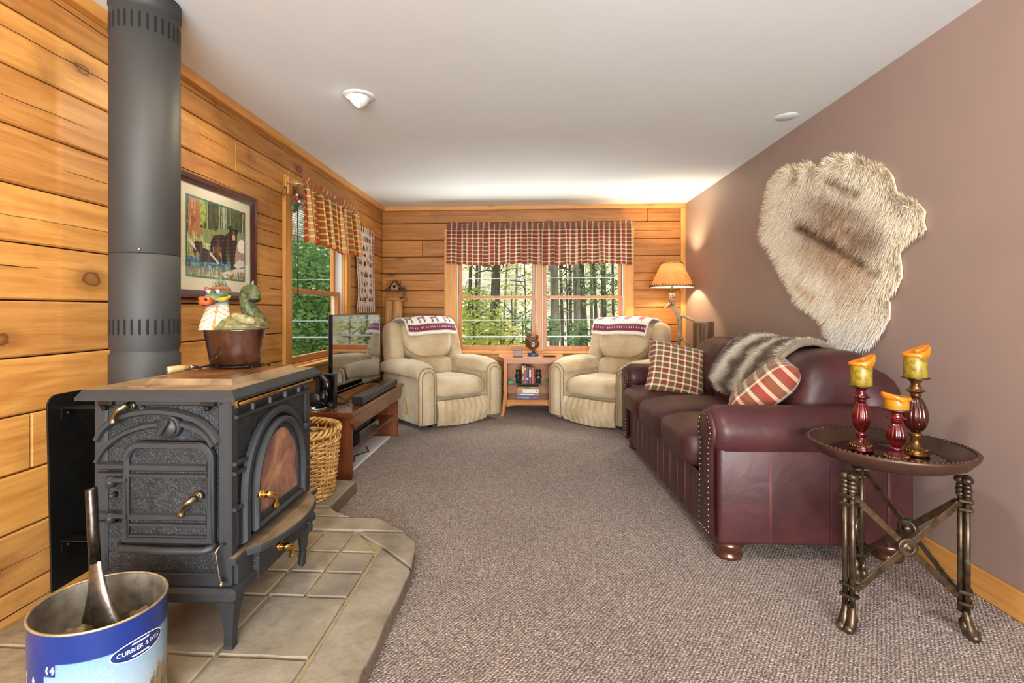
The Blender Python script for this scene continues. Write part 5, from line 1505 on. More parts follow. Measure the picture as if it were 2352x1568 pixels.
for lab, w, h, cv, sp in (('navy book with white author lettering at the bottom of the stack', .236, .037, 'navy', [('t', 'TOM CLANCY', .022, -.045, .019, 0, 0), ('r', .055, .10, .012, .026, 2)]),
                          ('grey blue book lying second in the stack', .232, .028, 'grey', [('r', -.08, .06, .010, .018, 0)]),
                          ('thick cream book with a tan end, third in the stack', .236, .048, 'cream', [('r', -.118, -.055, .002, .044, 4), ('r', .085, .10, .016, .030, 3)]),
                          ('tan paperback on top of the stack', .228, .022, 'tan', [('r', -.05, .02, .005, .016, 3)])):
    book('book', lab + ' below the glass shelf', (-.022 + .004 * math.sin(zz * 90), 5.46, zz), (w, .15, h), CB[cv], GST, 'flat', sp, .01 * math.sin(zz * 70)); zz += h + .0006

M_BEARB = plain('black_bear_resin', S(36, 34, 34), .6, var=.3, vs=80, bump=.5, bs=300); M_BEART = plain('bear_muzzle', S(176, 122, 70), .6)
for sx, x, lab in ((1, -.128, 'black bear bookend at the yellow-titled end of the book row'), (-1, .094, 'black bear bookend holding a tan paw at the red end of the book row')):
    o = thing('bear_bookend', lab, 'bookend', (x, 5.45, SHZ), 0, 'bear bookends on the glass shelf'); m = MB()
    m.sup((x, 5.45, SHZ + .052), (.026, .035, .052), .7, .7, 16, 12); m.sup((x, 5.435, SHZ + .118), (.026, .028, .028), nu=16, nv=12)
    for s in (-1, 1): m.sup((x + s * .020, 5.435, SHZ + .143), (.009, .007, .010), nu=10, nv=8); m.sup((x + s * .018, 5.415, SHZ + .012), (.013, .02, .012), nu=10, nv=8); m.tube([(x + s * .024, 5.44, SHZ + .09), (x + s * .026, 5.415, SHZ + .06), (x + s * .008, 5.405, SHZ + .05)], [.012, .011, .009], 8)
    m.build('bear', M_BEARB, o)
    m = MB(); m.sup((x, 5.410, SHZ + .112), (.012, .014, .010), nu=10, nv=8)
    if sx < 0: m.sup((x, 5.408, SHZ + .066), (.018, .008, .012), nu=10, nv=8)
    m.build('muzzle', M_BEART, o)
o = thing('green_turtle', 'small green glazed turtle at the corner of the glass shelf', 'figurine', (-.215, 5.42, SHZ)); M_GRN = plain('green_glaze', S(120, 176, 130), .25)
m = MB(); m.lathe([(.030, 0), (.030, .006), (.024, .018), (.010, .028), (0, .030)], 20, (-.215, 5.42, SHZ)); m.build('shell', M_GRN, o)
m = MB(); m.sup((-.180, 5.41, SHZ + .010), (.013, .010, .009), nu=10, nv=8); m.build('head', M_GRN, o)

TZ = .639
bh = thing('bear_head_sculpture', 'carved brown bear head sculpture on a round grey base, on the corner table', 'sculpture', (.035, 5.50, TZ))
m = MB(); m.lathe([(.060, 0), (.062, .003), (.062, .034), (.058, .038)], 36, (.035, 5.50, TZ)); m.build('base', plain('slate_disc', S(66, 76, 90), .4), bh)
M_BEARC = plain('carved_bronze_bear', S(84, 46, 28), .4, .2, var=.35, vs=40, vary=S(132, 84, 56), bump=.8, bs=90, bd=.006)
m = MB(); m.tube([(.045, 5.50, TZ + .036), (.042, 5.50, TZ + .06), (.032, 5.505, TZ + .10)], [.017, .016, .032], 12)
m.sup((.020, 5.515, TZ + .150), (.070, .058, .072), .9, .9, 32, 22, fn=lambda p: p + p.normalized() * (.010 * nz(p, 45) + .012 * nz(p, 20)))
m.sup((.058, 5.52, TZ + .14), (.045, .05, .055), .9, .9, 20, 14, fn=lambda p: p + p.normalized() * .008 * nz(p, 60))
m.sup((.012, 5.468, TZ + .168), (.034, .022, .03), nu=20, nv=14)
m.build('head', M_BEARC, bh)
for dx, dz, s in ((-.032, .232, 1.15), (.058, .212, .9)): m = MB(); m.sup((.020 + dx, 5.515, TZ + dz), (.022 * s, .014, .028 * s), .8, .8, 16, 12); m.sup((.020 + dx, 5.503, TZ + dz - .004), (.012 * s, .006, .016 * s), nu=12, nv=8); m.build('ear', M_BEARC, bh)
m = MB(); m.sup((.036, 5.452, TZ + .135), (.021, .036, .024), .9, .9, 20, 14); m.sup((.038, 5.44, TZ + .115), (.015, .026, .010), nu=14, nv=10); m.build('muzzle', plain('pale_muzzle', S(206, 192, 178), .5), bh)
m = MB(); m.sup((.037, 5.419, TZ + .142), (.011, .008, .010), nu=14, nv=10); m.build('nose', M_PLASTG, bh)
m = MB()
for dx in (-.018, .036): m.sup((.014 + dx, 5.450, TZ + .174), (.0045, .004, .0045), nu=8, nv=6)
m.build('eyes', M_PLASTG, bh)['kind'] = 'stuff'
o = thing('wooden_box', 'small reddish wooden box on the corner table beside the bear head', 'box', (-.135, 5.46, TZ)); m = MB(); m.b2((-.187, 5.415, TZ), (-.083, 5.505, TZ + .072), 0, .004); m.build('body', M_BENCHZ, o)
m = MB(); m.b2((-.190, 5.412, TZ + .073), (-.080, 5.508, TZ + .088), 0, .004); m.build('lid', M_BENCHZ, o)
o = thing('magazine', 'glossy pale magazine lying in front of the bear head', 'magazine', (.03, 5.37, TZ)); m = MB(); m.b2((-.07, 5.33, TZ), (.115, 5.425, TZ + .004)); m.build('pages', M_PAGES, o); m = MB(); m.b2((-.071, 5.329, TZ + .004), (.116, 5.426, TZ + .005)); m.build('cover', plain('glossy_cover', S(178, 186, 200), .15, vs=14, var=.3), o)
o = thing('remote_control', 'black remote control on the corner table near the window mullion', 'remote', (.215, 5.43, TZ)); m = MB(TR((.215, 5.43, TZ + .009), 0, 0, .12)); m.box((0, 0, 0), (.135, .042, .016), 0, .006, seg=2); m.build('body', M_PLAST, o)
m = MB(TR((.215, 5.43, TZ + .0175), 0, 0, .12))
for i in range(6):
    for j in (-1, 0, 1): m.box((-.05 + i * .02, j * .011, 0), (.009, .006, .002))
m.build('keypad', plain('grey_keys', S(90, 90, 96), .5), o)['kind'] = 'stuff'

# ------------------------------------------------------------------ television bench
be = thing('tv_bench', 'low reddish brown wooden bench carrying the television', 'bench', (-1.40, 3.86, 0))
BX0, BX1, BY0, BY1, BZ = -1.64, -1.175, 3.20, 4.53, .47
m = MB()
for k, (a, c) in enumerate(((BX0, -1.49), (-1.488, -1.335), (-1.333, BX1))): m.b2((a, BY0, BZ - .032), (c, BY1, BZ), 0, .004)
m.build('top', M_BENCHY, be)
def apron(x):
    prof = [(BY0 + .03, BZ - .032), (BY1 - .03, BZ - .032), (BY1 - .03, BZ - .075), (BY1 - .085, BZ - .125), (BY0 + .085, BZ - .125), (BY0 + .03, BZ - .075)]
    return MB(Matrix(((0, 0, 1, x), (1, 0, 0, 0), (0, 1, 0, 0), (0, 0, 0, 1)))).prism(prof, .024, None, 0, .003)
apron(BX1 - .03).build('front_apron', M_BENCHY, be); apron(BX0 + .01).build('rear_apron', M_BENCHY, be)
for y in (BY0 + .075, BY1 - .075 - .03):
    m = MB(); m.b2((BX0 + .035, y, 0), (BX1 - .032, y + .032, BZ - .032), 0, .004); m.build('end_panel', M_BENCHZ, be)
m = MB(); m.b2((BX0 + .04, BY0 + .107, .17), (BX1 - .05, BY1 - .105, .195), 0, .004); m.build('shelf', M_BENCHY, be)
o = thing('disc_player', 'black disc player on the lower shelf of the television bench', 'player', (-1.38, 3.64, .196)); m = MB(); m.b2((-1.56, 3.42, .203), (-1.205, 3.86, .285), 0, .004); m.build('case', M_PLAST, o)
m = MB(); m.b2((-1.206, 3.424, .222), (-1.202, 3.856, .280), 0, .001); m.build('front_panel', M_PLASTG, o)
m = MB(); m.b2((-1.203, 3.43, .215), (-1.2005, 3.85, .2185)); m.build('trim_strip', M_CHROME, o)
for x in (-1.53, -1.24):
    for y in (3.45, 3.83): MB().cyl((x, y, .196), (x, y, .204), .012, n=10).build('foot', M_PLAST, o)
o = thing('yellow_banded_case', 'flat disc case with a yellow band on top of the disc player', 'case', (-1.37, 3.62, .286)); m = MB(); m.b2((-1.52, 3.47, .286), (-1.245, 3.80, .296), 0, .002); m.build('case', plain('dark_cover', S(70, 76, 86), .25, vs=14, var=.5), o); m = MB(); m.b2((-1.36, 3.471, .2955), (-1.325, 3.799, .2968)); m.build('band', M_YELP, o)
o = thing('white_board', 'white board lying on the carpet under the television bench', 'board', (-1.40, 3.9, 0)); m = MB(); m.b2((-1.58, 3.42, .0), (-1.26, 4.38, .016), 0, .003); recentre(m.build('panel', M_WHITE, o, local=False)) if False else m.build('panel', M_WHITE, o)
tag(recentre(MB().tube([(-1.36, 3.50, .022), (-1.31, 3.62, .0215), (-1.36, 3.74, .022), (-1.29, 3.88, .0215), (-1.36, 4.02, .022)], .0045, 6).build('power_cord', M_PLAST)), 'black power cord lying on the white board under the bench', 'cord')

# television, its near end a little closer to the wall
tv = thing('television', 'flat screen television on splayed feet on the wooden bench', 'television', (-1.42, 4.02, BZ), math.radians(-2.2))
TX = XF[tv.name]; w2, tz0, tz1 = .512, .052, .648
m = MB(TX); m.b2((-.030, -w2, tz0 + .02), (-.004, w2, tz1 - .004), 0, .006); m.b2((-.060, -w2 * .7, tz0 + .04), (-.028, w2 * .7, tz0 + .36), 0, .012); m.build('back_shell', M_PLAST, tv)
m = MB(TX)
m.b2((-.022, -w2, tz1 - .010), (.004, w2, tz1), 0, .002); m.b2((-.022, -w2, tz0), (.004, -w2 + .010, tz1), 0, .002); m.b2((-.022, w2 - .010, tz0), (.004, w2, tz1), 0, .002); m.b2((-.022, -w2, tz0), (.006, w2, tz0 + .020), 0, .002)
m.build('bezel', M_PLASTG, tv)
def screen():
    t = NT('dark_screen'); t.set(.035, 1.0, .5); t.b.inputs['Base Color'].default_value = (.30, .30, .305, 1); return t.m
MB(TX).b2((-.004, -w2 + .010, tz0 + .020), (.0012, w2 - .010, tz1 - .010)).build('screen', screen(), tv)
for y in (-w2 + .06, w2 - .10):
    m = MB(TX)
    for dx in (.10, -.10): m.tube([(-.008, y, tz0 + .004), (dx * .5, y, .030), (dx, y - .01, .005)], [.009, .008, .005], 8, sy=.7)
    m.build('foot', M_PLAST, tv)
# soundbar
sb = thing('soundbar', 'long dark soundbar in front of the television on the bench', 'speaker', (-1.235, 3.93, BZ), math.radians(0.5)); SX = XF[sb.name]
m = MB(SX); m.b2((-.042, -.475, .004), (.034, .475, .062), 0, .006); m.build('body', M_PLAST, sb)
m = MB(SX); m.b2((.034, -.468, .008), (.040, .468, .058), 0, .002); m.build('grille', M_BARBLUE, sb)
m = MB(SX); m.b2((.040, -.030, .022), (.0412, .030, .040)); m.build('logo_plate', M_PLAST, sb)
for y in (-.4, .4): MB(SX).b2((-.03, y - .02, 0), (.03, y + .02, .005)).build('foot', M_PLAST, sb)
tag(recentre(MB().tube([(-1.47, 3.58, BZ + .006), (-1.40, 3.52, BZ + .005), (-1.33, 3.50, BZ + .006), (-1.29, 3.495, BZ + .02)], .004, 6).build('speaker_cord', M_PLAST)), 'thin black cord running between the television and the soundbar', 'cord')
# headphones hung on a stand, beside a black box
hp = thing('headphone_stand', 'round-based stand with a flat arm for headphones at the near end of the bench', 'stand', (-1.48, 3.325, BZ))
hx_, hy_ = -1.485, 3.33
m = MB(); m.lathe([(.078, 0), (.080, .003), (.078, .010), (.01, .012)], 36, (hx_, hy_, BZ)); m.build('base', M_CHROME, hp)
m = MB(); m.b2((hx_ - .008, hy_ + .012, BZ + .010), (hx_ + .026, hy_ + .030, BZ + .235), 0, .004); m.build('post', M_PLAST, hp)
m = MB(); m.b2((hx_ - .02, hy_ - .045, BZ + .222), (hx_ + .028, hy_ + .03, BZ + .234), 0, .003); m.build('arm', M_PLAST, hp)
hd_ = thing('headphones', 'black over-ear headphones hanging on the round-based stand', 'headphones', (hx_, hy_ - .005, BZ + .06))
m = MB(); m.tube([(hx_ - .080, hy_ - .012, BZ + .115)] + [(hx_ + .085 * math.cos(a) * -1, hy_ - .012, BZ + .150 + .092 * math.sin(a)) for a in [PI * i / 18 for i in range(19)]] + [(hx_ + .080, hy_ - .012, BZ + .115)], .010, 10, sy=2.0); m.build('headband', M_PLASTG, hd_)
for s in (-1, 1):
    m = MB(TR((hx_ + s * .072, hy_ - .012, BZ + .082), 0, PI / 2)); m.lathe([(.0, -.026), (.036, -.024), (.046, -.012), (.047, .010), (.040, .02), (0, .022)], 28, sx=1.1); m.build('ear_cup', M_PLASTG, hd_)
m = MB(TR((hx_ + .02, hy_ - .062, BZ + .075), PI / 2)); m.lathe([(.0, -.006), (.047, -.004), (.05, .006), (.044, .014), (.02, .018), (0, .018)], 28); m.build('ear_cushion', M_PLAST, hd_)
o = thing('black_speaker_box', 'upright black box behind the headphones on the bench', 'speaker', (-1.44, 3.40, BZ)); m = MB(); m.b2((-1.485, 3.375, BZ), (-1.365, 3.425, BZ + .235), 0, .004); m.build('case', plain('dark_brown_box', S(40, 32, 32), .35), o)
m = MB(); m.b2((-1.48, 3.372, BZ + .01), (-1.37, 3.376, BZ + .225), 0, .001); m.build('front', M_PLASTG, o)

# ------------------------------------------------------------------ tripod tray table
tt = thing('tray_table', 'round dark tray table on three bronze paw-footed legs', 'table', (1.355, 1.945, 0))
CX, CY, RT, RIM = 1.362, 1.962, .265, .643
m = MB(); m.lathe([(.001, .578), (.13, .578), (.20, .584), (.238, .602), (.262, .632), (RT, RIM), (RT - .004, RIM + .003), (RT - .020, RIM - .002), (.225, .612), (.205, .604), (.185, .602), (.001, .602)], 72, (CX, CY, 0), cap=False)
tray = m.build('tray', M_TRAY, tt)
m = MB(); m.lathe([(.001, .6025), (.178, .6025), (.183, .604), (.186, .6022)], 48, (CX, CY, 0), cap=False); m.build('mirror_inset', M_MIRROR, tray)
m = MB(); nb = 92
for i in range(nb):
    a = 2 * PI * i / nb; m.sup((CX + (RT - .010) * math.cos(a), CY + (RT - .010) * math.sin(a), RIM + .002), (.0062, .0062, .005), nu=7, nv=5)
m.build('beaded_edge', M_TRAY, tray)['kind'] = 'stuff'
LG = [(1.150, 1.842), (1.530, 1.822), (1.390, 2.158)]
LC = (1.357, 1.940)
tops = []
for lx, ly in LG:
    d = Vector((lx - LC[0], ly - LC[1], 0)).normalized(); s_ = Vector((-d.y, d.x, 0))
    leg = None; m = MB()
    for k in (-1, 1, 0):
        c = Vector((lx, ly, 0)) + s_ * (.0125 * k) + d * (-.013 if k == 0 else .004)
        m.tube([c + Vector((0, 0, z)) for z in (.09, .30, .50)], .0090, 12)
        for z, r in ((.505, .0135), (.520, .0150), (.535, .013), (.556, .0185)): m.sup(c + Vector((0, 0, z)), (r, r, r * .75), nu=12, nv=8)
    leg = m.build('leg', M_VERD, tt)
    m = MB()
    for k in (-1, 1):
        b0 = Vector((lx, ly, 0)) + s_ * (.0125 * k)
        m.tube([b0 + Vector((0, 0, .10)), b0 + d * .004 + Vector((0, 0, .07)), b0 + d * .008 + Vector((0, 0, .045)), b0 + d * .014 + Vector((0, 0, .022)), b0 + d * .020 + Vector((0, 0, .013))], [.0095, .0115, .0165, .019, .015], 12)
        m.sup(b0 + d * .022 + Vector((0, 0, .016)), (.0195, .0185, .017), nu=12, nv=8)
        m.sup(b0 - d * .004 + Vector((0, 0, .045)), (.014, .014, .02), nu=12, nv=8)
    m.build('paw_foot', M_VERD, leg)
    for z in (.125, .165, .455, .485): m = MB(TR((lx, ly, 0), rz=math.atan2(d.y, d.x))); m.box((.0, 0, z), (.040, .052, .012), 0, .003); m.build('strap', M_BRONZE, leg)
for i, j in ((0, 1), (0, 2), (1, 2)):
    a, b_ = Vector(LG[i] + (0,)), Vector(LG[j] + (0,)); dr = (b_ - a).normalized(); out = Vector((dr.y, -dr.x, 0)); mid = (a + b_) / 2
    if out.dot(mid - Vector(LC + (0,))) < 0: out = -out
    for s in (1, -1):
        p = a + dr * .020 + Vector((0, 0, .145 if s > 0 else .475)); q = b_ - dr * .020 + Vector((0, 0, .475 if s > 0 else .145))
        o_ = out * (.003 * s); L = (q - p).length; X_ = (q - p).normalized(); Z_ = X_.cross(out).normalized()
        Mx = Matrix(((X_.x, out.x, Z_.x, 0), (X_.y, out.y, Z_.y, 0), (X_.z, out.z, Z_.z, 0), (0, 0, 0, 1))); Mx.translation = (p + q) / 2 + o_
        m = MB(Mx); m.box((0, 0, 0), (L, .005, .023), 0, .0012)
        for e in (-.44, .44): m.sup((e * L, .003, 0), (.004, .003, .004), nu=8, nv=5)
        m.build('cross_brace', M_BRONZE, tt)
    cen = mid + Vector((0, 0, .31)) + out * .006; u_, w_ = dr, Vector((0, 0, 1))
    Mx = Matrix(((u_.x, w_.x, out.x, cen.x), (u_.y, w_.y, out.y, cen.y), (u_.z, w_.z, out.z, cen.z), (0, 0, 0, 1)))
    mp_ = [(.034, .002), (.031, .006), (.028, .003), (.025, .007), (.022, .003), (.018, .005), (.014, .003), (.012, .009), (.0, .014)]
    m = MB(Mx); m.lathe([(r_, -z_ - .012) for r_, z_ in mp_[::-1]] + mp_, 32); m.build('medallion', M_VERD, tt)

# ------------------------------------------------------------------ candlesticks and candles
M_CRED = plain('ruby_lacquer', S(74, 9, 14), .16, .3, var=.35, vs=14, coat=.6, vary=S(112, 16, 20))
M_CDARK = plain('dark_ruby_lacquer', S(58, 18, 16), .16, .4, var=.35, vs=14, coat=.6, vary=S(84, 30, 22))
M_GILT = plain('worn_gilt', S(110, 72, 40), .3, .8, var=.4, vs=50, vary=S(150, 104, 56))
def wax():
    t = NT('mottled_candle_wax'); t.set(.35, 0, .5); co = t.coord()
    c = t.ramp(t.noise(co, 38, 6, .7), [(.34, S(84, 70, 16)), (.5, S(138, 116, 28)), (.66, S(158, 138, 54))]); t.link(c, t.b.inputs['Base Color'])
    t.b.inputs['Subsurface Weight'].default_value = .15; t.b.inputs['Subsurface Radius'].default_value = (.02, .012, .004); return t.m
def meltwax():
    t = NT('melted_amber_wax'); t.set(.25, 0, .5); co = t.coord()
    c = t.ramp(t.noise(co, 22, 3), [(.3, S(188, 100, 14)), (.7, S(218, 136, 30))]); t.link(c, t.b.inputs['Base Color'])
    t.b.inputs['Subsurface Weight'].default_value = .3; t.b.inputs['Subsurface Radius'].default_value = (.03, .014, .004); return t.m
M_WAX, M_MELT = wax(), meltwax()
M_WAXA = plain('amber_wax', S(176, 118, 24), .35, var=.15, vs=30)
def candlestick(label, clabel, x, y, H, ch, rb, mat, tilt, waxm, cr=.036):
    z0 = .6035; o = thing('candlestick', label, 'candlestick', (x, y, z0), 0, 'ruby candlesticks on the tray table')
    b0 = .30 * H; bt = .76 * H
    m = MB(); m.lathe([(.040, 0), (.042, .004), (.041, .010), (.037, .014), (.038, .019), (.033, .026), (.022, .034), (.0165, .048), (.0155, b0 - .022), (.020, b0 - .016), (.021, b0 - .008), (.015, b0)], 36, (x, y, z0)); m.build('foot', M_GILT if mat is M_CDARK else mat, o)
    m = MB()
    for i in range(22):
        a = 2 * PI * i / 22; m.tube([(x + .031 * math.cos(a), y + .031 * math.sin(a), z0 + .0265), (x + .039 * math.cos(a + .16), y + .039 * math.sin(a + .16), z0 + .018)], .0035, 6)
    m.build('rope_band', M_GILT, o)['kind'] = 'stuff'
    prof = [(.014, b0)] + [(.014 + (rb - .014) * math.sin(PI * (i / 12) ** .85) ** .8, b0 + (bt - b0) * i / 12) for i in range(1, 12)] + [(.013, bt)]
    m = MB(); m.lathe(prof, 112, (x, y, z0), rad=lambda i, a: 1 + (.075 * abs(math.cos(7 * a)) - .05) * (1 if 0 < i < len(prof) - 1 else 0)); m.build('fluted_bulb', mat, o)
    h = H - bt
    m = MB(); m.lathe([(.014, bt), (.019, bt + .05 * h), (.014, bt + .12 * h), (.022, bt + .22 * h), (.031, bt + .30 * h), (.030, bt + .34 * h), (.017, bt + .42 * h), (.020, bt + .48 * h), (.014, bt + .58 * h), (.015, bt + .75 * h), (.024, bt + .90 * h), (.026, H - .004)], 36, (x, y, z0)); m.build('neck', M_GILT if mat is M_CDARK else mat, o)
    m = MB(); m.lathe([(.001, H - .004), (cr + .004, H - .003), (cr + .010, H + .001), (cr + .008, H + .002), (.001, H)], 40, (x, y, z0), cap=False); m.build('drip_plate', M_BRONZE, o)
    zc = z0 + H + .0005; c = thing('pillar_candle', clabel, 'candle', (x, y, zc), 0, 'pillar candles on the candlesticks')
    k = ch * .72
    m = MB(); m.lathe([(cr - .001, 0), (cr, .002), (cr, k), (cr - .002, k + .004)], 40, (x, y, zc)); m.build('wax_body', waxm, c)
    def melt(u, v):
        a = 2 * PI * u; t = v
        side_ = .5 + .5 * math.cos(a - tilt)
        rim = ch * (.80 + .27 * side_ ** 2.2); base = k - .006 - .012 * max(0, nz((math.cos(a), math.sin(a), 0), 2.2)) * 1.4
        if t < .5: z = base + (rim - base) * (t / .5); r = cr + .0065 * math.sin(PI * min(1, t / .5)) ** .5 + .006 * side_ ** 3 * (t / .5)
        else: s = (t - .5) / .5; z = rim - .020 * s ** .6; r = (cr + .006 * side_ ** 3) * (1 - s) + .0
        return (x + r * math.cos(a), y + r * math.sin(a), zc + z)
    m = MB(); m.grid(48, 20, melt, cu=True); m.build('melted_rim', M_MELT, c)
    m = MB(); m.tube([(x, y, zc + ch * .72), (x + .001, y, zc + ch * .80)], .0014, 6); m.build('wick', M_SLOT, c)
candlestick('middle-height ruby candlestick, on the sofa side of the tray table', 'mottled yellow candle with a tall amber peak on the middle-height stick', 1.297, 2.006, .252, .118, .030, M_CRED, math.radians(-10), M_WAX)
candlestick('shortest and brightest red candlestick, at the front of the tray table', 'short amber candle with an overflowing rim on the shortest stick', 1.325, 1.860, .190, .058, .030, M_CRED, math.radians(175), M_WAXA, .037)
candlestick('tallest dark ruby candlestick, nearest the mauve wall on the tray table', 'mottled yellow candle on the tallest dark candlestick', 1.462, 1.955, .292, .118, .039, M_CDARK, math.radians(0), M_WAX, .036)
# ------------------------------------------------------------------ framed bear print on the log wall
M_FRAME = plain('mahogany_frame', S(66, 30, 28), .25, var=.3, vs=20, coat=.5)
M_MAT = plain('cream_mat_board', S(226, 218, 192), .9, var=.02)
M_MATG = plain('green_inner_mat', S(44, 116, 92), .8)
FY0, FY1, FZ0, FZ1 = 2.362, 3.100, 1.208, 1.872
fx = XL + .001
pic = thing('framed_print', 'large framed print of a black bear with cubs on the log wall', 'picture', (fx, (FY0 + FY1) / 2, FZ0))
m = MB()
def ringx(y0, y1, z0, z1, w, x0, x1, b_, mi=0):
    """picture moulding on the wall: mitred, stepped"""
    O = [(y0, z0), (y1, z0), (y1, z1), (y0, z1)]
    loops = [(0, x0), (0, x0 + (x1 - x0) * .7), (w * .22, x1), (w * .55, x1 - .004), (w * .75, x1 - .010), (w, x1 - .016), (w, x0)]
    vs = []
    for d, x in loops:
        vs += [(x, y0 + d, z0 + d), (x, y1 - d, z0 + d), (x, y1 - d, z1 - d), (x, y0 + d, z1 - d)]
    fs = [(i * 4 + j, i * 4 + (j + 1) % 4, i * 4 + 4 + (j + 1) % 4, i * 4 + 4 + j) for i in range(len(loops) - 1) for j in range(4)]
    m.add(vs, fs, mi)
ringx(FY0, FY1, FZ0, FZ1, .052, fx, fx + .036, 0); m.build('frame', M_FRAME, pic)
m = MB(); m.b2((fx + .004, FY0 + .04, FZ0 + .04), (fx + .012, FY1 - .04, FZ1 - .04)); m.build('mat_board', M_MAT, pic)
PY0, PY1, PZ0, PZ1 = 2.470, 2.985, 1.338, 1.752
m = MB(); m.b2((fx + .010, PY0 - .010, PZ0 - .010), (fx + .0128, PY1 + .010, PZ1 + .010)); m.build('inner_mat', M_MATG, pic)
A = Ras(190, 170, S(52, 72, 50)); rg = np.random.default_rng(8)
nzv = lambda s, t: np.array([[nz((x * s, y * s, t), 1) for x in range(A.w)] for y in range(A.h)])
n1 = nzv(.12, 1); n2 = nzv(.03, 4)
A.a *= (1 + .8 * n1 + .5 * n2)[..., None]
for i in range(16):
    x = .30 + .68 * rg.random(); A.line(x, .0, x + .01 * rg.normal(), .46, .008 + .014 * rg.random(), [S(132, 150, 128), S(44, 46, 40), S(156, 164, 140)][i % 3])
A.ell(.17, .12, .12, .22, S(150, 168, 88)); A.a[(A.X < .30) & (A.Y < .34) & (n1 > .08)] = S(104, 136, 70)
A.poly([(.02, -.02), (.19, -.02), (.20, .50), (.215, .58), (0, .58), (.015, .50)], S(158, 104, 72))
for i in range(14): x = .03 + .16 * rg.random(); y = rg.random() * .4; A.line(x, y, x + .004, y + .12, .008, [S(208, 164, 128), S(96, 58, 40)][i % 2])
A.rect(.2, .36, .52, .46, S(128, 124, 66)); A.rect(.2, .43, .45, .54, S(92, 96, 112))
A.a[(A.Y > .50) & (A.Y < .80) & (A.X < .5)] = S(138, 146, 84)
for i in range(120): x = rg.random() * .5; y = .52 + .28 * rg.random(); A.line(x, y, x + .02 * rg.normal(), y - .09, .006, [S(178, 182, 112), S(88, 104, 60), S(206, 206, 150)][i % 3])
A.a[(A.mask([(.26, .40), (.44, .34), (.62, .30), (1, .30), (1, .56), (.26, .56)])) & (n2 > -.25)] = S(110, 128, 88)
A.ell(.92, .62, .14, .20, S(150, 122, 122)); A.ell(.95, .50, .09, .10, S(216, 210, 196))
A.rect(0, .76, 1, .90, S(44, 92, 112)); A.rect(0, .86, 1, 1, S(70, 84, 84)); A.a[(A.Y > .76) & (A.Y < .88) & (n1 > .12)] = S(92, 140, 158)
BK, BK2 = S(22, 22, 26), S(44, 44, 52)
A.poly([(.36, .66), (.37, .52), (.42, .44), (.52, .40), (.62, .40), (.68, .34), (.72, .30), (.84, .34), (.86, .46), (.82, .60), (.80, .84), (.81, .90), (.73, .90), (.72, .72), (.66, .64), (.66, .80), (.58, .80), (.56, .70), (.42, .72)], BK)
A.ell(.78, .36, .075, .085, BK); A.ell(.715, .275, .026, .036, BK); A.ell(.85, .30, .026, .036, BK)
A.ell(.785, .345, .032, .05, S(96, 62, 44)); A.ell(.788, .405, .026, .05, S(196, 160, 118)); A.ell(.79, .44, .016, .016, BK)
A.a[(A.mask([(.42, .46), (.52, .42), (.62, .42), (.60, .50), (.46, .54)])) & (n1 > -.02)] = BK2
A.ell(.49, .66, .075, .11, S(92, 58, 40)); A.ell(.47, .57, .022, .03, S(62, 40, 30)); A.ell(.55, .585, .02, .026, S(76, 48, 34)); A.ell(.53, .70, .03, .05, S(160, 116, 88)); A.ell(.46, .74, .09, .07, S(54, 38, 32)); A.line(.415, .58, .40, .78, .012, S(120, 120, 110))
A.ell(.16, .66, .075, .11, BK); A.ell(.10, .60, .024, .034, BK); A.ell(.215, .58, .024, .034, BK); A.ell(.16, .73, .028, .04, S(150, 122, 96)); A.poly([(.20, .62), (.34, .64), (.44, .80), (.20, .82)], BK2)
for q in ([(.0, .52), (.10, .58), (.14, .68), (.04, .60)], [(.36, .66), (.52, .80), (.50, .82), (.35, .69)], [(.78, .80), (.9, .70), (1, .72), (1, .80), (.86, .84)], [(.55, .93), (.8, .86), (1, .82), (1, .90), (.62, 1)]): A.poly(q, S(196, 190, 178))
A.a[(A.Y > .88) & (n1 > .1)] = S(120, 84, 74)
for i in range(70): x = rg.random(); y = 1.0; A.line(x, y, x + .03 * rg.normal(), y - .10 * rg.random() - .02, .006, [S(150, 160, 96), S(190, 186, 150)][i % 2])
A.speck(.08); A.a = np.clip(A.a * 1.35, 0, 1)
m = MB(); m.grid(190, 170, lambda u, v: (fx + .0135, PY0 + (PY1 - PY0) * u, PZ0 + (PZ1 - PZ0) * v), col=lambda u, v: A.at(u, v)); m.build('bear_print', attrmat('printed_paper', .55), pic)
m = MB(); m.b2((fx + .016, FY0 + .045, FZ0 + .045), (fx + .0175, FY1 - .045, FZ1 - .045)); m.build('glass', M_PGLASS, pic)

# ------------------------------------------------------------------ plaid valances, rods and hangings
def plaidcloth(name, base, dark, cream, nu, nv, glow=.25):
    t = NT(name); t.set(.9, 0, .1, 0, .2)
    s3 = t.sep(t.new('ShaderNodeTexCoord').outputs['UV'])
    def band(c, n, stops): return t.ramp(t.math('FRACT', t.math('MULTIPLY', c, n)), stops, 'CONSTANT')
    a = band(s3[0], nu, [(0, base), (.36, cream), (.50, dark), (.86, cream)])
    b = band(s3[1], nv, [(0, base), (.34, cream), (.48, base), (.60, dark), (.84, cream), (.96, base)])
    c = t.mix(.5, a, b); t.link(c, t.b.inputs['Base Color'])
    tl = t.new('ShaderNodeBsdfTranslucent'); t.link(c, tl.inputs[0]); mx = t.new('ShaderNodeMixShader'); mx.inputs[0].default_value = glow
    t.link(t.b.outputs[0], mx.inputs[1]); t.link(tl.outputs[0], mx.inputs[2]); t.link(mx.outputs[0], t.out.inputs[0]); return t.m
M_VALB = plaidcloth('red_plaid_valance', S(136, 62, 52), S(108, 74, 54), S(232, 208, 176), 17, 4.6, .45)
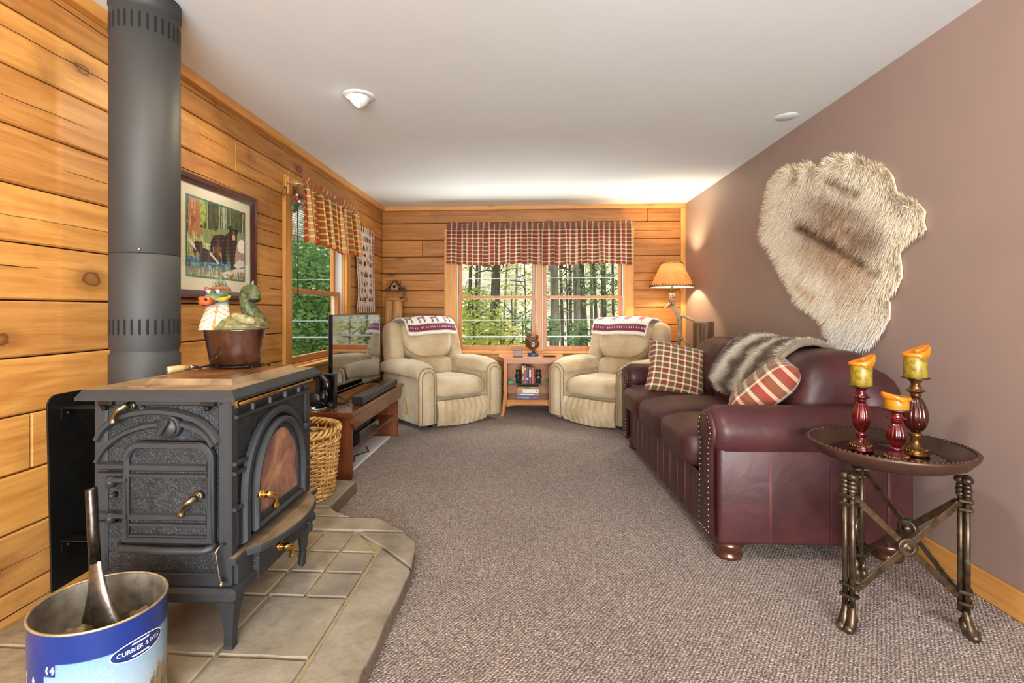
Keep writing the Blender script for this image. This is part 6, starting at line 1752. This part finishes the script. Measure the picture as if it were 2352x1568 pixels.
M_VALL = plaidcloth('rust_plaid_valance', S(176, 78, 34), S(146, 92, 28), S(246, 212, 144), 7.5, 4.0, .35)
M_ROD = plain('rod_metal', S(190, 170, 130), .4, .5)
def valance(label, T, x0, x1, ztop, zrod, zbot, mat, y, seed, gather):
    """local x along the wall, y into the room is negative"""
    vroot = thing('plaid_valance', label, 'curtain', tuple(T @ Vector(((x0 + x1) / 2, y, zbot))), 0, None)
    r = random.Random(seed); ph = [r.uniform(0, 6.28) for _ in range(6)]
    def fold(x):
        g = 1 - gather * max(0, 1 - 3.2 * min(x - x0, x1 - x) / (x1 - x0))
        return g * (.75 * math.sin(x * 46 + 5 * nz((x * 3, seed, 0), 1) + ph[0]) * (.75 + .6 * nz((x * 5, 7, seed), 1)) + .45 * math.sin(x * 83 + ph[1]) * (.5 + .5 * nz((x * 4, 2, seed), 1)) + .6 * nz((x * 9, seed, 2), 1))
    zs = lambda x: zbot + .010 * math.sin(x * 7 + ph[2]) + .007 * nz((x * 6, 0, seed), 1)
    def body(u, v):
        x = x0 + (x1 - x0) * u; z = zs(x) + (zrod - .016 - zs(x)) * v; A_ = .052 * (1 - .6 * v)
        return T @ Vector((x + .020 * fold(x + .016 + .01 * v) * (1 - .4 * v), min(y - .004, y - .010 - A_ * (.75 + fold(x))), z + .006 * fold(x) * (1 - v)))
    n = 260
    m = MB(); m.grid(n, 14, body); m.build('skirt', mat, vroot)
    def pocket(u, v):
        x = x0 + (x1 - x0) * u; a = -PI * .55 + PI * 1.1 * v
        f = .5 + .5 * math.sin(x * 170 + ph[3] + 2 * nz((x * 20, seed, 1), 1))
        return T @ Vector((x, y - .012 - (.014 + .008 * f) * math.cos(a), zrod + .020 * math.sin(a) - .0 + .003 * fold(x)))
    m = MB(); m.grid(n, 6, pocket); m.build('rod_pocket', mat, vroot)
    def header(u, v):
        x = x0 + (x1 - x0) * u; h = (ztop - zrod - .016) * (.72 + .30 * math.sin(x * 15 + ph[4]) * .6 + .28 * nz((x * 12, seed, 5), 1.0))
        return T @ Vector((x + .008 * fold(x * 1.3) * v, y - .010 - .016 * fold(x * 1.15 + .3) * (.4 + .9 * v) - .012 * v, zrod + .016 + max(.012, h) * v))
    m = MB(); m.grid(n, 5, header); m.build('header_ruffle', mat, vroot)
    m = MB(T); m.tube([(x0 - .012, y - .010, zrod), (x1 + .012, y - .010, zrod)], .006, 8)
    for xe in (x0 - .012, x1 + .012): m.tube([(xe, y - .010, zrod), (xe, -.030, zrod)], .006, 8); m.box((xe, -.032, zrod), (.018, .006, .05))
    m.build('curtain_rod', M_ROD, vroot)
    return vroot
valance('wide red plaid valance gathered above the double window behind the recliners', T_BACK, -.985, 1.190, 2.205, 2.125, 1.690, M_VALB, -.085, 3, .75)
valance('narrow rust and gold plaid valance above the side window', T_LEFT, 3.505, 4.640, 2.150, 2.075, 1.655, M_VALL, -.125, 8, .2)

# raised mini blinds behind each valance, with wand and pull cords
M_BLIND = plain('blind_slat', S(214, 216, 220), .4)
def blind(label, T, x0, x1, ztop, zb, wandx, cordx, zw):
    o = thing('mini_blind', label, 'blind', tuple(T @ Vector(((x0 + x1) / 2, .02, zb))), 0)
    m = MB(T); m.b2((x0, .004, ztop - .03), (x1, .032, ztop), 0, .002); m.build('head_rail', M_BLIND, o)
    n = 15
    for i in range(n):
        z = zb + .012 + (ztop - .045 - zb) * i / n
        MB(T).box(((x0 + x1) / 2, .018, z), (x1 - x0, .024, .0022), T=None).build('slat', M_BLIND, o)
    m = MB(T); m.b2((x0, .006, zb - .006), (x1, .030, zb + .006), 0, .003); m.build('bottom_rail', M_BLIND, o)
    m = MB(T); m.tube([(wandx, -.004, ztop - .02), (wandx, -.006, zw)], .0045, 6); m.build('wand', plain('dark_wand', S(52, 30, 18), .4) if 'dark_wand' not in MATS else MATS['dark_wand'], o)
    if cordx:
        for k, ze in ((0, .70), (.012, .66)):
            m = MB(T); m.tube([(cordx + k, -.016, ztop - .02), (cordx + k * 1.6 + .012, -.020, 1.3), (cordx + k * 2.2 + .034, -.020, .98), (cordx + k * 3 + .055, -.022, ze + .03)], .0022, 5); m.build('pull_cord', M_BLIND, o)
blind('raised white mini blind in the first half of the double window', T_BACK, -.858, .058, 2.03, 1.80, .0 - .84, .035, 1.7)
blind('raised white mini blind in the half of the double window near the lamp', T_BACK, .168, 1.09, 2.03, 1.80, .226, None, 1.185)
blind('raised white mini blind in the side window', T_LEFT, 3.612, 4.648, 2.035, 1.72, 3.715, None, 1.27)

# woven hanging with cabin motifs
TA_ = Ras(84, 132, S(224, 206, 190)); DB, DR, DGN, LT = S(70, 48, 44), S(112, 60, 56), S(44, 54, 48), S(160, 122, 106)
for i in range(9):
    x = (i + .5) / 9
    for y0, y1 in ((0, .05), (.95, 1)): TA_.rect(x - .028, y0, x + .028, y1, S(120, 86, 80))
    for y0, y1 in ((.05, .075), (.925, .95)): TA_.rect(x - .028, y0, x + .028, y1, S(176, 146, 136))
for i in range(20):
    y = .08 + .84 * (i + .5) / 20
    for x0 in (0, .915): TA_.rect(x0, y - .012, x0 + .085, y + .012, S(140, 108, 100)); TA_.rect(x0, y + .012, x0 + .085, y + .03, S(190, 166, 154))
def t_tree(x, y, s, c):
    for k in range(3): TA_.poly([(x - s * (.5 + .25 * k), y + .018 * (k + 1)), (x, y + .018 * k - .01), (x + s * (.5 + .25 * k), y + .018 * (k + 1))], c)
    TA_.rect(x - s * .18, y + .05, x + s * .18, y + .066, c)
def t_bear(x, y, c, f=1): TA_.ell(x, y, .06, .03, c); TA_.ell(x + f * .055, y - .008, .03, .018, c); TA_.ell(x + f * .06, y - .024, .012, .007, c); TA_.rect(x - .05, y + .01, x - .02, y + .045, c); TA_.rect(x + .015, y + .01, x + .045, y + .045, c)
def t_moose(x, y, c): TA_.ell(x, y, .05, .02, c); TA_.ell(x - .05, y - .016, .022, .012, c); TA_.rect(x - .04, y, x - .025, y + .045, c); TA_.rect(x + .02, y, x + .035, y + .045, c); TA_.line(x - .06, y - .025, x - .09, y - .05, .012, LT); TA_.line(x - .045, y - .025, x - .02, y - .05, .012, LT)
def t_canoe(x, y): TA_.ell(x, y, .085, .026, DGN); TA_.ell(x, y + .010, .075, .022, S(200, 176, 160)); TA_.ell(x, y + .004, .05, .008, DGN)
def t_skis(x, y):
    for dx in (-.03, .03): TA_.poly([(x + dx - .018, y + .02), (x + dx, y - .03), (x + dx + .018, y + .02), (x + dx + .012, y + .065), (x + dx - .012, y + .065)], DR if dx > 0 else DB)
    TA_.rect(x - .06, y + .012, x + .06, y + .020, IV)
def t_flake(x, y):
    for k in range(4): a = k * PI / 4; TA_.line(x - .05 * math.cos(a), y - .024 * math.sin(a), x + .05 * math.cos(a), y + .024 * math.sin(a), .014, DGN)
for b0 in (.0, .42):
    t_canoe(.26, b0 + .135); t_canoe(.74, b0 + .14)
    for dx in (-.07, 0, .07): t_tree(.50 + dx, b0 + .10, .05, DB if dx else DR)
    t_skis(.24, b0 + .20); t_skis(.76, b0 + .205)
    t_tree(.42, b0 + .215, .09, DGN); t_moose(.58, b0 + .235, LT)
    t_bear(.22, b0 + .325, LT); t_bear(.76, b0 + .325, S(138, 96, 86), -1)
    t_flake(.47, b0 + .325)
    for dx in (-.07, 0, .07): t_tree(.22 + dx, b0 + .395, .05, DGN if dx else DR); t_tree(.78 + dx, b0 + .395, .05, DB if dx else DGN)
    t_bear(.46, b0 + .425, DB); t_moose(.62, b0 + .40, LT)
TA_.speck(.06)
wh = thing('woven_hanging', 'narrow woven wall hanging with bears, trees and moose beside the corner', 'tapestry', (XL, 5.26, 1.128))
def whf(u, v, d=0):
    y = 4.968 + (5.552 - 4.968) * u + .008 * math.sin(v * 5); z = 1.128 + (2.040 - 1.128) * v
    return (XL + .012 + d + .012 * (1 - u) ** 3 * (1 + math.sin(v * 7)) + .010 * math.sin(u * 5 + v * 2) ** 2, y, z)
m = MB(); m.grid(84, 132, whf, col=lambda u, v: TA_.at(u, v)); m.build('cloth', attrmat('woven_cloth', .95, bump=.3, bs=500), wh)
m = MB(); 
for ed in ([whf(0, i / 30) for i in range(31)], [whf(1, i / 30) for i in range(31)], [whf(i / 20, 0) for i in range(21)], [whf(i / 20, 1) for i in range(21)]): m.tube(ed, .0045, 6)
m.build('bound_edge', plain('tapestry_edge', S(214, 196, 176), .9), wh)

# ornaments on the curtain rod ends
def fishornament(label, y, z, s, full):
    x = XL + .075; o = thing('hanging_ornament', label, 'ornament', (x, y, z), 0)
    m = MB(); 
    for i in range(7): a = i * .9; m.tube([(x, y, z + .10), (x + .02 * math.cos(a), y + .02 * math.sin(a), z + .14 - .02 * (i % 3)), (x + .028 * math.cos(a), y + .03 * math.sin(a), z + .05)], [.003, .002, .001], 5)
    m.build('twig_bow', plain('dry_twigs', S(90, 70, 40), .8) if 'dry_twigs' not in MATS else MATS['dry_twigs'], o)
    m = MB(TR((x, y, z), math.radians(52))); m.sup((0, 0, 0), (.018 * s, .075 * s, .034 * s), .9, .9, 24, 16, fn=lambda p: Vector((p.x, p.y, p.z * (1.05 - .35 * p.y / .075)))); m.sup((0, .085 * s, 0), (.006, .026 * s, .030 * s), nu=14, nv=10); m.sup((0, .0, .036 * s), (.004, .03 * s, .014 * s), nu=12, nv=8)
    m.build('fish', plain('painted_fish', S(96, 104, 76), .4, var=.3, vs=40) if 'painted_fish' not in MATS else MATS['painted_fish'], o)
    if full:
        m = MB(); m.sup((x + .012, y - .004, z + .045), (.016, .016, .020), nu=14, nv=10); m.build('red_coat', M_REDP, o)
        m = MB(); m.sup((x + .014, y - .006, z + .068), (.011, .011, .011), nu=12, nv=8); m.sup((x + .026, y + .006, z + .024), (.011, .011, .011), nu=12, nv=8); m.build('white_fluff', M_WHITEP, o)
fishornament('green fish ornament with a red rider hanging at the near end of the side valance', 3.535, 1.93, 1.0, True)
fishornament('small dark green fish ornament at the far end of the side valance', 4.90, 1.90, .5, False)
o = thing('rod_bracket_knob', 'round pine knob bracket on the side window casing', 'bracket', (XL + .03, 3.53, 2.08)); m = MB(); m.cyl((XL + .028, 3.525, 2.085), (XL + .10, 3.525, 2.085), .020, .017, 16); m.build('knob', M_TRX, o); m = MB(); m.prism([(3.495, 2.0), (3.56, 2.0), (3.56, 2.11), (3.495, 2.125)], .014, Matrix(((0, 0, 1, XL + .029), (1, 0, 0, 0), (0, 1, 0, 0), (0, 0, 0, 1))), 0, .003); m.build('plate', M_TRX, o)

# ------------------------------------------------------------------ reindeer hide on the mauve wall
HP = [(155, 690), (210, 760), (250, 830), (290, 900), (340, 1010), (400, 1090), (420, 1160), (520, 1220), (600, 1280), (650, 1370), (730, 1460), (810, 1500), (850, 1460), (960, 1450), (1020, 1380), (1085, 1300), (1090, 1180), (1070, 1140), (1140, 1070), (1172, 1000), (1175, 940), (1160, 820), (1210, 740), (1300, 660), (1350, 655), (1335, 590), (1345, 520), (1300, 465), (1220, 425), (1180, 425), (1140, 385), (1110, 265), (1060, 205), (970, 178), (910, 155), (840, 110), (790, 130), (700, 120), (632, 155), (612, 205), (570, 225), (545, 178), (480, 170), (440, 195), (380, 185), (312, 225), (243, 285), (213, 355), (207, 450), (175, 510), (183, 590)]
def wallpt(p, off=0.0):
    """flat drawing of the hide (in the pattern's own units) to its place on the wall"""
    sx, sy = (1700 + p[0] / 3.136 - 1152.18) / FPX, -((320 + p[1] / 3.136) - 712) / FPX
    c_, s_ = math.cos(YAW), math.sin(YAW); X, Y = sx * c_ - s_, sx * s_ + c_; t = XR / X
    return Vector((XR - off, Y * t, EYE + sy * t))
hide = thing('reindeer_hide', 'pale reindeer hide with brown back stripes hung on the mauve wall', 'hide', (XR, 3.1, .95))
HPc = np.array(HP, float)
def inside(P):
    x, y = P[:, 0], P[:, 1]; r = np.zeros(len(P), bool); k = len(HPc)
    for i in range(k):
        x0, y0 = HPc[i]; x1, y1 = HPc[(i + 1) % k]
        if y0 != y1: r ^= ((y >= min(y0, y1)) & (y < max(y0, y1))) & (x < x0 + (y - y0) * (x1 - x0) / (y1 - y0))
    return r
def edged(P):
    d = np.full(len(P), 1e9); k = len(HPc)
    for i in range(k):
        a, b_ = HPc[i], HPc[(i + 1) % k]; ab = b_ - a; t = np.clip(((P - a) @ ab) / (ab @ ab), 0, 1); d = np.minimum(d, np.linalg.norm(P - a - t[:, None] * ab, axis=1))
    return d
def segd(P, a, b_):
    a, b_ = np.array(a, float), np.array(b_, float); ab = b_ - a; t = np.clip(((P - a) @ ab) / (ab @ ab), 0, 1); return np.linalg.norm(P - a - t[:, None] * ab, axis=1)
def hcol(P):
    k = len(P); n = np.array([nz((p[0] / 60, p[1] / 90, 0), 1) for p in P]); n2 = np.array([nz((p[0] / 22, p[1] / 40, 3), 1) for p in P])
    C = np.tile(np.array(S(246, 236, 214)), (k, 1))
    def mixin(w, c): 
        nonlocal C
        w = np.clip(w, 0, 1)[:, None]; C = C * (1 - w) + np.array(c) * w
    e = edged(P)
    mixin(.45 * np.exp(-e / 40) * (n > -.1), S(226, 196, 146))
    g = lambda cx, cy, rx, ry, rot=0: np.exp(-((((P[:, 0] - cx) * math.cos(rot) + (P[:, 1] - cy) * math.sin(rot)) / rx) ** 2 + ((-(P[:, 0] - cx) * math.sin(rot) + (P[:, 1] - cy) * math.cos(rot)) / ry) ** 2) ** 1.6)
    mixin(.85 * g(740, 640, 330, 230, .45) * (1 + .5 * n + .4 * n2), S(172, 138, 104))
    mixin(.75 * g(720, 860, 290, 130, .4) * (1 + .5 * n), S(196, 160, 122)); mixin(.5 * g(850, 1040, 150, 200, .2) * (1 + .6 * n), S(206, 176, 142))
    mixin(.55 * g(950, 690, 130, 110), S(122, 96, 74)); mixin(.5 * g(720, 470, 200, 60, .3), S(150, 118, 88))
    mixin(1.1 * np.exp(-(segd(P, (455, 600), (700, 730)) / 34) ** 2) * (1 + .4 * n2), S(92, 58, 30)); mixin(1.0 * np.exp(-(segd(P, (700, 730), (940, 860)) / 30) ** 2) * (1 + .5 * n2), S(104, 68, 38))
    mixin(.9 * np.exp(-(segd(P, (680, 265), (870, 360)) / 28) ** 2) * (1 + .6 * n2), S(128, 96, 60)); mixin(.7 * np.exp(-(segd(P, (400, 290), (420, 260)) / 22) ** 2), S(150, 116, 70)); mixin(.9 * np.exp(-(segd(P, (985, 900), (1030, 920)) / 22) ** 2), S(112, 84, 50))
    mixin(.6 * np.exp(-(segd(P, (440, 1030), (560, 1110)) / 26) ** 2), S(206, 160, 96)); mixin(.5 * np.exp(-(segd(P, (635, 300), (645, 520)) / 8) ** 2), S(130, 100, 70))
    mixin(.45 * g(1180, 460, 60, 40), S(120, 98, 76)); mixin(.8 * np.exp(-((P[:, 1] - 1480) / 180) ** 2), S(236, 236, 232))
    return np.clip(C, 0, 1)
# hide skin: a gently buckled sheet
k = len(HP); m = MB(); m.add([wallpt(p, .012) for p in HP] + [wallpt(p, .002) for p in HP], [list(range(k))] + [(i, i + k, (i + 1) % k + k, (i + 1) % k) for i in range(k)]); m.build('skin', plain('hide_skin', S(222, 206, 176), .9), hide)
P = RNG.random((90000, 2)) * np.array([1230, 1420]) + np.array([145, 100]); P = P[inside(P)][:42000]
e = edged(P); near = P[:, 0] > 0
dist = np.array([wallpt(p).y for p in P]); keep = RNG.random(len(P)) < np.clip((2.4 / dist) ** -1.2 * .62, 0, 1); P, e = P[keep], e[keep]
C = hcol(P) * (.86 + .26 * RNG.random((len(P), 1)))
flow = np.stack([.20 * np.sin(P[:, 1] / 260 + 1), np.ones(len(P))], 1)
ctr = np.array([700, 700]); rad = np.stack([edged(P + np.array([3., 0])) - edged(P - np.array([3., 0])), edged(P + np.array([0, 3.])) - edged(P - np.array([0, 3.]))], 1) * -1; rad /= np.linalg.norm(rad, axis=1)[:, None] + 1e-6
w = np.exp(-e / 55)[:, None]; flow = flow * (1 - w) * .8 + rad * w * 1.3 + flow * w * .35
flow += RNG.normal(scale=.22, size=flow.shape); flow /= np.linalg.norm(flow, axis=1)[:, None]
W0 = np.array([wallpt(p, .012) for p in P]); W1 = np.array([wallpt(p + q * 6, .012) for p, q in zip(P, flow)])
D = W1 - W0; D /= np.linalg.norm(D, axis=1)[:, None] + 1e-9
D = D * .86 + np.array([[-1, 0, 0]]) * (.38 + .2 * RNG.random((len(P), 1))); D /= np.linalg.norm(D, axis=1)[:, None]
M_HIDE = attrmat('hide_fur', .75, sheen=.15)
fur_mesh('fur', W0, D, (.040 + .022 * RNG.random(len(P))) * (1 - .15 * np.exp(-e / 25)), C, .0016, M_HIDE, hide, (0, 0, -.15))
# full-length hair on the hem that hangs lowest
Q = RNG.random((4000, 2)) * np.array([420, 240]) + np.array([640, 1270]); Q = Q[inside(Q)]
Wq = np.array([wallpt(p, .014) for p in Q]); Dq = np.array([[-.25, .05, -1.0]]) + RNG.normal(scale=.16, size=(len(Q), 3)); Dq[:, 0] = np.minimum(Dq[:, 0], -.08); Dq /= np.linalg.norm(Dq, axis=1)[:, None]
fur_mesh('long_fur', Wq, Dq, .055 + .035 * RNG.random(len(Q)), np.clip(hcol(Q) * (.9 + .15 * RNG.random((len(Q), 1))), 0, 1), .0013, M_HIDE, hide)

# ------------------------------------------------------------------ antler lamp
LX, LY = 1.545, 5.46
lampo = thing('antler_lamp', 'lit antler floor lamp with a tan laced hide shade in the corner', 'lamp', (LX, LY, 0))
def shademat():
    t = NT('rawhide_shade'); t.set(.8, 0, .1); co = t.coord()
    c = t.ramp(t.noise(co, 12, 5), [(.3, S(184, 126, 78)), (.7, S(214, 160, 108))]); t.link(c, t.b.inputs['Base Color'])
    tl = t.new('ShaderNodeBsdfTranslucent'); t.link(t.mix(.3, c, S(230, 180, 120)), tl.inputs[0]); mx = t.new('ShaderNodeMixShader'); mx.inputs[0].default_value = .40
    t.link(t.b.outputs[0], mx.inputs[1]); t.link(tl.outputs[0], mx.inputs[2]); t.link(mx.outputs[0], t.out.inputs[0]); return t.m
def liningmat():
    t = NT('pale_lining'); t.n.remove(t.b); a_ = t.new('ShaderNodeBsdfDiffuse'); b_ = t.new('ShaderNodeBsdfTranslucent'); mx = t.new('ShaderNodeMixShader')
    a_.inputs[0].default_value = b_.inputs[0].default_value = (.92, .86, .74, 1); mx.inputs[0].default_value = .6
    t.link(a_.outputs[0], mx.inputs[1]); t.link(b_.outputs[0], mx.inputs[2]); t.link(mx.outputs[0], t.out.inputs[0]); return t.m
SZ0, SZ1, SR0, SR1 = 1.400, 1.672, .232, .104
m = MB(); m.lathe([(SR0, SZ0), (SR1, SZ1)], 56, (LX, LY, 0), cap=False)
sh = m.build('lamp_shade', shademat(), lampo)
m = MB(); m.lathe([(SR0 - .003, SZ0 + .001), (SR1 - .003, SZ1 - .001)], 56, (LX, LY, 0), cap=False); m.build('lining', liningmat(), sh)
m = MB()
for (R, z, n_, dr, dz) in ((SR0, SZ0, 40, .0, .026), (SR1, SZ1, 22, .0, -.020)):
    q = []
    for i in range(n_ * 4):
        a = 2 * PI * i / (n_ * 4); k = .5 - .5 * math.cos(n_ / 2 * 2 * a * .5 * 2); zz_ = z + dz * k; rr_ = R - (zz_ - z) * (SR0 - SR1) / (SZ1 - SZ0) + .003
        q.append((LX + rr_ * math.cos(a), LY + rr_ * math.sin(a), zz_))
    m.tube(q, .0032, 5, close=True)
m.build('leather_lacing', plain('lacing', S(70, 44, 26), .7), sh)
M_ANT = plain('antler', S(142, 116, 86), .5, var=.25, vs=14, vary=S(196, 172, 136), bump=.4, bs=60)
m = MB(); pts = [(LX, LY, 1.335), (LX, LY, 1.30), (LX + .006, LY, 1.235), (LX + .022, LY, 1.175), (LX + .062, LY - .01, 1.115), (LX + .085, LY - .01, 1.03), (LX + .085, LY - .005, .93), (LX + .075, LY, .82), (LX + .05, LY, .66), (LX + .02, LY, .45), (LX, LY, .24), (LX, LY, .05)]
m.tube(pts, [.030, .029, .029, .027, .029, .026, .023, .023, .022, .022, .024, .028], 16)
m.tube([(LX - .005, LY, 1.235), (LX - .045, LY - .02, 1.205), (LX - .085, LY - .04, 1.175), (LX - .115, LY - .055, 1.155)], [.018, .014, .008, .001], 10)
m.tube([(LX + .070, LY - .01, 1.10), (LX + .12, LY - .04, 1.085), (LX + .18, LY - .06, 1.055), (LX + .225, LY - .075, 1.03), (LX + .255, LY - .085, 1.015)], [.022, .018, .016, .008, .001], 10)
m.tube([(LX + .075, LY, .86), (LX + .11, LY - .05, .835), (LX + .15, LY - .08, .79), (LX + .168, LY - .09, .75)], [.018, .016, .010, .002], 10)
an = m.build('antler_stem', M_ANT, lampo)
m = MB()
rn = random.Random(2)
for i in range(70): a = rn.uniform(0, 2 * PI); z = rn.uniform(1.19, 1.325); m.sup((LX + (1.30 - z) * .06 * (z < 1.25) + .029 * math.cos(a), LY + .029 * math.sin(a), z), (.004, .004, .008), nu=6, nv=4)
m.build('burr', plain('antler_burr', S(100, 72, 48), .7), an)['kind'] = 'stuff'
m = MB(); m.cyl((LX, LY, 1.33), (LX, LY, 1.46), .012, n=12); m.build('socket_stem', plain('brass_dark', S(120, 106, 84), .4, .6), lampo)
m = MB(); m.lathe([(.001, .03), (.11, .028), (.13, .012), (.13, 0)], 28, (LX, LY, 0)); m.build('base', M_STUMP, lampo)
def bulbm():
    t = NT('lit_bulb'); t.b.inputs['Emission Color'].default_value = (1, .74, .42, 1); t.b.inputs['Emission Strength'].default_value = 30; return t.m
m = MB(); m.sup((LX, LY, 1.515), (.028, .028, .038), nu=16, nv=12); m.build('bulb', bulbm(), lampo)
d = bpy.data.lights.new('lamp_bulb_light', 'POINT'); d.energy = 38; d.color = (1, .76, .46); d.shadow_soft_size = .035
ll = bpy.data.objects.new('lamp_bulb_light', d); COL.objects.link(ll); ll.location = (LX, LY, 1.515); bpy.data.objects['bulb'].visible_shadow = True
ll.location = (LX, LY, 1.565)

# ------------------------------------------------------------------ log posts and birdhouse
o = thing('log_pedestal', 'weathered flat-topped log standing at the far end of the sofa', 'pedestal', (1.628, 4.72, 0))
m = MB()
def logfn(cx, cy, R, h, seed):
    return lambda u, v: (lambda a, r: (cx + r * math.cos(a), cy + r * math.sin(a), h * v))(2 * PI * u, R * (1 + .05 * nz((math.cos(2 * PI * u) * 2, math.sin(2 * PI * u) * 2, v * 3), 1, seed) + .015 * nz((u * 60, v * 6, seed), 1)))
m.grid(40, 24, logfn(1.628, 4.72, .093, 1.043, 3), cu=True); m.build('log', M_STUMP, o)
m = MB(); m.lathe([(.001, 1.046), (.088, 1.046), (.094, 1.040), (.093, 1.03)], 36, (1.628, 4.72, 0)); m.build('sawn_top', plain('sawn_end', S(150, 124, 96), .6), o)
o = thing('peeled_log_post', 'tall peeled split log post in the corner carrying the birdhouse', 'post', (-1.600, 5.66, 0))
m = MB(); m.grid(28, 24, logfn(-1.640, 5.67, .056, 1.262, 5), cu=True); m.add([(-1.640 + .055 * math.cos(a), 5.67 + .055 * math.sin(a), 1.262) for a in [2 * PI * i / 28 for i in range(28)]], [tuple(range(28))]); m.build('narrow_half', M_POST, o)
m = MB(); m.grid(28, 24, logfn(-1.535, 5.64, .058, 1.262, 9), cu=True); m.add([(-1.535 + .057 * math.cos(a), 5.64 + .057 * math.sin(a), 1.262) for a in [2 * PI * i / 28 for i in range(28)]], [tuple(range(28))]); m.build('wide_half', M_POST, o)
bx_, by_, bz_ = -1.555, 5.64, 1.263
bi = thing('birdhouse', 'little rustic twig birdhouse with a gabled roof on the log post', 'birdhouse', (bx_, by_, bz_))
M_BW = wood('birdhouse_wood', [(.3, S(120, 74, 34)), (.55, S(170, 112, 58)), (.8, S(204, 150, 90))], axis=0, rough=.7); M_BD = plain('bark_roof', S(96, 66, 48), .8, var=.3, vs=60, bump=.5, bs=120)
m = MB(); m.b2((bx_ - .125, by_ - .075, bz_), (bx_ + .125, by_ + .075, bz_ + .014), 0, .003); m.b2((bx_ - .095, by_ - .06, bz_ + .014), (bx_ + .06, by_ + .06, bz_ + .034), 0, .003); m.build('base', M_BW, bi)
m = MB(); m.b2((bx_ - .085, by_ - .03, bz_ + .034), (bx_ + .085, by_ + .05, bz_ + .105), 0, .002); m.build('cabin', M_BW, bi)
for x in (-.085, -.03, .03, .085):
    MB().cyl((bx_ + x, by_ - .055, bz_ + .034), (bx_ + x, by_ - .055, bz_ + .105), .006, n=8).build('porch_post', M_BW, bi)
m = MB(); m.add([(bx_ - .135, by_ - .085, bz_ + .098), (bx_ + .125, by_ - .085, bz_ + .098), (bx_ + .10, by_ + .06, bz_ + .148), (bx_ - .11, by_ + .06, bz_ + .148), (bx_ - .135, by_ - .085, bz_ + .106), (bx_ + .125, by_ - .085, bz_ + .106), (bx_ + .10, by_ + .06, bz_ + .156), (bx_ - .11, by_ + .06, bz_ + .156)], [(0, 1, 5, 4), (1, 2, 6, 5), (2, 3, 7, 6), (3, 0, 4, 7), (4, 5, 6, 7), (3, 2, 1, 0)]); m.build('porch_roof', M_BD, bi)
m = MB(Matrix(((1, 0, 0, bx_ - .005), (0, 0, -1, by_ - .02), (0, 1, 0, bz_ + .115), (0, 0, 0, 1)))); m.prism([(-.045, 0), (.045, 0), (.045, .04), (0, .105), (-.045, .04)], .06, TR((0, 0, -.03))); m.build('gable', M_BW, bi)
m = MB(); m.cyl((bx_ - .005, by_ - .0505, bz_ + .162), (bx_ - .005, by_ - .053, bz_ + .162), .017, n=16); m.build('entry_hole', M_SLOT, bi)
m = MB()
for s in (-1, 1):
    a, b_ = Vector((bx_ - .005, by_ - .065, bz_ + .232)), Vector((bx_ - .005 + s * .066, by_ - .065, bz_ + .140)); n_ = Vector((s * .006, 0, .006)); k = Vector((0, .11, 0))
    m.add([a, b_, b_ + k, a + k, a + n_, b_ + n_, b_ + k + n_, a + k + n_], [(0, 1, 2, 3), (4, 5, 6, 7), (0, 1, 5, 4), (1, 2, 6, 5), (2, 3, 7, 6), (3, 0, 4, 7)])
m.build('gable_roof', M_BD, bi)
m = MB(); m.cyl((bx_ - .085, by_, bz_ + .125), (bx_ - .085, by_, bz_ + .225), .013, n=10); m.build('chimney', M_BW, bi); m = MB(); m.cyl((bx_ + .055, by_ - .02, bz_ + .125), (bx_ + .058, by_ - .02, bz_ + .225), .007, n=8); m.build('twig', M_BD, bi)
m = MB(); m.b2((bx_ + .05, by_ - .075, bz_ + .034), (bx_ + .11, by_ - .03, bz_ + .044), 0, .002); m.build('green_ledge', plain('moss_green', S(104, 116, 84), .8), bi)

# ------------------------------------------------------------------ ceiling fixtures
cl = thing('eyeball_ceiling_light', 'lit white eyeball light recessed in the ceiling', 'ceiling light', (-.99, 2.83, HC))
ex, ey = -.995, 2.815
m = MB(); m.lathe([(.062, HC - .002), (.064, HC - .012), (.090, HC - .006), (.092, HC)], 48, (ex, ey, 0), cap=False); m.build('trim_ring', M_WHITE, cl)
ax = Vector((-.62, -.42, -.66)).normalized()
q = Vector((0, 0, 1)).rotation_difference(ax).to_matrix().to_4x4(); q.translation = (ex, ey, HC - .002)
m = MB(q); m.lathe([(.0, -.064), (.03, -.057), (.052, -.038), (.064, 0), (.061, .020), (.054, .036), (.050, .036)], 40, cap=False); m.build('eyeball', M_WHITE, cl)
def lensm():
    t = NT('lit_lens'); t.b.inputs['Emission Color'].default_value = (1, .92, .80, 1); t.b.inputs['Emission Strength'].default_value = 6; return t.m
m = MB(q); m.lathe([(0, .034), (.050, .033), (.050, .028)], 40); m.build('lens', lensm(), cl)
c0 = Vector((ex, ey, HC)) + ax * .05
lamp('eyeball_spot', 'SPOT', tuple(c0), tuple(c0 + ax * 2), 26, WARM, spot_size=1.7, spot_blend=.9, shadow_soft_size=.04)
m = MB(); m.lathe([(0, HC - .003), (.066, HC - .003), (.070, HC)], 40, (1.653, 3.276, 0), cap=False); tag(recentre(m.build('ceiling_cap', M_CEIL)), 'flat round painted cap on the ceiling near the mauve wall', 'cover')
